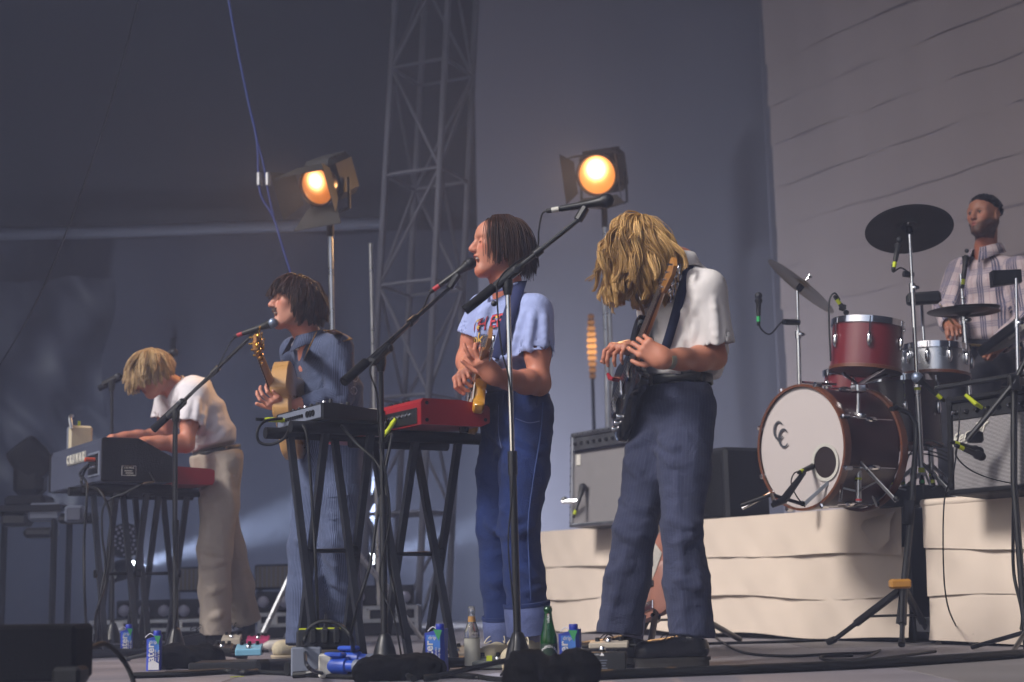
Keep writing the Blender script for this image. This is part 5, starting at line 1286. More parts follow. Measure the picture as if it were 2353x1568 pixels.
c, z = base_under(Q1, .2, .42, 0); xstand('black folding keyboard stand under the far red-ended keyboard', c, z, 0, .15)
c, z = base_under(QS, .135, .23, 0); xstand('black folding keyboard stand under the flat synthesizer', c, z, 0, .14, two=.20)
c, z = base_under(QN, .17, .36, 0); xstand('black folding keyboard stand under the red stage keyboard', c, z, 0, .16, two=.20)
# tape machine on the organ
td = Q(.10, .222, .80); tm = thing('portable_speaker', 'small cream and grey box with carrying handle standing on the organ', 'speaker', td)
MB().box(td+UP*.07, (.055, .125, .135), (LEF, AUD, UP), .01).build('body', M_PANEL, tm); MB().box(td+UP*.07+LEF*.03-AUD*.0, (.03, .130, .140), (LEF, AUD, UP), .012).build('cream_shell', mat('cream_plastic', '#bfb296', .45, var=.05), tm)
MB().tube(spline([td+AUD*.055+UP*.12+LEF*.048, td+AUD*.06+UP*.185+LEF*.03, td+AUD*.03+UP*.20-LEF*.03], 5), .010, 8).build('handle', M_STEEL, tm)
MB().tube([td+UP*.142, td+UP*.168], .008, 8).build('plug', M_TAPE_Y, tm)
# ------------------------------------------------------------------ microphones on stands
M_MIC = mat('mic_body', '#0e0f12', .45, var=.08); M_GRILLE = mat('mic_grille', '#23242a', .55, .5, var=.3, vscale=180); M_GRILLE_S = mat('mic_grille_silver', '#7d8aa0', .4, .7, var=.4, vscale=160)
M_POLE = mat('black_pole', '#101115', .4, var=.1)
def microphone(label, tail, head, grille=None, tape=None, cat='microphone', r=.024, group=None, clip=True):
    tail, head = Vector(tail), Vector(head); a = (head-tail); L = a.length; a.normalize(); t = thing('microphone', label, cat, tail, group)
    MB().lathe(tail, a, [(.0115, 0), (.012, L*.1), (.0135, L*.5), (.019, L-.052), (.0215, L-.044)], 20).build('body', M_MIC, t, 50)
    MB().lathe(tail, a, [(r*.88, L-.046), (r, L-.040), (r*1.0, L-.036)], 20, close=False).build('collar', M_MIC, t)
    MB().ball(head-a*r, (r*1.02, r*1.02, r*1.04), 20, basis(a)).build('grille', grille or M_GRILLE, t, 180)
    MB().lathe(tail, a, [(.006, -.055), (.0085, -.05), (.0095, -.03), (.0095, 0)], 14).build('connector', M_RUBBER, t, 50)
    if tape: MB().lathe(tail, a, [(.0102, -.034), (.0102, -.006)], 14, close=False).build('tape_band', tape, t, 50)
    return t, a
def mic_stand(label, base, poletop, tail, tip, mic=None, chrome=None, cone=True, lr=.5, group='boom microphone stands', tube_r=.0105):
    "pole from floor point to poletop; boom from tail to tip"
    base, poletop, tail, tip = map(Vector, (base, poletop, tail, tip)); t = thing('microphone_stand', label, 'stand', base, group); u = (poletop-base)
    if cone: MB().lathe(base+UP*.045, UP, [(.052, 0), (.052, .012), (.046, .025), (.038, .06), (.026, .095), (.020, .11), (.013, .115)], 24).build('hub', M_POLE, t, 50)
    for k in range(3):
        dv = Vector((math.cos(k*2.094+lr), math.sin(k*2.094+lr), 0)); lg = MB().tube([base+dv*.02+UP*.065, base+dv*.33+UP*.012], .0095, 8).build('leg', M_POLE, t)
        MB().tube([base+dv*.30+UP*.015, base+dv*.35+UP*.012], .0125, 8).build('rubber_foot', M_RUBBER, lg)
    MB().tube([base+UP*.05, base+u*.52], .0135, 12).build('lower_tube', M_POLE, t); MB().tube([base+u*.50, base+u*.56], .0175, 12).build('clutch', M_POLE, t)
    MB().tube([base+u*.52, poletop], .0095, 12).build('upper_tube', chrome or M_POLE, t)
    d = (tip-tail).normalized()
    MB().tube([poletop-UP*.055, poletop-UP*.02, poletop+UP*.01], [.014, .021, .019], 12).build('boom_joint', M_POLE, t)
    MB().box(poletop+UP*.012, (.13, .04, .034), (d, d.cross(UP).normalized(), d.cross(UP).normalized().cross(d)), .01).build('boom_clamp', M_POLE, t)
    sn = d.cross(UP).normalized(); MB().lathe(poletop+UP*.012+d*.04, -sn if sn.y > 0 else sn, [(.012, .015), (.012, .024), (.008, .026), (0, .026)], 14).build('clamp_screw', M_SQ, t)
    MB().tube([tail, tip], tube_r*.85, 10).build('boom', M_POLE, t); MB().tube([tail, tail+d*.14], tube_r*1.75, 12).build('counter_grip', M_FOAM, t)
    MB().tube([tail.lerp(tip, .58), tail.lerp(tip, .64)], tube_r*1.5, 12).build('boom_clutch', M_POLE, t)
    return t, d
def cable(label, pts, r=.0035, mt=None, n=8, grp=None, name='cable', nx=6):
    o = MB().tube(spline(pts, n), r, nx).build(name, mt or M_RUBBER, None, 180); return tag(o, label, 'cable', grp)
def vec(*p): return at(*p)
# moustached singer's
tip = at(587, 764, 6.98); b = at(403, 1480, 7.10); b.z = 0
s1, d = mic_stand('boom microphone stand reaching from the organ to the moustached singer', b, at(404, 945, 7.08), at(352, 988, 7.14), tip)
m1, a = microphone('silver-headed vocal microphone at the moustached singer\'s mouth', at(560, 766, 6.98), at(637, 739, 6.92), M_GRILLE_S, tape=M_TAPE_R)
MB().tube([tip-d*.03, at(592, 757, 6.97)], .016, 8).build('clip', M_POLE, s1)
cable('black cable drooping from the silver-headed microphone along its boom', [at(545, 772, 6.99), at(528, 790, 7.0), at(505, 835, 7.0), at(490, 862, 7.0), at(440, 908, 7.02), at(408, 950, 7.05), at(398, 1010, 7.06), at(399, 1250, 7.07), at(408, 1340, 7.06), at(396, 1500, 7.04)])
# blue-shirted singer's
tip = at(1042, 655, 5.90); b = at(884, 1480, 5.58); b.z = 0
s2, d = mic_stand('boom microphone stand standing before the synthesizer reaching to the blue-shirted singer', b, at(875, 822, 5.57), at(790, 878, 5.45), tip, lr=.9)
m2, a = microphone('black vocal microphone at the blue-shirted singer\'s mouth', at(1012, 655, 5.91), at(1092, 598, 5.88), tape=M_TAPE_R)
MB().tube([tip-d*.03, at(1052, 632, 5.89)], .016, 8).build('clip', M_POLE, s2)
cable('black cable looping from the blue-shirted singer\'s microphone down its stand', [at(996, 667, 5.92), at(985, 680, 5.91), at(968, 716, 5.84), at(930, 760, 5.72), at(880, 810, 5.55), at(850, 850, 5.52), at(866, 905, 5.52), at(872, 1000, 5.53), at(896, 1180, 5.54), at(872, 1330, 5.53), at(905, 1420, 5.5), at(925, 1525, 5.5)])
# bassist's
tip = at(1342, 495, 5.36); b = at(1190, 1480, 5.38); b.z = 0
s3, d = mic_stand('boom microphone stand with chrome upper pole in front of the jeans', b, at(1166, 645, 5.36), at(1068, 714, 5.34), tip, chrome=M_CHROME, lr=1.4)
m3, a = microphone('unused black microphone pointing towards the long-haired bass player', at(1288, 480, 5.38), at(1410, 459, 5.34), tape=M_WHITE, r=.0265)
MB().tube([tip-d*.03, at(1345, 478, 5.36)], .017, 8).build('clip', M_POLE, s3)
cable('black cable hanging from the unused microphone and wound down its stand', [at(1262, 484, 5.4), at(1246, 492, 5.41), at(1238, 530, 5.42), at(1232, 575, 5.43), at(1185, 605, 5.33), at(1148, 640, 5.31), at(1142, 680, 5.31), at(1152, 800, 5.32), at(1172, 890, 5.33), at(1178, 1100, 5.34), at(1168, 1250, 5.34), at(1180, 1400, 5.34), at(1178, 1500, 5.3), at(1150, 1553, 5.25)])
MB().ball(at(1135, 698, 5.33), .011, 10).build('lever_knob', M_POLE, s3)
# blond player's
b = at(258, 1480, 8.6); b.z = 0
s4, d = mic_stand('boom microphone stand half hidden behind the blond player\'s head', b, at(257, 878, 8.55), at(228, 893, 8.58), at(372, 818, 8.5))
microphone('dark microphone seen above the blond player\'s hair', at(366, 818, 8.5), at(408, 809, 8.46))
# ================================================================== risers, drums, amplifiers
RZ = .66
def skirt(t, p0, L, ztop, zbot, nrow, mt, dirv=None, sag=.03, seed=1, depth=0.0, name='cloth_row'):
    "overlapping cloth rows hung on a riser front"
    rr = random.Random(seed); dirv = dirv or -LEF; nrm = AUD if dirv != AUD else LEF; h = (ztop-zbot)/nrow
    for i in range(nrow):
        zt, zb = ztop-i*h, ztop-(i+1)*h; g = []; ph = [rr.random()*6 for _ in range(6)]; nx = 160
        for j in range(9):
            t_ = j/8; row = []
            for q in range(nx+1):
                s_ = L*q/nx
                e = .012*math.sin(s_*2.1+ph[0])+.007*math.sin(s_*5.3+ph[1])
                wr = .006*math.sin(s_*9+ph[2]+t_*2.5)+.004*math.sin(s_*17+ph[3]-t_*4)+.003*math.sin(s_*31+ph[5]+t_*6)
                low = (.02*math.sin(s_*1.6+ph[4])+.012*math.sin(s_*6.1))*(1 if i == nrow-1 else .2)
                z = zt+.012-(h+.026)*t_+(e+low*.6)*t_
                row.append(Vector(p0)+dirv*s_+nrm*(.012+.013*t_*(1+.6*math.sin(s_*3.1+ph[3]))+wr*(.15+.55*t_)+.003*abs(math.sin(s_*5.3+t_*1.5+ph[1]))-i*.004+depth)+UP*(z-p0.z))
            g.append(row)
        MB().sheet(g).build(name, mt, t, 180)
# drum riser
RO = on_floor(2103, 1478)
dr = thing('drum_riser', 'low stage riser skirted in cream canvas rows under the drums', 'riser', RO)
c = RO-LEF*1.75-AUD*1.25; MB().box(c+UP*(RZ/2), (2.44, 3.44, RZ), SAX, .01).build('deck', M_BLACK, dr)
skirt(dr, RO+UP*RZ-LEF*.02, 3.42, RZ, .035, 3, M_CANVAS, seed=2)
mbx = MB(); f0 = RO+UP*RZ-LEF*.02+AUD*.05
g = [[f0-UP*.10+LEF*.0, f0-UP*.07-LEF*.14+AUD*.03], [f0-UP*.17+AUD*.04-LEF*.02, f0-UP*.20-LEF*.07+AUD*.05]]
MB().sheet([[f0-UP*.055-LEF*.20+AUD*.02, f0-UP*.02+AUD*.01], [f0-UP*.09-LEF*.19+AUD*.06, f0-UP*.07+AUD*.05], [f0-UP*.215-LEF*.10+AUD*.05, f0-UP*.16+AUD*.06]]).build('loose_flap', M_CANVAS, dr, 60)
# amplifier riser nearer the camera
RP = RO+LEF*.16+AUD*.06
ar = thing('amplifier_riser', 'cream-skirted riser carrying the guitar amplifier at the edge', 'riser', RP)
c = RP+LEF*1.3-AUD*.8; MB().box(c+UP*(RZ+.0)/2, (1.5, 2.6, RZ), SAX, .01).build('deck', M_BLACK, ar)
skirt(ar, RP+UP*RZ+LEF*.01, 2.6, RZ+.012, .03, 3, M_CANVAS, dirv=LEF, seed=9)
MB().tube([RP+UP*(RZ+.006)+LEF*.0, RP+UP*(RZ+.006)+LEF*2.6], .02, 8).build('top_roll', M_CANVAS, ar, 60)
MB().box(RO+LEF*.08-AUD*.15+UP*.33, (.04, .12, .64), SAX).build('side_board', mat('raw_board', '#7d6344', .8), dr)
MB().box(RO+LEF*.075+AUD*.005+UP*.09, (.02, .10, .07), SAX, .004).build('caster_plate', M_ALU, dr)
# ------------------------------------------------------------------ drums
M_SHELL = mat('oxblood_lacquer', '#2c0c11', .35, var=.2, vscale=3, coat=.2); M_SHELL_L = mat('cherry_lacquer', '#631b22', .3, var=.12, vscale=3, coat=.4); M_HOOP = mat('wood_hoop', '#5e3520', .4, var=.15, vscale=6, coat=.2)
M_SKIN = mat('drum_head', '#b9b0ae', .6, var=.04, vscale=2); M_CYM = mat('bronze', '#8d7a5c', .42, .6, var=.2, vscale=5); M_CYM_D = mat('dark_bronze', '#35302b', .4, .8, var=.2, vscale=5)
def lug(parent, c, out, up, s=1.0, mt=None):
    b = MB(); b.ball(c+out*.008*s, (.012*s, .012*s, .034*s), 10, (out, up.cross(out), up)); return b.build('lug', mt or M_CHROME, parent, 60)
BC = at(1842, 1028, 7.12); R = .288; D = .39
bd_ = thing('bass_drum', 'dark red bass drum with white front head and brown wooden hoop', 'drum', Vector((BC.x, BC.y, RZ)))
ax_ = -AUD
MB().lathe(BC, ax_, [(R, .03), (R, D-.03)], 56, close=False).build('shell', M_SHELL, bd_, 60)
for h0, nm in ((-.012, 'front'), (D-.028, 'back')):
    MB().lathe(BC, ax_, [(R+.004, h0+.006), (R+.004, h0), (R+.016, h0), (R+.018, h0+.02), (R+.016, h0+.04), (R+.002, h0+.04)], 56, close=False).build('hoop', M_HOOP, bd_, 50)
hd = MB().lathe(BC, ax_, [(R+.005, .004), (R*.5, .0045), (.0, .005)], 56, close=False).build('front_head', M_SKIN, bd_, 180)
ex, ey = LEF, UP
pc = BC+AUD*.000+LEF*.155-UP*.085
MB().lathe(pc, AUD, [(.074, -.003), (.090, .002), (.090, .004), (.074, .003)], 40, close=False).build('port_ring', M_WHITE, hd, 40); MB().lathe(pc, AUD, [(0, -.002), (.075, -.002)], 40, close=False).build('port_hole', mat('port_dark', '#1d0e10', .6), hd, 40)
for (dx, dz) in ((-.150, .095), (-.118, .055)):
    arcp = [BC+AUD*.0035+LEF*(dx+.034*math.cos(a))+UP*(dz+.034*1.25*math.sin(a)) for a in [.75+k*(4.8/16) for k in range(17)]]
    g = [[], []]
    for i, q in enumerate(arcp):
        cc = BC+AUD*.0035+LEF*dx+UP*dz; v = (q-cc).normalized(); w = .0035+.004*math.sin(math.pi*i/16); g[0].append(q-v*w); g[1].append(q+v*w)
    MB().sheet(g).build('monogram_letter', mat('logo_grey', '#3d3f46', .6), hd, 180)
for k in range(8):
    a = k*math.pi/4+.39; v = LEF*math.cos(a)+UP*math.sin(a)
    MB().box(BC+v*(R+.022)+ax_*.012, (.03, .022, .05), (v, v.cross(ax_), ax_), .006).build('claw', M_CHROME, bd_); MB().tube([BC+v*(R+.024), BC+v*(R+.024)+ax_*.10], .004, 6).build('tension_rod', M_CHROME, bd_)
    lug(bd_, BC+v*R+ax_*D*.5, v, ax_, 1.3)
    MB().tube([BC+v*(R+.014)+ax_*.1, BC+v*(R+.014)+ax_*(D-.06)], .0035, 6).build('tension_rod', M_CHROME, bd_)
for s in (-1, 1): MB().tube([BC+LEF*s*R*.72-UP*R*.62+ax_*.05, BC+LEF*s*(R+.05)-UP*(BC.z-RZ-.01)+AUD*.10], .008, 8).build('spur', M_CHROME, bd_)
MB().tube([BC+UP*(R+.03)+ax_*.03, BC+UP*(R+.03)+ax_*.25], .006, 8).build('mount_rail', M_CHROME, bd_)
def drum(name, label, c, axis, r, h, mt, hoop=M_CHROME, nl=6, loc=None, head=None):
    axis = Vector(axis).normalized(); c = Vector(c); t = thing(name, label, 'drum', loc or c)
    MB().lathe(c, axis, [(r, -h+.01), (r, -.012)], 44, close=False).build('shell', mt, t, 60)
    MB().lathe(c, axis, [(r*.99, -h), (r+.006, -h), (r+.006, -h+.016), (r, -h+.018)], 44, close=False).build('bottom_hoop', hoop if hoop is not M_CHROME else M_HOOP, t, 50)
    MB().lathe(c, axis, [(r, -.030), (r+.009, -.028), (r+.008, .004), (r+.001, .006), (r-.001, -.004)], 44, close=False).build('top_hoop', hoop, t, 50)
    MB().lathe(c, axis, [(r, -.004), (0, -.004)], 44, close=False).build('head', head or M_SKIN, t, 180); MB().lathe(c, axis, [(r, -h+.005), (0, -h+.005)], 44, close=False).build('bottom_head', mat('clear_head', '#5a3a30', .4), t, 180)
    x_, y_, _ = basis(axis, LEF)
    for k in range(nl):
        a = 2*math.pi*(k+.3)/nl; v = x_*math.cos(a)+y_*math.sin(a); lug(t, c+v*r-axis*h*.45, v, axis, 1.15); MB().tube([c+v*(r+.010)+axis*.0, c+v*(r+.010)-axis*h*.4], .003, 6).build('tension_rod', M_CHROME, t)
    return t
def cyl_axis(tiltx, tilty): return (UP+AUD*tiltx+LEF*tilty).normalized()
TC = at(1995, 742, 7.25)
drum('rack_tom', 'cherry red tom drum mounted above the bass drum', TC, UP+AUD*-.10+LEF*.06, .172, .25, M_SHELL_L)
drum('floor_tom', 'dark red floor tom half hidden behind the bass drum', at(2068, 872, 7.62), UP, .19, .36, M_SHELL)
drum('snare_drum', 'chrome snare drum behind the cymbal stands', at(2150, 800, 7.62), UP-AUD*.08, .17, .16, M_STEEL, nl=10)
drum('small_tom', 'small red drum peeking out behind the bass drum hoop', at(1955, 852, 7.75), UP, .14, .2, M_SHELL_L)
def chrome_stand(label, foot, top, grp='chrome drum hardware stands', tripod=True, bands=(), z=RZ):
    foot, top = Vector(foot), Vector(top); t = thing('hardware_stand', label, 'stand', foot, grp); u = top-foot
    MB().tube([foot+u*.02, foot+u*.45], .0145, 12).build('lower_tube', M_STEEL, t); MB().tube([foot+u*.43, foot+u*.47], .020, 12).build('collar', M_CHROME, t); MB().tube([foot+u*.45, foot+u*.80], .0115, 12).build('middle_tube', M_CHROME, t); MB().tube([foot+u*.78, foot+u*.815], .017, 12).build('collar', M_CHROME, t); MB().tube([foot+u*.8, top], .0085, 12).build('upper_tube', M_CHROME, t)
    for f_ in (.45, .797): MB().ball(foot+u*f_+LEF*.024, (.022, .008, .012), 8).build('wing_nut', M_CHROME, t)
    if tripod:
        hub = foot+UP*.22
        for k in range(3):
            dv = Vector((math.cos(k*2.094+1.0), math.sin(k*2.094+1.0), 0)); MB().box(hub.lerp(foot+dv*.26, .5), ((foot+dv*.26-hub).length, .018, .008), basis_box(foot+dv*.26-hub), .002).build('leg', M_STEEL, t); MB().tube([foot+UP*.06, hub.lerp(foot+dv*.26, .55)], .005, 6).build('brace', M_STEEL, t)
            MB().ball(foot+dv*.26+UP*.01, .014, 8).build('rubber_foot', M_RUBBER, t)
    for f_, mt in bands: MB().tube([foot+u*f_, foot+u*(f_+.018)], .0165, 10).build('tape_band', mt, t)
    return t
def basis_box(d): x_, y_, z_ = basis(d); return (z_, x_, y_)
def cymbal(label, c, nrm, r, mt, name='cymbal', mt2=None):
    t = thing(name, label, 'cymbal', c, 'cymbals of the drum kit'); n_ = Vector(nrm).normalized()
    prof = [(r, -.020), (r*.97, -.018), (r*.8, -.012), (r*.6, -.007), (r*.4, -.003), (r*.22, .0), (r*.18, .006), (r*.12, .016), (.006, .020)]
    MB().lathe(c, n_, prof+[(p[0], p[1]-.0016) for p in prof[::-1]], 56, close=False).build('bow', mt, t, 60)
    MB().lathe(c, n_, [(.004, -.05), (.018, -.045), (.018, -.012), (.004, -.01)], 14).build('felt', M_BLKCLOTH, t); MB().lathe(c, n_, [(.005, .02), (.006, .045), (.016, .05), (.016, .056), (0, .06)], 12).build('wing_nut', M_CHROME, t)
    return t
CC = at(2088, 520, 7.28); nC = Vector((.05, .36, .93))
cymbal('large dark crash cymbal seen from below on the tallest stand', CC, nC, .218, M_CYM_D)
f = at(2120, 1140, 7.30); f.z = RZ; chrome_stand('tall chrome stand of the large dark crash cymbal', f, CC-Vector(nC).normalized()*.05, bands=((.42, M_TAPE_Y), (.46, M_TAPE_Y), (.44, M_TAPE_G), (.12, M_TAPE_Y)))
C2 = at(1846, 652, 7.75); n2 = (UP*.74+Vector((.66, -.12, 0))).normalized()
cymbal('steeply tilted bronze ride cymbal seen edge-on beside the bass player', C2, n2, .222, M_CYM)
f = at(1842, 1140, 7.78); f.z = RZ; chrome_stand('chrome stand holding the steeply tilted bronze cymbal', f, C2-n2*.05, bands=((.55, M_TAPE_Y),), tripod=False)
HH = at(2214, 716, 7.62)
cymbal('lower hi-hat cymbal in front of the checked shirt', HH-UP*.012, Vector((.03, .02, -1)), .185, M_CYM_D, 'hi_hat'); cymbal('upper hi-hat cymbal in front of the checked shirt', HH+UP*.018, Vector((.03, -.02, 1)), .185, M_CYM_D, 'hi_hat')
f = HH.copy(); f.z = RZ; chrome_stand('chrome hi-hat stand in front of the drummer', f, HH+UP*.20)
f = at(1972, 1150, 6.98); f.z = RZ
ts = chrome_stand('chrome tom stand with folding tripod in front of the bass drum', f, at(1972, 905, 6.98), bands=((.22, M_TAPE_Y), (.03, M_TAPE_R)))
for s in (-1, 1): MB().tube([at(1972, 905, 6.98), at(1972, 885, 7.0), TC-UP*.25+LEF*s*.13+AUD*.05, TC-UP*.22+LEF*s*.15+AUD*.05], .009, 8).build('cradle_arm', M_CHROME, ts)
MB().tube([at(1972, 885, 7.0), TC-UP*.25-AUD*.13], .009, 8).build('cradle_arm', M_CHROME, ts); MB().box(at(1972, 893, 6.99), (.06, .05, .04), SAX, .006).build('cradle_block', M_CHROME, ts)
f = at(2145, 1150, 7.5); f.z = RZ; chrome_stand('chrome snare stand crowded between the cymbal stands', f, at(2118, 700, 7.5), bands=((.30, M_TAPE_R), (.38, M_TAPE_G), (.15, M_TAPE_Y)))
f = at(2342, 1120, 7.4); f.z = RZ; chrome_stand('chrome stand with cowbell at the edge of the picture', f, at(2335, 640, 7.4))
cw = thing('cowbell', 'black cowbell clamped on the chrome stand beside the drummer', 'cowbell', at(2300, 640, 7.42)); cb0 = at(2278, 642, 7.42)
MB().add([cb0+p_ for p_ in (Vector((0, -.03, -.04)), Vector((0, .03, -.04)), Vector((0, .03, .04)), Vector((0, -.03, .04)), Vector((.15, -.02, -.022)), Vector((.15, .02, -.022)), Vector((.15, .02, .045)), Vector((.15, -.02, .045)))], [(0, 3, 2, 1), (4, 5, 6, 7), (0, 1, 5, 4), (1, 2, 6, 5), (2, 3, 7, 6), (3, 0, 4, 7)]).build('bell', M_BLACK, cw, 0)
MB().tube([cb0+Vector((.12, 0, .04)), at(2335, 655, 7.4)], .006, 8).build('mount', M_CHROME, cw)
pad = thing('drum_pad', 'dark electronic trigger pad bar beside the crash cymbal stand', 'drum pad', at(2122, 686, 7.4))
MB().box(at(2122, 686, 7.4), (.17, .06, .062), (Vector((.99, -.1, .03)).normalized(), Vector((.1, .99, 0)).normalized(), UP), .012).build('bar', M_SYNTH, pad); MB().tube([at(2118, 700, 7.42), at(2120, 750, 7.5)], .007, 8).build('mount', M_CHROME, pad)
sp_ = thing('sample_pad', 'dark slanted electronic drum pad with pale strip at the edge of the picture', 'drum pad', at(2310, 770, 7.7)); q = at(2322, 768, 7.7); sx_ = (at(2348, 745, 7.6)-at(2275, 800, 7.8)).normalized()
MB().box(q, (.30, .26, .05), (sx_, sx_.cross(Vector((0, -.5, 1))).normalized(), sx_.cross(sx_.cross(Vector((0, -.5, 1)))).normalized()), .01).build('case', M_SYNTH, sp_); MB().box(q+Vector((-.01, -.155, .0)), (.16, .012, .03), (sx_, Vector((0, 1, 0)), sx_.cross(Vector((0, 1, 0))).normalized())).build('name_strip', M_PEARL, sp_)
# drum stool
ds = thing('drum_stool', 'dark drum stool under the seated drummer', 'stool', Vector((at(2282, 840, 8.52).x, 8.52, RZ))); sz = at(2282, 835, 8.5).z-.10
b0 = world_loc(ds); MB().lathe(Vector((b0.x, b0.y, sz)), UP, [(.15, -.05), (.17, -.03), (.17, 0), (.14, .02), (0, .02)], 24).build('seat', M_BLACK, ds); MB().tube([b0, Vector((b0.x, b0.y, sz))], .02, 10).build('post', M_CHROME, ds)
for k in range(3): MB().tube([b0+UP*.2, b0+Vector((math.cos(k*2.1), math.sin(k*2.1), 0))*.25+UP*.01], .01, 8).build('leg', M_CHROME, ds)
# drum microphones
def clip_mic(label, a, b, tape=M_TAPE_Y, cab=None, r=.016):
    t, d = microphone(label, a, b, tape=tape, r=r, group='clip-on drum microphones'); return t
clip_mic('short microphone under the dark crash cymbal', at(2057, 600, 7.2), at(2068, 545, 7.2)); clip_mic('short microphone clipped over the cherry red tom', at(1931, 700, 7.2), at(1948, 724, 7.22), r=.014)
clip_mic('condenser microphone with green tape on the tilted cymbal\'s stand', at(1743, 725, 7.6), at(1743, 672, 7.6), M_TAPE_G, r=.019); clip_mic('pencil microphone standing before the checked shirt', at(2214, 640, 7.5), at(2222, 572, 7.5), r=.011)
for lb, pts in (('thin black gooseneck from the crash stand to its microphone', [(2090, 628, 7.28), (2070, 616, 7.24), (2052, 625, 7.2), (2050, 608, 7.2)]), ('thin black gooseneck looping over the cherry red tom', [(1909, 830, 7.2), (1905, 740, 7.2), (1906, 690, 7.2), (1918, 674, 7.2), (1930, 690, 7.2)]), ('thin black gooseneck from the tilted cymbal\'s stand to the taped microphone', [(1832, 740, 7.7), (1800, 738, 7.68), (1770, 768, 7.65), (1748, 755, 7.6), (1744, 735, 7.6)])):
    cable(lb, [at(*q) for q in pts], .0045, M_POLE, grp='microphone goosenecks', name='gooseneck')
for lb, p_, q_ in (('clamp on the crash cymbal stand', (2076, 630, 7.27), (2098, 632, 7.28)), ('clamp on the tilted cymbal\'s stand', (1800, 740, 7.68), (1836, 741, 7.72))):
    t = thing('microphone_clamp', 'black microphone '+lb, 'clamp', at(*p_)); MB().tube([at(*p_), at(*q_)], .016, 10).build('jaw', M_POLE, t)
# mic in the kick drum port and its short stand
km, _ = microphone('short fat microphone poking into the bass drum port', at(1845, 1082, 6.98), at(1882, 1066, 7.12), tape=M_TAPE_Y, r=.026)
kb_ = at(1775, 1172, 6.9); kb_.z = RZ; kt = thing('low_microphone_stand', 'low black boom stand in front of the bass drum', 'stand', kb_); MB().tube([kb_, at(1800, 1150, 6.92), at(1848, 1085, 6.97)], [.012, .02, .012], 10).build('boom', M_POLE, kt)
for k in range(3): MB().tube([kb_+UP*.05, kb_+Vector((math.cos(k*2.1+.4), math.sin(k*2.1+.4), 0))*.16+UP*.008], .009, 8).build('leg', M_POLE, kt)
cable('black cable curling from the bass drum microphone', [at(1842, 1083, 6.97), at(1825, 1088, 6.94), at(1818, 1110, 6.94), at(1830, 1140, 6.94), at(1850, 1165, 6.95)])
# big vocal mic on horizontal boom at the kit
microphone('silver-headed vocal microphone on a boom in front of the snare', at(2150, 905, 6.95), at(2098, 860, 6.93), M_GRILLE_S, tape=M_TAPE_Y, r=.027)
# snake box with taped plugs
sb = thing('stage_box', 'black connector box with yellow-taped plugs between the risers', 'box', at(2095, 1150, 7.35)); b0 = at(2095, 1150, 7.38); b0.z = RZ
MB().box(b0+UP*.05, (.16, .30, .10), SAX, .006).build('case', M_SYNTH, sb)
for k in range(9): t_ = b0+UP*.10+LEF*(-.13+.032*k)+AUD*(.02 if k % 2 else -.02); pg = MB().tube([t_, t_+UP*.045, t_+UP*.075], [.0095, .0095, .006], 8).build('plug', M_RUBBER if k % 3 else M_STEEL, sb); MB().tube([t_+UP*.01, t_+UP*.026], .0105, 8).build('tape_band', (M_TAPE_Y, M_TAPE_Y, M_TAPE_G, M_TAPE_Y, M_TAPE_R)[k % 5], pg)
for k in range(4): cable(('lowest', 'second lowest', 'second highest', 'highest')[k]+' of four black cables looping out of the connector box', [b0+UP*.17+LEF*(-.1+.06*k), b0+UP*(.26+.02*k)+LEF*(.0+.04*k), b0+UP*.22+LEF*(.15+.03*k)-AUD*.1, b0+UP*.05+LEF*.25-AUD*.2], .004, grp='cables from the connector box')
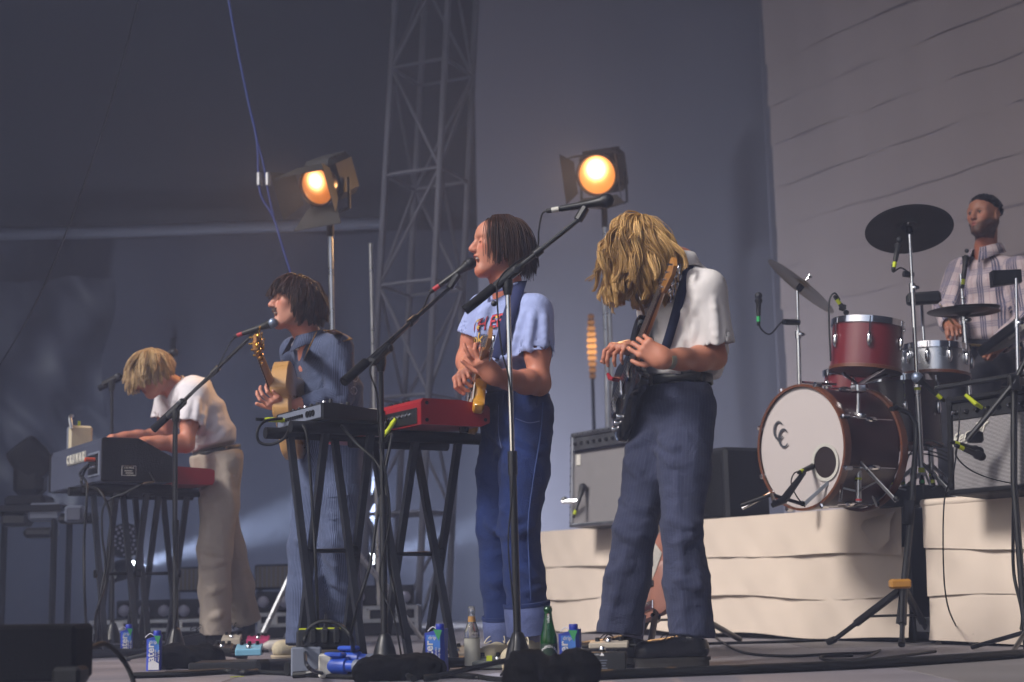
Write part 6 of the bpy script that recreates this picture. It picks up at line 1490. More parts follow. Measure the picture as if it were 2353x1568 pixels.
# ------------------------------------------------------------------ amplifiers
M_CLOTH_G = mat('silver_grille_cloth', '#a09da6', .7, var=.25, vscale=120); n, b = nodes(M_CLOTH_G)
tc = n.nodes.new('ShaderNodeTexCoord'); wv = n.nodes.new('ShaderNodeTexWave'); wv.inputs['Scale'].default_value = 55; wv.bands_direction = 'Z'; n.links.new(tc.outputs['Object'], wv.inputs['Vector']); wv2 = n.nodes.new('ShaderNodeTexChecker'); wv2.inputs['Scale'].default_value = 110; n.links.new(tc.outputs['Object'], wv2.inputs['Vector'])
src = mixcol(n, math_n(n, 'MULTIPLY', wv.outputs['Fac'], .75), s2l('#2e2d33'), s2l('#c2bdbe')); link(n, mixcol(n, .25, src, wv2.outputs['Color'], 'MULTIPLY'), b.inputs['Base Color'])
def combo(label, c, w, h, d, silver=False, tilt=.0, brand=True, name='guitar_amplifier'):
    "amplifier; c = bottom centre of the front face"
    c = Vector(c); t = thing(name, label, 'amplifier', c); u = (UP-AUD*tilt).normalized(); f = LEF.cross(u)*-1
    f = f if f.dot(AUD) > 0 else -f; ax = (LEF, u, f); P_ = lambda x, y, z=0: c+LEF*x+u*y+f*z
    MB().box(P_(0, h/2, -d/2-.012), (w, h, d), ax, .012).build('cabinet', M_BLKTOLEX, t)
    for x, y, sx_, sy in ((0, .012, w, .024), (0, h-.012, w, .024), (-w/2+.012, h/2, .024, h-.05), (w/2-.012, h/2, .024, h-.05)): MB().box(P_(x, y, .0), (sx_, sy, .03), ax, .006).build('front_frame', M_ALU if silver else M_BLKTOLEX, t)
    MB().box(P_(0, (h-.10)/2+.01, -.009), (w-.05, h-.13, .01), ax).build('grille_cloth', M_CLOTH_G, t)
    MB().box(P_(0, h-.07, -.004), (w-.05, .075, .012), ax, .003).build('control_panel', M_ALU if silver else M_SYNTH, t)
    for k in range(9):
        x = -w/2+.05+(w-.1)*k/8.6; kn = MB().lathe(P_(x, h-.072, .004), f, [(.013, 0), (.011, .012), (.008, .016), (0, .016)], 12).build('knob', M_BLACK, t, 50); MB().lathe(P_(x, h-.072, .018), f, [(.0065, 0), (.005, .004), (0, .004)], 8).build('knob_cap', M_CHROME, kn, 50)
    if silver:
        MB().box(P_(0, h-.12, .004), (w-.06, .018, .014), ax, .002).build('trim_strip', M_CHROME, t); MB().box(P_(-w/2+.075, h-.175, .0), (.045, .07, .006), ax, .002).build('badge', M_PEARL, t)
        for k in range(12):
            MB().ball(P_(-w/2+.03+(w-.06)*k/11, h-.012, .016), .0055, 6).build('rivet', M_CHROME, t); MB().ball(P_(-w/2+.012, .03+(h-.06)*k/11, .016), .0055, 6).build('rivet', M_CHROME, t)
    elif brand:
        text_mesh('Fender', .075, P_(-w/2+.115, h-.175, .0), (LEF*.95+u*.30, u, f), .004, M_LETTER, 'logo', t, bold=.001, shear=.45); MB().box(P_(-w/2+.10, h-.215, .0), (.10, .004, .004), ((LEF*.9+u*.44).normalized(), (u*.9-LEF*.44).normalized(), f)).build('logo_tail', M_LETTER, t)
        text_mesh('Deluxe', .028, P_(w/2-.11, h-.060, .004), ax, .002, M_LETTER, 'model_script', t, shear=.4); text_mesh('Reverb', .028, P_(w/2-.09, h-.085, .004), ax, .002, M_LETTER, 'model_script', t, shear=.4)
        for x in (-.02, .02): MB().lathe(P_(-w/2+.04+x*.7, h-.072, .003), f, [(.009, 0), (.009, .005), (.005, .006), (.005, .002)], 10).build('input_jack', M_CHROME, t)
        MB().tube(spline([P_(-.1, h, -.1), P_(-.09, h+.018, -.1), P_(.09, h+.018, -.1), P_(.1, h, -.1)], 5), .012, 8, flat=.5).build('handle', M_BLACK, t)
        for sx_ in (-1, 1): MB().box(P_(sx_*(w/2-.01), h-.02, -.01), (.035, .05, .05), ax, .008).build('corner', M_BLACK, t)
    return t, P_, ax
near_c = at(2183, 1145, 6.72); near_c.z = RZ+.018; W_A = .62
fa, PA, axA = combo('black guitar amplifier with silver grille and white script on the amplifier riser', near_c+LEF*W_A/2, W_A, .445, .24, tilt=.07)
MB().tube([PA(-.10, .376, .02), PA(-.10, .39, .06), PA(-.13, .43, .09)], [.009, .011, .008], 8).build('plug', M_TAPE_Y, fa)
far_c = at(1312, 1216, 9.45); far_c.z = RZ+.01
ba, PB, _ = combo('silver-trimmed bass amplifier on the far end of the drum riser', far_c+LEF*.34, .68, .60, .30, silver=True, tilt=.05, name='bass_amplifier')
cb_ = at(1655, 1180, 8.7); cb_.z = RZ; sc_ = thing('speaker_cabinet', 'plain dark speaker cabinet behind the bass player\'s legs', 'speaker', cb_)
MB().box(cb_+UP*.215-AUD*.15-LEF*.22, (.34, .62, .43), SAX, .02).build('cabinet', M_SYNTH, sc_); MB().box(cb_+UP*.215+AUD*.022-LEF*.22, (.01, .56, .37), SAX, .004).build('grille', M_BLKTOLEX, sc_)
# mic in front of the far amp
microphone('short microphone hanging in front of the silver-trimmed amplifier', at(1323, 1172, 9.25), at(1342, 1112, 9.3), tape=M_TAPE_Y); t = thing('microphone_clamp', 'small clamp arm on the silver-trimmed amplifier', 'clamp', at(1300, 1153, 9.35)); MB().tube([at(1292, 1153, 9.35), at(1328, 1152, 9.3)], .014, 8).build('arm', M_CHROME, t); MB().ball(at(1297, 1150, 9.35), .024, 8).build('knob', M_POLE, t)
# boom stand with microphones before the script amplifier
b = at(2330, 1110, 6.35); t = thing('microphone_stand', 'black boom stand with microphone pair before the script amplifier', 'stand', Vector((b.x, b.y, 0)), 'boom microphone stands'); b0 = Vector((b.x, b.y, 0))
MB().tube([b0, b, at(2330, 880, 6.35)], .015, 10).build('pole', M_POLE, t); MB().tube([at(2370, 800, 6.35), at(2330, 880, 6.33), at(2222, 1012, 6.4)], .012, 10).build('boom', M_POLE, t); MB().tube([at(2400, 852, 6.5), at(2150, 893, 6.9)], .012, 10).build('upper_boom', M_POLE, t); MB().box(at(2330, 880, 6.34), (.05, .04, .07), None, .008).build('boom_clamp', M_POLE, t)
for k, (p_, q_) in enumerate((((2205, 1022, 6.42), (2258, 1040, 6.48)), ((2215, 1032, 6.40), (2262, 1052, 6.46)))): microphone(('upper' if k == 0 else 'lower')+' of two short microphones aimed at the script amplifier', at(*p_), at(*q_), tape=M_TAPE_Y, r=.02)
MB().box(at(2240, 1005, 6.42), (.07, .04, .05), None, .01).build('mic_bar', M_POLE, t)
for k in range(3): MB().tube([b0+UP*.08, b0+Vector((math.cos(k*2.1), math.sin(k*2.1), 0))*.3+UP*.01], .01, 8).build('leg', M_POLE, t)
cable('black cable looping below the pair of amplifier microphones', [at(2203, 1021, 6.42), at(2196, 1045, 6.42), at(2222, 1075, 6.42), at(2270, 1098, 6.4), at(2330, 1112, 6.36)]); cable('black cable hanging over the amplifier riser down to the floor', [at(2206, 930, 6.5), at(2202, 1000, 6.5), at(2190, 1090, 6.55), at(2170, 1150, 6.62), at(2168, 1300, 6.6), at(2180, 1400, 6.6), on_floor(2215, 1470)])
cable('thick pair of black cables hanging over the riser at the edge', [at(2330, 1130, 6.35), at(2328, 1220, 6.5), at(2330, 1320, 6.55), at(2350, 1420, 6.5), on_floor(2335, 1475)], .008)
# guitar stand with yellow clutch
b0 = on_floor(2068, 1484); gs = thing('guitar_stand', 'black tripod guitar stand with yellow clutch in front of the riser gap', 'stand', b0); yc = mat('yellow_plastic', '#a8752a', .5, var=.08)
d0 = b0.y; top = at(2106, 1000, d0); hub = at(2076, 1340, d0)
MB().tube([hub-UP*.02, at(2092, 1200, d0), top, at(2104, 975, d0), at(2090, 950, d0), at(2062, 938, d0-.03)], [.017, .017, .013, .013, .013, .012], 12).build('mast', M_POLE, gs); MB().tube([at(2090, 1150, d0), at(2086, 1205, d0)], .027, 12).build('grip', M_FOAM, gs)
MB().box(at(2068, 1342, d0-.01), (.10, .06, .045), None, .01).build('clutch', yc, gs); MB().tube([at(2090, 1344, d0-.03), at(2090, 1344, d0+.03)], .016, 10).build('clutch_knob', M_POLE, gs)
MB().tube([at(2062, 938, d0-.03), at(2048, 940, d0-.10)], .012, 8).build('yoke', M_FOAM, gs); MB().tube([at(2062, 938, d0-.03), at(2050, 930, d0+.05)], .012, 8).build('yoke', M_FOAM, gs)
for px, py, dd in ((1902, 1482, -.0), (2072, 1488, -.28), (2150, 1462, .25)):
    e = on_floor(px, py) if dd <= 0 else Vector((b0.x+.22, b0.y+.22, 0)); a_ = hub-UP*.02; lg = MB().tube([a_, a_.lerp(e, .62)], .019, 10).build('leg', M_POLE, gs); MB().tube([a_.lerp(e, .6), a_.lerp(e, .93)], .012, 10).build('inner_tube', M_POLE, lg); MB().tube([a_.lerp(e, .9), e+UP*.012], .017, 10).build('rubber_foot', M_RUBBER, lg)
    MB().tube([b0+UP*.14, a_.lerp(e, .5)], .006, 6).build('brace', M_POLE, gs)
MB().tube([hub, b0+UP*.10], .014, 10).build('centre_tube', M_POLE, gs)
# peach guitar on its own stand behind the bass player's legs
g0 = on_floor(1500, 1502); d0 = g0.y
gt, PG, _, _ = guitar('peach_guitar', 'peach electric guitar resting on a stand behind the bass player\'s legs', at(1500, 980, d0+.35), at(1500, 1420, d0), Vector((-.8, -.55, .1)), TELE, .40, .045, M_PEACH, M_MAPLE, M_ROSE, 6, .012, nut=.82, guard=M_PEARL)
gs2 = thing('guitar_stand', 'black tripod guitar stand half hidden behind the bass player\'s legs', 'stand', g0); hub = at(1515, 1365, d0+.12)
MB().tube([hub, at(1512, 1250, d0+.25)], .014, 10).build('mast', M_POLE, gs2); MB().box(at(1508, 1368, d0+.08), (.07, .05, .04), None, .008).build('clutch', yc, gs2)
for e in (on_floor(1490, 1512), on_floor(1700, 1475), on_floor(1460, 1490)): MB().tube([hub, e+UP*.012], .015, 10).build('leg', M_POLE, gs2); MB().tube([hub-UP*.12, hub.lerp(e, .5)], .006, 6).build('brace', M_POLE, gs2)
for s in (-1, 1): MB().tube([hub-UP*.04, at(1500, 1420, d0)+LEF*s*.07+AUD*.02, at(1500, 1412, d0)+LEF*s*.07+AUD*.06], .009, 8).build('rest_arm', M_FOAM, gs2)
# ================================================================== truss, lamps, gear at the back
M_TRUSS = mat('truss_alloy', '#5d5f6c', .6, .3, var=.2, vscale=5)
def truss_tower():
    base = at(828, 1450, 11.0); base.z = 0; t = thing('truss_tower', 'tall leaning aluminium truss tower behind the two singers', 'truss', base)
    s = .47; th = R_(24); e1 = Vector((math.cos(th), -math.sin(th), 0))*s; e2 = Vector((math.sin(th), math.cos(th), 0))*s; e1, e2 = Vector((s*.91, -s*.42, 0)), Vector((s*.42, s*.91, 0)); ln = Vector((.062, 0, 1))
    C4 = [base, base+e1, base+e1+e2, base+e2]; H = 7.4; ph = .86
    for c in C4: MB().tube([c, c+ln*H], .025, 10).build('chord', M_TRUSS, t)
    n_ = int(H/ph)
    for i in range(n_+1):
        for k in range(4):
            a, b = C4[k], C4[(k+1) % 4]; z = i*ph; MB().tube([a+ln*z, b+ln*z], .014, 8).build('rung', M_TRUSS, t)
            if i < n_: p, q = (a, b) if (i+k) % 2 else (b, a); MB().tube([p+ln*z, q+ln*(z+ph)], .014, 8).build('diagonal', M_TRUSS, t)
truss_tower()
M_LAMPBLK = mat('lamp_black', '#0d0d10', .6, var=.2, spec=.2); M_DOOR = mat('barn_door_black', '#0b0a09', .8, var=.15)
def fresnel(label, c, aim, r, power, est, pole_z, pole_len, seed=0, px=None):
    c = Vector(c); f = Vector(aim).normalized(); x, y, _ = basis(f, UP); sd = x.cross(f); up = x; t = thing('stage_lamp', label, 'stage lamp', Vector((c.x, c.y, 0)), 'lit theatre lamps with barn doors')
    ax = (sd, up, f)
    MB().box(c-f*.16+up*.015, (r*2.2, r*2.35, .26), ax, r*.35).build('housing', M_LAMPBLK, t, 30)
    for k in range(5): MB().box(c-f*(.08+.04*k)+up*r*1.24, (r*1.7, .02, .018), ax, .004).build('cooling_fin', M_LAMPBLK, t)
    MB().lathe(c, f, [(r*1.02, -.06), (r*1.12, -.02), (r*1.14, .015), (r*1.04, .02), (r*.98, -.01)], 40, close=False).build('bezel', mat('lamp_bezel', '#3a2a1c', .35, .6), t, 50)
    lm = mat('lit_lens', '#c07a30', .2, var=0, emit=(1.0, .40, .08), estr=est); n_, b_ = nodes(lm)
    an_ = n_.nodes.new('ShaderNodeAttribute'); an_.attribute_name = 'glow'
    link(n_, mixcol(n_, an_.outputs['Fac'], (1.0, .30, .045), (1.0, .72, .34)), b_.inputs['Emission Color'])
    link(n_, math_n(n_, 'MULTIPLY', math_n(n_, 'ADD', math_n(n_, 'MULTIPLY', math_n(n_, 'POWER', an_.outputs['Fac'], 2.0), 5.0), .16), est), b_.inputs['Emission Strength'])
    prof = []
    for k in range(11): prof += [(r*(1-k/11), -.004+.012*(1-(1-k/11)**2)), (r*(1-k/11-.03), .004+.012*(1-(1-k/11)**2))]
    lo_ = MB().lathe(c, f, prof+[(0, .014)], 48, close=False).build('lens', lm, t, 20); hp = c+up*r*.30
    co_ = np.array([tuple(v.co) for v in lo_.data.vertices])+np.array(tuple(world_loc(t))); dd_ = np.linalg.norm(co_-np.array(tuple(hp)), axis=1)
    set_attr(lo_, 'glow', np.clip(np.exp(-(dd_/(r*.55))**2)*(.75+.25*np.tile(np.repeat([1, .4], 48), 13)[:len(dd_)]), 0, 1))
    for (dv, w, ang) in ((up, r*2.3, -.12), (-up, r*2.3, .75), (sd, r*2.0, .35), (-sd, r*2.0, .9)):
        side = f.cross(dv).normalized(); hinge = c+dv*r*1.16+f*.01; od = (f*math.cos(ang)+dv*math.sin(ang)).normalized(); L_ = r*(1.3 if seed == 1 else .75)
        MB().add([hinge-side*w*.42, hinge+side*w*.42, hinge+side*w*.68+od*L_, hinge-side*w*.68+od*L_], [(0, 1, 2, 3)]).build('barn_door', M_DOOR, t, 0).modifiers.new('t', 'SOLIDIFY').thickness = .004
    for s in (-1, 1): MB().tube([c-f*.14+sd*s*r*1.25, c-f*.14+sd*s*r*1.28-UP*r*1.7, c-f*.14-UP*r*1.9], .010, 8).build('yoke', M_LAMPBLK, t)
    pb = c-f*.14-UP*r*1.9; MB().tube([pb, pb-UP*.14], .022, 10).build('spigot', M_LAMPBLK, t); MB().tube([pb-UP*.12, Vector((pb.x+.04, pb.y, .25))], .016, 10).build('mast', M_STEEL, t)
    for k in range(3): MB().tube([Vector((pb.x+.04, pb.y, .7)), Vector((pb.x+.04+.5*math.cos(k*2.1+.3), pb.y+.5*math.sin(k*2.1+.3), .02))], .012, 8).build('leg', M_STEEL, t)
    L = bpy.data.lights.new('lamp_light', 'SPOT'); L.energy = power; L.color = (1, .55, .22); L.spot_size = R_(100 if seed == 1 else 72); L.spot_blend = .7; L.shadow_soft_size = r*.6
    lo = bpy.data.objects.new('lamp_light', L); COL.objects.link(lo); lo.parent = t; lo.location = c+f*.05-Vector((c.x, c.y, 0)); lo.rotation_euler = (-f).to_track_quat('Z', 'Y').to_euler()
    return t
fresnel('lit amber lamp with open barn doors above the moustached singer', at(730, 428, 8.7), Vector((-.42, -.74, -.42)), .112, 36, 1.1, 0, 0, 1)
fresnel('bright amber lamp glowing in haze between the blue t-shirt and the bass player', at(1372, 402, 10.2), Vector((-.36, -.86, -.30)), .135, 95, 2.6, 0, 0, 2)
# orange glow behind the bass player, made up as glowing slats on a post
lp = at(1360, 795, 12.6); t = thing('glow_slats', 'made-up glowing slats drawing a soft orange glow behind the bass player', 'lamp', lp)
MB().box(lp+Vector((0, .05, 0)), (.05, .04, .58), None, .015).build('housing', M_LAMPBLK, t)
MB().tube([lp+Vector((0, .07, -.28)), Vector((lp.x, lp.y+.07, 0))], .015, 8).build('post', M_LAMPBLK, t)
for k in range(11):
    e_ = .55*math.exp(-((k-5)/3.0)**2)+.03; lm = mat('glow_slat', '#2a1a10', .6, var=0, emit=(1, .42, .12), estr=e_)
    MB().box(lp+Vector((0, .02, -.26+.052*k)), (.085*(.6+.4*math.exp(-((k-5)/4.0)**2)), .02, .040), None, .012).build('slat', lm, t)
pl = thing('lamp_pole', 'pale segmented pole standing behind the bass player\'s elbow', 'pole', Vector((at(1394, 900, 10.0).x, 10, 0))); MB().tube([Vector((at(1398, 1180, 10).x, 10, .0)), at(1396, 860, 10)], .022, 10).build('lower_tube', M_ALU, pl); MB().tube([at(1396, 870, 10), at(1388, 640, 10)], .017, 10).build('upper_tube', M_STEEL, pl)
p2 = thing('truss_pole', 'thin bright pole standing before the truss tower', 'pole', Vector((at(856, 900, 10.4).x, 10.4, 0))); MB().tube([Vector((at(872, 1400, 10.4).x, 10.4, 0)), at(852, 560, 10.4)], .014, 8).build('tube', M_STEEL, p2)
# low white beam lights
def beam_light(label, c, aim, power, backdrop_fill, saim):
    c = Vector(c); f = Vector(aim).normalized(); t = thing('beam_light', label, 'stage lamp', Vector((c.x, c.y, 0)), 'low white beam lights'); x, y, _ = basis(f, UP)
    MB().lathe(c, f, [(.05, -.26), (.07, -.24), (.075, -.10), (.06, -.055), (.03, -.05)], 24, close=False).build('head', M_LAMPBLK, t, 50); em = material_cache('white_lens', lambda: mat('white_lit_lens', '#ffffff', .2, var=0, emit=(.85, .93, 1), estr=14)); MB().ball(c+f*.0, .042, 16).build('lens', em, t, 180)
    MB().box(Vector((c.x, c.y, .05)), (.26, .2, .10), None, .02).build('base', M_LAMPBLK, t)
    for s in (-1, 1): MB().box(Vector((c.x, c.y, (c.z+.1)/2))+y*s*.11-f*.1, (.03, .05, max(.05, c.z)), None, .006).build('yoke_arm', M_LAMPBLK, t)
    L = bpy.data.lights.new('beam', 'SPOT'); L.energy = power; L.color = (.82, .92, 1); L.spot_size = R_(13); L.spot_blend = .9; L.shadow_soft_size = .04
    lo = bpy.data.objects.new('beam', L); COL.objects.link(lo); lo.parent = t; lo.location = c+f*.06-Vector((c.x, c.y, 0)); lo.rotation_euler = (-f).to_track_quat('Z', 'Y').to_euler()
    L = bpy.data.lights.new('backdrop_fill', 'SPOT'); L.energy = backdrop_fill; L.color = (.84, .90, 1); L.spot_size = R_(140); L.spot_blend = 1; L.shadow_soft_size = .07; sa = Vector(saim).normalized()  # wide light added to brighten the backdrop, apart from the lamp's own beam
    lo = bpy.data.objects.new('backdrop_fill', L); COL.objects.link(lo); lo.parent = t; lo.location = c+f*.06-Vector((c.x, c.y, 0)); lo.rotation_euler = (-sa).to_track_quat('Z', 'Y').to_euler()
beam_light('small white beam light shining low between the organ stand\'s legs', at(305, 1303, 11.0), Vector((.36, .90, .18)), 13000, 110, Vector((.0, .9, .4)))
beam_light('small white beam light shining low behind the synthesizer\'s stand', at(853, 1285, 11.6), Vector((1.05, 2.0, .36)), 6000, 130, Vector((.8, .6, .15)))
# moving head and lamps at the far left
def moving_head(label, c, s=1.0):
    c = Vector(c); t = thing('moving_head_lamp', label, 'stage lamp', c); MB().box(c+UP*.05*s, (.40*s, .34*s, .11*s), None, .02).build('base', M_LAMPBLK, t); MB().box(c+UP*.30*s-Vector((.0, 0, 0)), (.30*s, .24*s, .40*s), None, .04).build('yoke', M_LAMPBLK, t)
    hd_ = Vector((-.55, -.35, .75)).normalized(); x, y, _ = basis(hd_, UP); MB().lathe(c+UP*.46*s, hd_, [(.10*s, -.22*s), (.17*s, -.18*s), (.19*s, .0), (.17*s, .16*s), (.15*s, .19*s), (.13*s, .17*s)], 10, close=True).build('head', M_LAMPBLK, t, 40)
mh = at(68, 1165, 9.0); moving_head('bulky dark moving-head lamp beside the organ', mh, .62)
sh_ = thing('lamp_shelf', 'dark equipment rack under the moving-head lamp', 'rack', Vector((mh.x, mh.y, 0))); MB().box(mh-UP*.02, (.5, .4, .04), None, .005).build('shelf', M_LAMPBLK, sh_)
for s in (-1, 1):
    for q in (-1, 1): MB().tube([Vector((mh.x+s*.2, mh.y+q*.15, 0)), Vector((mh.x+s*.2, mh.y+q*.15, mh.z-.02))], .02, 8).build('post', M_LAMPBLK, sh_)
for k, (px, py, w, h) in enumerate(((40, 1195, .16, .08), (110, 1178, .2, .11), (180, 1192, .22, .06), (95, 1225, .18, .06))): MB().box(at(px, py, 8.9), (w, .15, h), None, .02).build('unit', M_SYNTH if k != 1 else M_PANEL, sh_)
fl_ = thing('small_floodlight', 'small grey floodlight on the rack left of the organ', 'floodlight', at(170, 1182, 8.8)); MB().box(at(172, 1182, 8.8), (.11, .06, .10), None, .012).build('body', M_PANEL, fl_); MB().box(at(170, 1182, 8.76), (.085, .02, .075), None, .006).build('glass', mat('dull_glass', '#4a4e60', .2), fl_)
lw = at(287, 1243, 10.6); t = thing('led_wash_lamp', 'round dark lamp face studded with small lenses behind the organ stand', 'stage lamp', lw); MB().lathe(lw, Vector((.1, -1, .1)), [(.08, -.15), (.12, -.05), (.125, 0), (.115, .01), (0, .005)], 24).build('body', M_LAMPBLK, t)
lens = mat('small_lens', '#9a9ab0', .15, var=0, coat=.5)
for r_ in (0, .035, .07, .10):
    for k in range(1 if r_ == 0 else int(r_*200)): a = 2*math.pi*k/max(1, int(r_*200)); MB().ball(lw+Vector((r_*math.cos(a), -.012-r_*.02, r_*math.sin(a))), (.011, .008, .011), 8).build('lens', lens, t)
def led_panel(label, px, py, d, w, h):
    c = at(px, py, d); t = thing('mesh_panel', label, 'panel', c, 'beige mesh panels low at the back'); mm = material_cache('mesh_panel', lambda: mat('mesh_panel', '#6f675c', .7, var=.1)); MB().box(c, (w, .05, h), None, .006).build('face', mm, t); MB().box(c+Vector((0, .04, 0)), (w+.03, .04, h+.03), None, .006).build('frame', M_LAMPBLK, t)
    for k in range(8): MB().box(c+Vector((-w/2+w*(k+.5)/8, -.027, 0)), (.006, .006, h*.96), None).build('mesh_bar', M_PANEL, t)
    for s in (-1, 1): MB().box(Vector((c.x+s*w*.4, c.y+.03, (c.z-h/2)/2)), (.03, .03, c.z-h/2), None).build('post', M_LAMPBLK, t)
led_panel('beige mesh panel just left of the beige trousers', 437, 1332, 10.8, .24, .15); led_panel('beige mesh panel between the beige trousers and the striped trousers', 630, 1326, 10.8, .26, .15)
def blinder(label, px0, px1, py, d, n_):
    a, b = at(px0, py, d), at(px1, py, d); t = thing('lamp_bar', label, 'lamp bar', a, 'bars of unlit round lamps at the back'); MB().box((a+b)/2+Vector((0, .08, 0)), ((b-a).length+.12, .12, .16), None, .01).build('housing', M_LAMPBLK, t)
    for k in range(n_): MB().ball(a.lerp(b, k/(n_-1))+Vector((0, .0, 0)), (.042, .02, .042), 12).build('lamp_face', lens, t)
    MB().box(Vector(((a+b).x/2, (a+b).y/2+.08, (a.z-.08)/2)), (.3, .1, a.z-.08), None).build('support', M_LAMPBLK, t)
blinder('dark bar of round lamps behind the organ stand', 285, 560, 1404, 10.6, 7); blinder('dark bar of round lamps behind the striped trousers', 605, 800, 1384, 10.6, 5); blinder('dark bar of round lamps behind the synthesizer\'s stand', 825, 930, 1372, 10.6, 3)
def flight_case(label, px0, px1, py0, py1, d):
    a, b = at(px0, py1, d), at(px1, py0, d); c = (a+b)/2; w = b.x-a.x; h = max(.1, b.z-.0); t = thing('flight_case', label, 'case', Vector((c.x, d, 0)), 'aluminium-edged flight cases at the back'); MB().box((c.x, d+.2, h/2), (w, .4, h), None, .01).build('body', M_LAMPBLK, t)
    for z in (h-.015, h*.5): MB().box((c.x, d-.003, z), (w, .02, .028), None, .004).build('rail', M_ALU, t)
    for s in (-1, 1): MB().box((c.x+s*(w/2-.012), d-.003, h/2), (.026, .022, h-.01), None, .004).build('corner_rail', M_ALU, t)
    for s in (-.25, .25): MB().box((c.x+s*w, d-.012, h*.72), (.06, .02, .07), None, .004).build('latch', M_STEEL, t)
flight_case('aluminium-edged flight case low behind the organ stand', 205, 478, 1420, 1480, 10.2); flight_case('aluminium-edged flight case low behind the white sneaker', 592, 735, 1405, 1480, 10.2); flight_case('aluminium-edged flight case low behind the red keyboard\'s stand', 800, 960, 1390, 1480, 10.2)
tri = thing('tripod_light_stand', 'grey tripod light stand with splayed legs behind the striped trousers', 'stand', Vector((at(740, 1400, 9.6).x, 9.6, 0))); tb = at(735, 1180, 9.6)
for e in (at(605, 1455, 9.5), at(935, 1400, 9.7), at(740, 1440, 9.9)): MB().tube([tb, e], .018, 8).build('leg', M_STEEL, tri)
MB().tube([Vector((tb.x, tb.y, .2)), tb+UP*.4], .016, 8).build('mast', M_STEEL, tri)
# crumpled plastic sheeting at far left
M_SHEET = mat('grey_plastic_sheet', '#333644', .5, var=.2, vscale=3, spec=.35); g = []; r5 = random.Random(12); ph = [r5.random()*6 for _ in range(8)]
for j in range(41):
    row = []
    for i in range(31):
        x = -5.2+1.5*i/30; z = 1.1+2.1*j/40
        dd = .10*math.sin(x*5+z*3.1+ph[0])+.07*math.sin(x*9-z*4+ph[1])+.05*math.sin(x*4+z*9+ph[2])+.035*math.sin(x*17+z*11+ph[3])+.03*abs(math.sin(x*8+z*7+ph[4])); row.append(Vector((x+.05*math.sin(z*4+ph[5]), 13.4+dd*.6, z)))
    g.append(row)
tag(MB().sheet(g).build('plastic_sheet', M_SHEET, None, 180), 'crumpled shiny grey plastic sheeting hanging at the far left', 'sheet')
# hanging cables
bl = mat('blue_cable', '#17317c', .5, var=.1)
cable('bright blue cable dropping from the roof beside the left amber lamp', [at(515, -60, 9.0), at(545, 110, 9.0), at(572, 240, 9.0), at(590, 320, 9.0), at(594, 400, 9.0), at(600, 450, 9.0), at(628, 500, 9.0), at(650, 570, 9.0), at(672, 640, 9.0)], .007, bl); cable('second blue cable joining the bright one beside the left amber lamp', [at(588, 315, 9.0), at(606, 380, 9.0), at(616, 440, 9.0), at(629, 500, 9.0)], .006, bl)
for px, py in ((596, 412), (616, 412)): t = thing('cable_coupler', ('left' if px == 596 else 'right')+' of two metal couplers on the blue cables', 'coupler', at(px, py, 9.0)); MB().tube([at(px, py-14, 9.0), at(px, py+14, 9.0)], .017, 8).build('sleeve', M_BRASS if False else M_STEEL, t)
cable('thin black line slanting across the upper left of the backdrop', [at(325, -30, 8.0), at(290, 110, 8.0), at(235, 300, 8.0), at(150, 540, 8.0), at(70, 720, 8.0), at(-20, 870, 8.0)], .004, M_BLKCLOTH)
for px, py in ((206, 790), (397, 795)): t = thing('wall_bracket', ('left' if px == 206 else 'right')+' of two small dark brackets on the drape', 'bracket', at(px, py, 13.8)); MB().box(at(px, py, 13.75), (.04, .06, .16), None, .01).build('plate', M_LAMPBLK, t)
# loudspeaker in the lower left corner, nearest the camera
q = at(96, 1500, 4.3); fs_ = thing('loudspeaker', 'black loudspeaker on a bracket in the lower left corner', 'speaker', Vector((q.x, q.y, -1.5))); MB().box(at(85, 1500, 4.35), (.27, .22, .158), (Vector((.99, .05, -.01)).normalized(), Vector((-.05, .99, 0)).normalized(), UP), .01).build('cabinet', M_BLKCLOTH, fs_); MB().tube([at(165, 1530, 4.3), Vector((at(165, 1530, 4.3).x, 4.3, -1.5))], .025, 10).build('stand_pole', M_BLACK, fs_); MB().box(at(162, 1552, 4.28), (.08, .1, .05), None, .01).build('bracket', M_BLACK, fs_)
cable('black cable arching from the corner loudspeaker', [at(190, 1500, 4.4), at(240, 1480, 4.6), at(285, 1520, 4.7), at(310, 1580, 4.7), at(312, 1640, 4.7)], .008)
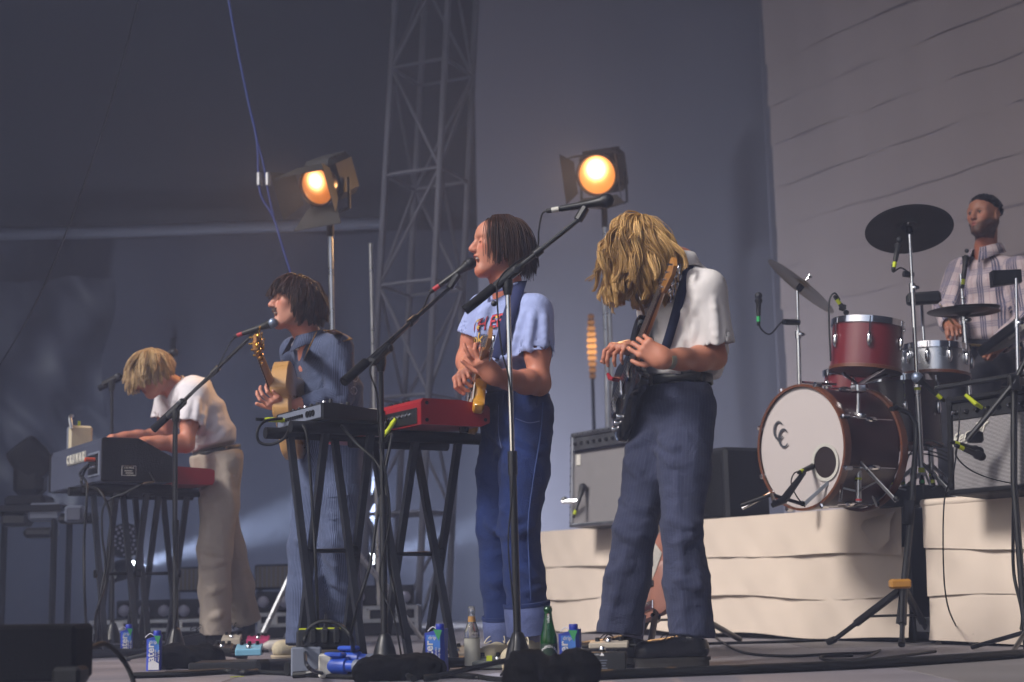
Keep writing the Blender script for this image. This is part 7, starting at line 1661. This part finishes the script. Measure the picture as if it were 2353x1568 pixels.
# ================================================================== things on the floor
def fl(px, py): return on_floor(px, py)
ax0 = (Vector((1, 0, 0)), Vector((0, 1, 0)), UP)
def rot(a): return (Vector((math.cos(a), math.sin(a), 0)), Vector((-math.sin(a), math.cos(a), 0)), UP)
M_BLUEC = mat('carton_blue', '#2a3f9e', .45, var=.12, vscale=3); M_BLUEC2 = mat('carton_sky', '#3f74c4', .45, var=.1); M_CAPB = mat('cap_blue', '#1b2f9a', .4); M_GREENC = mat('carton_green', '#2f8a55', .5); M_WHT = mat('print_white', '#d5d3d6', .5)
def carton(label, base, a, h=.185, w=.068, vis=1.0):
    "water carton with folded prism top and screw cap"
    X, Y, _ = rot(a); t = thing('water_carton', label, 'carton', base, 'blue water cartons on the floor'); b = MB(); r = w/2; z1 = h*.86
    low = [(-r*.72, -r), (r*.72, -r), (r, -r*.72), (r, r*.72), (r*.72, r), (-r*.72, r), (-r, r*.72), (-r, -r*.72)]; P = lambda x, y, z: Vector(base)+X*x+Y*y+UP*z
    rings = []
    for z, k in ((0, 0.0), (h*.5, 1.0), (z1, 0.0)):
        rings.append([P((x if abs(x) == r else x*(1-.35*k)), (y if abs(y) == r else y*(1-.35*k)), z) for x, y in low])
    rings.append([P(x, y, h-(0.0 if x > -r*.2 else .016)) for x, y in low])
    vs = [v for r_ in rings for v in r_]; fs = [(i*8+k, i*8+(k+1) % 8, (i+1)*8+(k+1) % 8, (i+1)*8+k) for i in range(3) for k in range(8)]+[tuple(range(24, 32)), tuple(range(8))[::-1]]
    o = b.add(vs, fs).build('body', M_BLUEC, t, 25)
    # lighter upper front, white foot, lettering
    e = .0012
    MB().add([P(-r*.70, -r-e, h*.52), P(r*.70, -r-e, h*.52), P(r*.70, -r-e, h*.86), P(-r*.70, -r-e, h*.86)], [(0, 1, 2, 3)]).build('pale_panel', M_BLUEC2, t, 0)
    MB().add([P(-r*.70, -r-e*2, .004), P(r*.70, -r-e*2, .004), P(r*.70, -r-e*2, h*.20), P(-r*.1, -r-e*2, h*.30), P(-r*.70, -r-e*2, h*.22)], [(0, 1, 2, 3, 4)]).build('white_foot', M_WHT, t, 0)
    MB().add([P(r*.0, -r-e*2, h*.99), P(r*.9, -r-e*2, h*.97), P(r*.55, -r-e*2, h*.72)], [(0, 1, 2)]).build('green_flash', M_GREENC, t, 0)
    text_mesh('water', .046, P(-r*.42, -r-.003, h*.40), (UP, -X, -Y), .0008, M_WHT, 'brand_word', t, bold=.0008); text_mesh('drip', .020, P(-r*.10, -r-.003, h*.80), (X, UP, -Y), .0008, M_WHT, 'brand_word', t)
    text_mesh('less plastic\nevery day', .0125, P(r*.42, -r-.003, h*.42), (UP, -X, -Y), .0008, M_WHT, 'slogan', t)
    cp = P(r*.35, r*.1, h-.004); MB().lathe(cp, UP, [(.0155, 0), (.0165, .003), (.0165, .020), (.015, .022), (0, .022)], 18).build('screw_cap', M_CAPB, t, 40)
    MB().tube(spline([cp-X*.012, cp-X*.03+UP*.010, cp-X*.05-UP*.006], 4), .002, 5).build('cap_strap', M_WHT, t)
    return t
carton('blue water carton standing alone before the black cloth beside the microphone stand', fl(354, 1541), .15, .148, .062); carton('blue water carton beside the clear bottle', fl(1004, 1545), -.25, .165, .078); carton('blue water carton beside the green bottle', fl(1312, 1548), -.2, .16, .076); carton('blue water carton half hidden among the organ stand\'s legs', fl(290, 1512), .3, .15, .06)
def bottle(label, base, prof, mt, n=32, name='bottle'): t = thing(name, label, 'bottle', base, 'beer bottles on the floor'); MB().lathe(base, UP, prof, n).build('glass', mt, t, 60); return t
GL_C = mat('clear_glass', '#e8ecec', .06, var=0, trans=.92); GL_G = mat('green_glass', '#0f6a2c', .06, var=0, trans=.75)
k_ = .245; prof = [(.028, 0), (.0305, .004), (.0305, .135), (.029, .148), (.022, .168), (.0155, .185), (.0135, .21), (.0130, .222), (.0152, .224), (.0152, .233), (.0135, .236), (.0135, .244), (.011, .245), (.010, .238)]
b0 = fl(1086, 1540); t = bottle('clear glass bottle with a pale label and gold neck band', b0, prof, GL_C); MB().lathe(b0, UP, [(.0310, .018), (.0310, .122)], 32, close=False).build('label_band', mat('pale_label', '#a9a79c', .5, var=.1), t, 60); MB().lathe(b0, UP, [(.0158, .185), (.0142, .206)], 24, close=False).build('neck_band', mat('gold_label', '#a87c42', .5, var=.15), t, 60)
b0 = fl(1263, 1549); t = bottle('green beer bottle with a red star on the neck', b0, [(.028, 0), (.0305, .004), (.0305, .125), (.029, .140), (.0215, .168), (.0165, .195), (.0140, .218), (.0135, .224), (.0160, .226), (.0160, .236), (.0140, .238), (.0140, .243), (.011, .244), (.010, .236)], GL_G)
lab = mat('dark_green_label', '#0d2a18', .5); cd = (Vector((0, 0, 0))-b0); cd.z = 0; cd.normalize(); sx_ = UP.cross(cd)*1
lb = MB().lathe(b0, UP, [(.0310, .03), (.0310, .11)], 32, close=False).build('label_band', lab, t, 60)
def wrap_text(txt, size, base, r, z, mt, nm, arc=None, vertical=False):
    cu = bpy.data.curves.new('w', 'FONT'); cu.body = txt; cu.size = size; cu.align_x = 'CENTER'; cu.align_y = 'CENTER'; cu.offset = size*.02
    ob = bpy.data.objects.new('w', cu); COL.objects.link(ob); m2 = bpy.data.meshes.new_from_object(ob.evaluated_get(bpy.context.evaluated_depsgraph_get())); bpy.data.objects.remove(ob); out = []
    for v in m2.vertices:
        x, y = (v.co.x, v.co.y) if not vertical else (-v.co.y, v.co.x)
        if arc: y2 = y-(x*x)*arc
        else: y2 = y
        a = x/r; out.append(Vector(base)+(cd*math.cos(a)+sx_*math.sin(a))*(r+.0008)+UP*(z+y2))
    return mesh_obj(nm, out, [tuple(p.vertices) for p in m2.polygons], mt, t, 0)
wrap_text('HEINEKEN BEER', .0125, b0, .0312, .100, M_WHT, 'label_lettering', arc=18); wrap_text('Heineken', .014, b0, .0178, .190, M_WHT, 'neck_lettering', vertical=True)
MB().add([b0+cd*.0172+sx_*.006*math.sin(k*math.pi/5)*(1 if k % 2 == 0 else .42)+UP*(.214+.006*math.cos(k*math.pi/5)*(1 if k % 2 == 0 else .42)) for k in range(10)], [tuple(range(10))]).build('red_star', M_TAPE_R, t, 0)
# power box, distribution and blue connectors
gm = mat('grey_steel_box', '#6b7180', .5, var=.1); b0 = fl(700, 1556); t = thing('power_box', 'grey steel mains box with black plugs in front of the white sneaker', 'box', b0); A = rot(.12)
MB().box(b0+UP*.055+Vector((.0, .05, 0)), (.115, .10, .11), A, .006).build('case', gm, t); MB().box(b0+UP*.135+Vector((.06, .07, 0)), (.20, .08, .075), A, .008).build('socket_strip', M_SYNTH, t); MB().box(b0+UP*.176+Vector((.06, .07, 0)), (.18, .06, .004), A).build('yellow_edge', M_TAPE_Y, t)
for k in range(3): MB().box(b0+UP*.15+Vector((.03+.045*k, .02, 0)), (.03, .05, .06), A, .008).build('mains_plug', M_RUBBER, t)
b0 = fl(790, 1558); t = thing('mains_connector', 'white socket plate with two bright blue mains connectors', 'connector', b0); BLU = mat('blue_connector', '#1f49b0', .4, var=.06); d_ = Vector((.92, -.32, -.02)).normalized()
MB().box(b0+UP*.045+Vector((-.07, .02, 0)), (.05, .09, .085), rot(.1), .006).build('plate', M_WHITE, t)
for k in range(2):
    o_ = b0+UP*(.045+.02*k)+Vector((-.05+.045*k, .0+.05*k, 0)); cn = MB().lathe(o_, d_, [(.027, 0), (.030, .008), (.030, .065), (.022, .07), (.02, .10)], 18).build('connector_body', BLU, t, 50); MB().lathe(o_, d_, [(.021, .095), (.024, .10), (.024, .125), (.014, .13), (0, .13)], 12).build('gland', M_PANEL, cn, 40)
    MB().box(o_+UP*.04+d_*.02, (.075, .05, .018), (d_, UP.cross(d_).normalized(), d_.cross(UP.cross(d_)).normalized()), .006).build('flap', BLU, cn)
# pedals
def pedal(label, px, py, w, dp, h, mt, a=.1, board=False, jacks=True, name='effect_pedal', slope=.6, z=0.0):
    b0 = fl(px, py)+UP*z; X, Y, _ = rot(a); t = thing(name, label, 'pedal', b0, 'effect pedals on the floor'); P = lambda x, y, z_: b0+X*x+Y*(y+dp/2)+UP*z_
    b = MB().add([P(-w/2, -dp/2, .004), P(w/2, -dp/2, .004), P(w/2, dp/2, .004), P(-w/2, dp/2, .004), P(-w/2, -dp/2, h*slope), P(w/2, -dp/2, h*slope), P(w/2, dp/2, h), P(-w/2, dp/2, h)], [(0, 3, 2, 1), (4, 5, 6, 7), (0, 1, 5, 4), (1, 2, 6, 5), (2, 3, 7, 6), (3, 0, 4, 7)]).build('case', mt, t, 0); b.modifiers.new('b', 'BEVEL').width = .004
    for k in range(3): MB().lathe(P(-w*.3+w*.3*k, dp*.25, h*.92), UP, [(.009, 0), (.008, .014), (0, .015)], 10).build('knob', M_BLACK, t, 50)
    MB().lathe(P(0, -dp*.25, h*(slope+.1)), UP, [(.012, 0), (.012, .006), (.008, .012), (0, .012)], 12).build('foot_switch', M_CHROME, t, 50)
    if jacks:
        for s in (-1, 1): MB().tube([P(s*w/2, 0, h*.4), P(s*(w/2+.028), 0, h*.4)], .007, 8).build('jack', M_RUBBER, t)
    return t
LB = mat('light_blue_pedal', '#6fa3bd', .4, var=.06); PK = mat('pink_pedal', '#b23a68', .4, var=.06); BK = mat('pedal_black', '#17181c', .45, var=.1); CR = mat('cream_pedal', '#a49a8c', .5, var=.08); GR = mat('pedal_grey', '#5c615f', .45, var=.1); RD = mat('pedal_red', '#8e2420', .45); TQ = mat('pedal_turquoise', '#3f93b5', .4)
b0 = fl(553, 1544); t = thing('pedalboard', 'low black pedalboard holding coloured pedals beside the white sneaker', 'pedalboard', b0); MB().box(b0+UP*.022+Vector((0, .14, 0)), (.42, .26, .03), rot(.05), .005).build('board', BK, t); MB().box(b0+UP*.02+Vector((.0, .0, 0)), (.42, .03, .04), rot(.05), .005).build('front_rail', BK, t)
pedal('light blue effect pedal with yellow plug on the low pedalboard', 570, 1530, .115, .08, .055, LB, .08, z=.038); pedal('black effect pedal left of the light blue one', 508, 1525, .09, .08, .05, BK, .05, z=.038); pedal('bright pink effect pedal behind the light blue one', 592, 1500, .12, .08, .05, PK, .1, z=.038); pedal('pale grey effect pedal behind the light blue one', 530, 1502, .10, .07, .06, CR, .05, z=.04)
wb = fl(640, 1500); t = thing('white_tube', 'white plastic tube lying behind the white sneaker', 'tube', wb); MB().lathe(at(616, 1484, wb.y), Vector((1, .08, .02)), [(.008, -.03), (.026, 0), (.028, .01), (.028, .19), (.024, .2), (0, .2)], 18).build('body', mat('white_tube', '#b0a9a4', .5, var=.05), t, 50)
pedal('cream effect pedal behind the clear bottle', 1050, 1526, .10, .08, .075, CR, -.1); pedal('dark red effect pedal behind the blue carton', 1025, 1530, .09, .07, .05, RD, -.1); pedal('grey effect pedal with yellow tape beside the clear bottle', 1143, 1540, .20, .07, .055, GR, -.05); MB().box(fl(1125, 1540)+UP*.042+Vector((0, -.003, 0)), (.022, .004, .026), rot(-.05)).build('yellow_tape', M_TAPE_Y, bpy.data.objects['effect_pedal.006'])
pedal('small turquoise effect pedal beside the green bottle', 1228, 1540, .06, .07, .06, TQ, -.2); 
t = pedal('black effect pedal with white warning print beside the black shoes', 1385, 1557, .165, .09, .085, BK, -.12, slope=1.0); b0 = fl(1385, 1557); X, Y, _ = rot(-.12)
for k in range(5): MB().box(b0-X*.025+UP*(.058-.009*k)-Y*.0012, (.085-.006*(k % 3), .001, .0028), (X, Y, UP)).build('print_line', M_PANEL, t)
for k in (-.055, .0): MB().add([b0+X*k-Y*.002+UP*.074+X*.008, b0+X*k-Y*.002+UP*.074-X*.008, b0+X*k-Y*.002+UP*.086], [(0, 1, 2)]).build('warning_triangle', M_WHT, t, 0)
text_mesh('CE', .014, b0+X*.005-Y*.002+UP*.012, (X, UP, -Y), .0006, M_WHT, 'marking', t); text_mesh('ATTENTION', .007, b0-X*.028-Y*.002+UP*.078, (X, UP, -Y), .0006, M_WHT, 'marking', t)
pedal('worn white effect pedal on top of the black one', 1400, 1553, .14, .08, .03, CR, -.12, z=.09, slope=.8)
# black cloth bundles
def bundle(label, px, py, w, dp, h, seed, a=0.0):
    b0 = fl(px, py); X, Y, _ = rot(a); R = (X, Y, UP); c = b0+Y*dp*.5
    F = Field(np.array(tuple(c))-np.array((w, dp, h))*.9, np.array(tuple(c))+np.array((w, dp, h*1.4))*.9, max(.006, w/60)); g = random.Random(seed)
    for k in range(9): F.ell(c+X*w*(g.random()-.5)*.75+Y*dp*(g.random()-.5)*.5+UP*h*(.28+.22*g.random()), (w*(.16+.1*g.random()), dp*.3, h*(.32+.15*g.random())), .05, R)
    F.rbox(c+UP*h*.30, (w*.46, dp*.42, h*.38), h*.25, R, .04); F.cut(b0, (0, 0, -1), .004); F.wob(h*.05, 9/max(h, .05), seed); vs, fs = F.mesh(1)
    return tag(mesh_obj('cloth_bundle', vs, fs, M_BLKCLOTH, None, 180), label, 'cloth', 'black cloth bundles on the floor')
bundle('crumpled black cloth bundle behind the lone blue carton', 425, 1538, .26, .15, .10, 1); bundle('large black cloth heap left of the blue carton and bottle', 915, 1566, .30, .14, .085, 2, .1); bundle('large black cloth heap in front of the green bottle', 1262, 1585, .26, .13, .12, 3, -.12)
# cables on the floor
def fc(label, pts, r=.006, mt=None): return cable(label, [fl(*p)+UP*r for p in pts], r, mt, grp='cables lying on the stage floor')
fc('thick black cable running along the front of the stage to the edge', [(1180, 1572), (1500, 1558), (1760, 1548), (1980, 1538), (2140, 1528), (2360, 1512)], .017); fc('thin black cable looping on the floor before the riser', [(1640, 1465), (1700, 1500), (1800, 1511), (1925, 1506), (2000, 1504), (2022, 1498), (1975, 1518), (1900, 1520), (1890, 1512), (1960, 1510)], .006); fc('black cable running behind the black shoes to the riser', [(1330, 1490), (1480, 1487), (1640, 1482), (1800, 1478), (1905, 1474)], .007)
fc('black cable in front of the black shoes', [(1420, 1545), (1560, 1541), (1700, 1536), (1850, 1530), (2000, 1520), (2150, 1500)], .006); fc('dark cable lying along the stage edge at left', [(380, 1552), (520, 1548), (640, 1552), (760, 1560), (900, 1566)], .009); fc('dark cable ending in a bulge near the stage edge', [(300, 1560), (420, 1556), (520, 1550), (560, 1553), (590, 1550)], .012); fc('tangled black cable around the pedals', [(960, 1520), (990, 1500), (1060, 1512), (1120, 1505), (1180, 1525), (1240, 1512), (1300, 1530)], .006); fc('black cable crossing the floor before the synthesizer\'s stand', [(620, 1530), (720, 1545), (830, 1548), (940, 1540), (1010, 1555), (1100, 1562)], .007); fc('second tangled black cable in front of the bottles', [(940, 1553), (1000, 1560), (1060, 1556), (1130, 1566), (1200, 1572)], .009); fc('thin cable under the organ stand', [(215, 1500), (300, 1512), (380, 1508), (470, 1515), (520, 1508)], .006)
cable('black cable hooping up from the power box', [fl(697, 1545)+UP*.12, at(697, 1480, 5.5), at(710, 1445, 5.5), at(745, 1428, 5.5), at(785, 1440, 5.5), at(810, 1475, 5.5), fl(805, 1545)+UP*.01], .008); cable('grey cable snaking from the power box along the floor', [fl(702, 1545)+UP*.10, at(705, 1528, 5.25), fl(740, 1560)+UP*.02, fl(820, 1556)+UP*.008, fl(900, 1556)+UP*.008], .007, M_SQ)
cable('black cable looping at the synthesizer\'s back panel', [at(648, 962, 5.98), at(610, 968, 5.9), at(592, 990, 5.85), at(595, 1015, 5.85), at(620, 1022, 5.85), at(650, 1010, 5.85), at(668, 985, 5.82), at(690, 975, 5.8), at(705, 1000, 5.78), at(712, 1080, 5.78), at(720, 1200, 5.76), at(728, 1350, 5.75), fl(735, 1540)], .006); cable('black cable dropping from the red keyboard\'s taped plug', [QN(-.05, .03, .20), QN(-.06, -.05, .20), at(900, 1000, 5.75), at(885, 1080, 5.7), at(865, 1200, 5.65), at(850, 1300, 5.62), at(820, 1400, 5.6), fl(790, 1535)], .006); cable('black cable slanting from the keyboards towards the microphone stand', [QS(.1, -.02, .05), at(820, 1020, 5.7), at(870, 1070, 5.65), at(890, 1150, 5.6), at(895, 1300, 5.6), at(915, 1400, 5.6), fl(940, 1530)], .006)
for lb, q, v in (('yellow taped plug in the red keyboard\'s back', QN(-.004, .044, .20), AUD*.6-UP*.8), ('yellow taped plug in the synthesizer\'s jack panel', QS(-.004, .030, .36), AUD)):
    t = thing('taped_plug', lb, 'plug', q); v = v.normalized(); MB().tube([q, q+v*.02, q+v*.075, q+v*.10], [.006, .010, .010, .006], 10).build('sleeve', M_TAPE_Y, t); MB().tube([q+v*.09, q+v*.13], .007, 8).build('strain_relief', M_RUBBER, t)
cable('black cable from the organ\'s jack panel down its stand', [jp+AUD*.03+LEF*.02, jp+AUD*.07-UP*.05, at(200, 1120, 7.3), at(193, 1250, 7.3), at(196, 1400, 7.3), fl(205, 1505)], .007); cable('second black cable from the organ\'s jack panel crossing its stand', [jp+AUD*.03-LEF*.0, jp+AUD*.06-UP*.1, at(230, 1130, 7.3), at(255, 1200, 7.3), at(245, 1330, 7.3), at(220, 1420, 7.3), fl(225, 1500)], .007); cable('black mains cable swinging from the organ\'s end cheek', [Q(.24, .05, -.004), Q(.25, .0, -.03), at(330, 1112, 7.3), at(290, 1132, 7.3), at(240, 1160, 7.3), at(235, 1230, 7.3), at(242, 1300, 7.3), at(228, 1400, 7.3), fl(235, 1505)], .006)
# di box by the riser, set lists
b0 = fl(2255, 1484); t = thing('direct_box', 'small black box with yellow-taped plug on the floor by the riser', 'box', b0); MB().box(b0+UP*.03+Vector((.02, .03, 0)), (.12, .07, .06), rot(.1), .005).build('case', BK, t); MB().tube([b0+Vector((.08, .02, .03)), b0+Vector((.13, .015, .03))], .012, 8).build('plug', M_TAPE_Y, t); MB().tube([b0+Vector((.13, .015, .03)), b0+Vector((.17, .01, .03))], .014, 8).build('connector', M_RUBBER, t)
paper = mat('set_list_paper', '#a5a3b2', .7, var=.05)
for lb, pts in (('white set list sheet taped to the floor by the lone blue carton', ((375, 1547), (440, 1540), (480, 1541), (415, 1549))), ('white set list sheet under the bottles', ((1080, 1556), (1140, 1549), (1200, 1549), (1150, 1558)))):
    tag(MB().add([fl(*p)+UP*.003 for p in pts], [(0, 1, 2, 3)]).build('set_list', paper, None, 0), lb, 'paper', 'set lists taped to the stage')
for k, (px, py) in enumerate(((575, 1549), (620, 1547), (545, 1556))): tag(MB().box(fl(px, py)+UP*.0015, (.05, .012, .002), rot(.2*k)).build('floor_tape', M_TAPE_Y, None, 0), ('first', 'second', 'third')[k]+' short strip of yellow tape from the pedalboard along the floor', 'tape', 'yellow tape marks on the floor')
# ---------------------------------------------------------------- the air
def add_haze():
    hz = MB().box((-.5, 7.5, 2.75), (34, 42.0, 10.6))
    m = bpy.data.materials.new('stage_haze'); m.use_nodes = True; n = m.node_tree; n.nodes.clear()
    out = n.nodes.new('ShaderNodeOutputMaterial'); pv = n.nodes.new('ShaderNodeVolumePrincipled')
    pv.inputs['Color'].default_value = (.62, .69, 1.0, 1); pv.inputs['Density'].default_value = .0115
    pv.inputs['Anisotropy'].default_value = .2
    n.links.new(pv.outputs[0], out.inputs['Volume'])
    o = hz.build('haze', m, None, 0); o['kind'] = 'stuff'
add_haze()
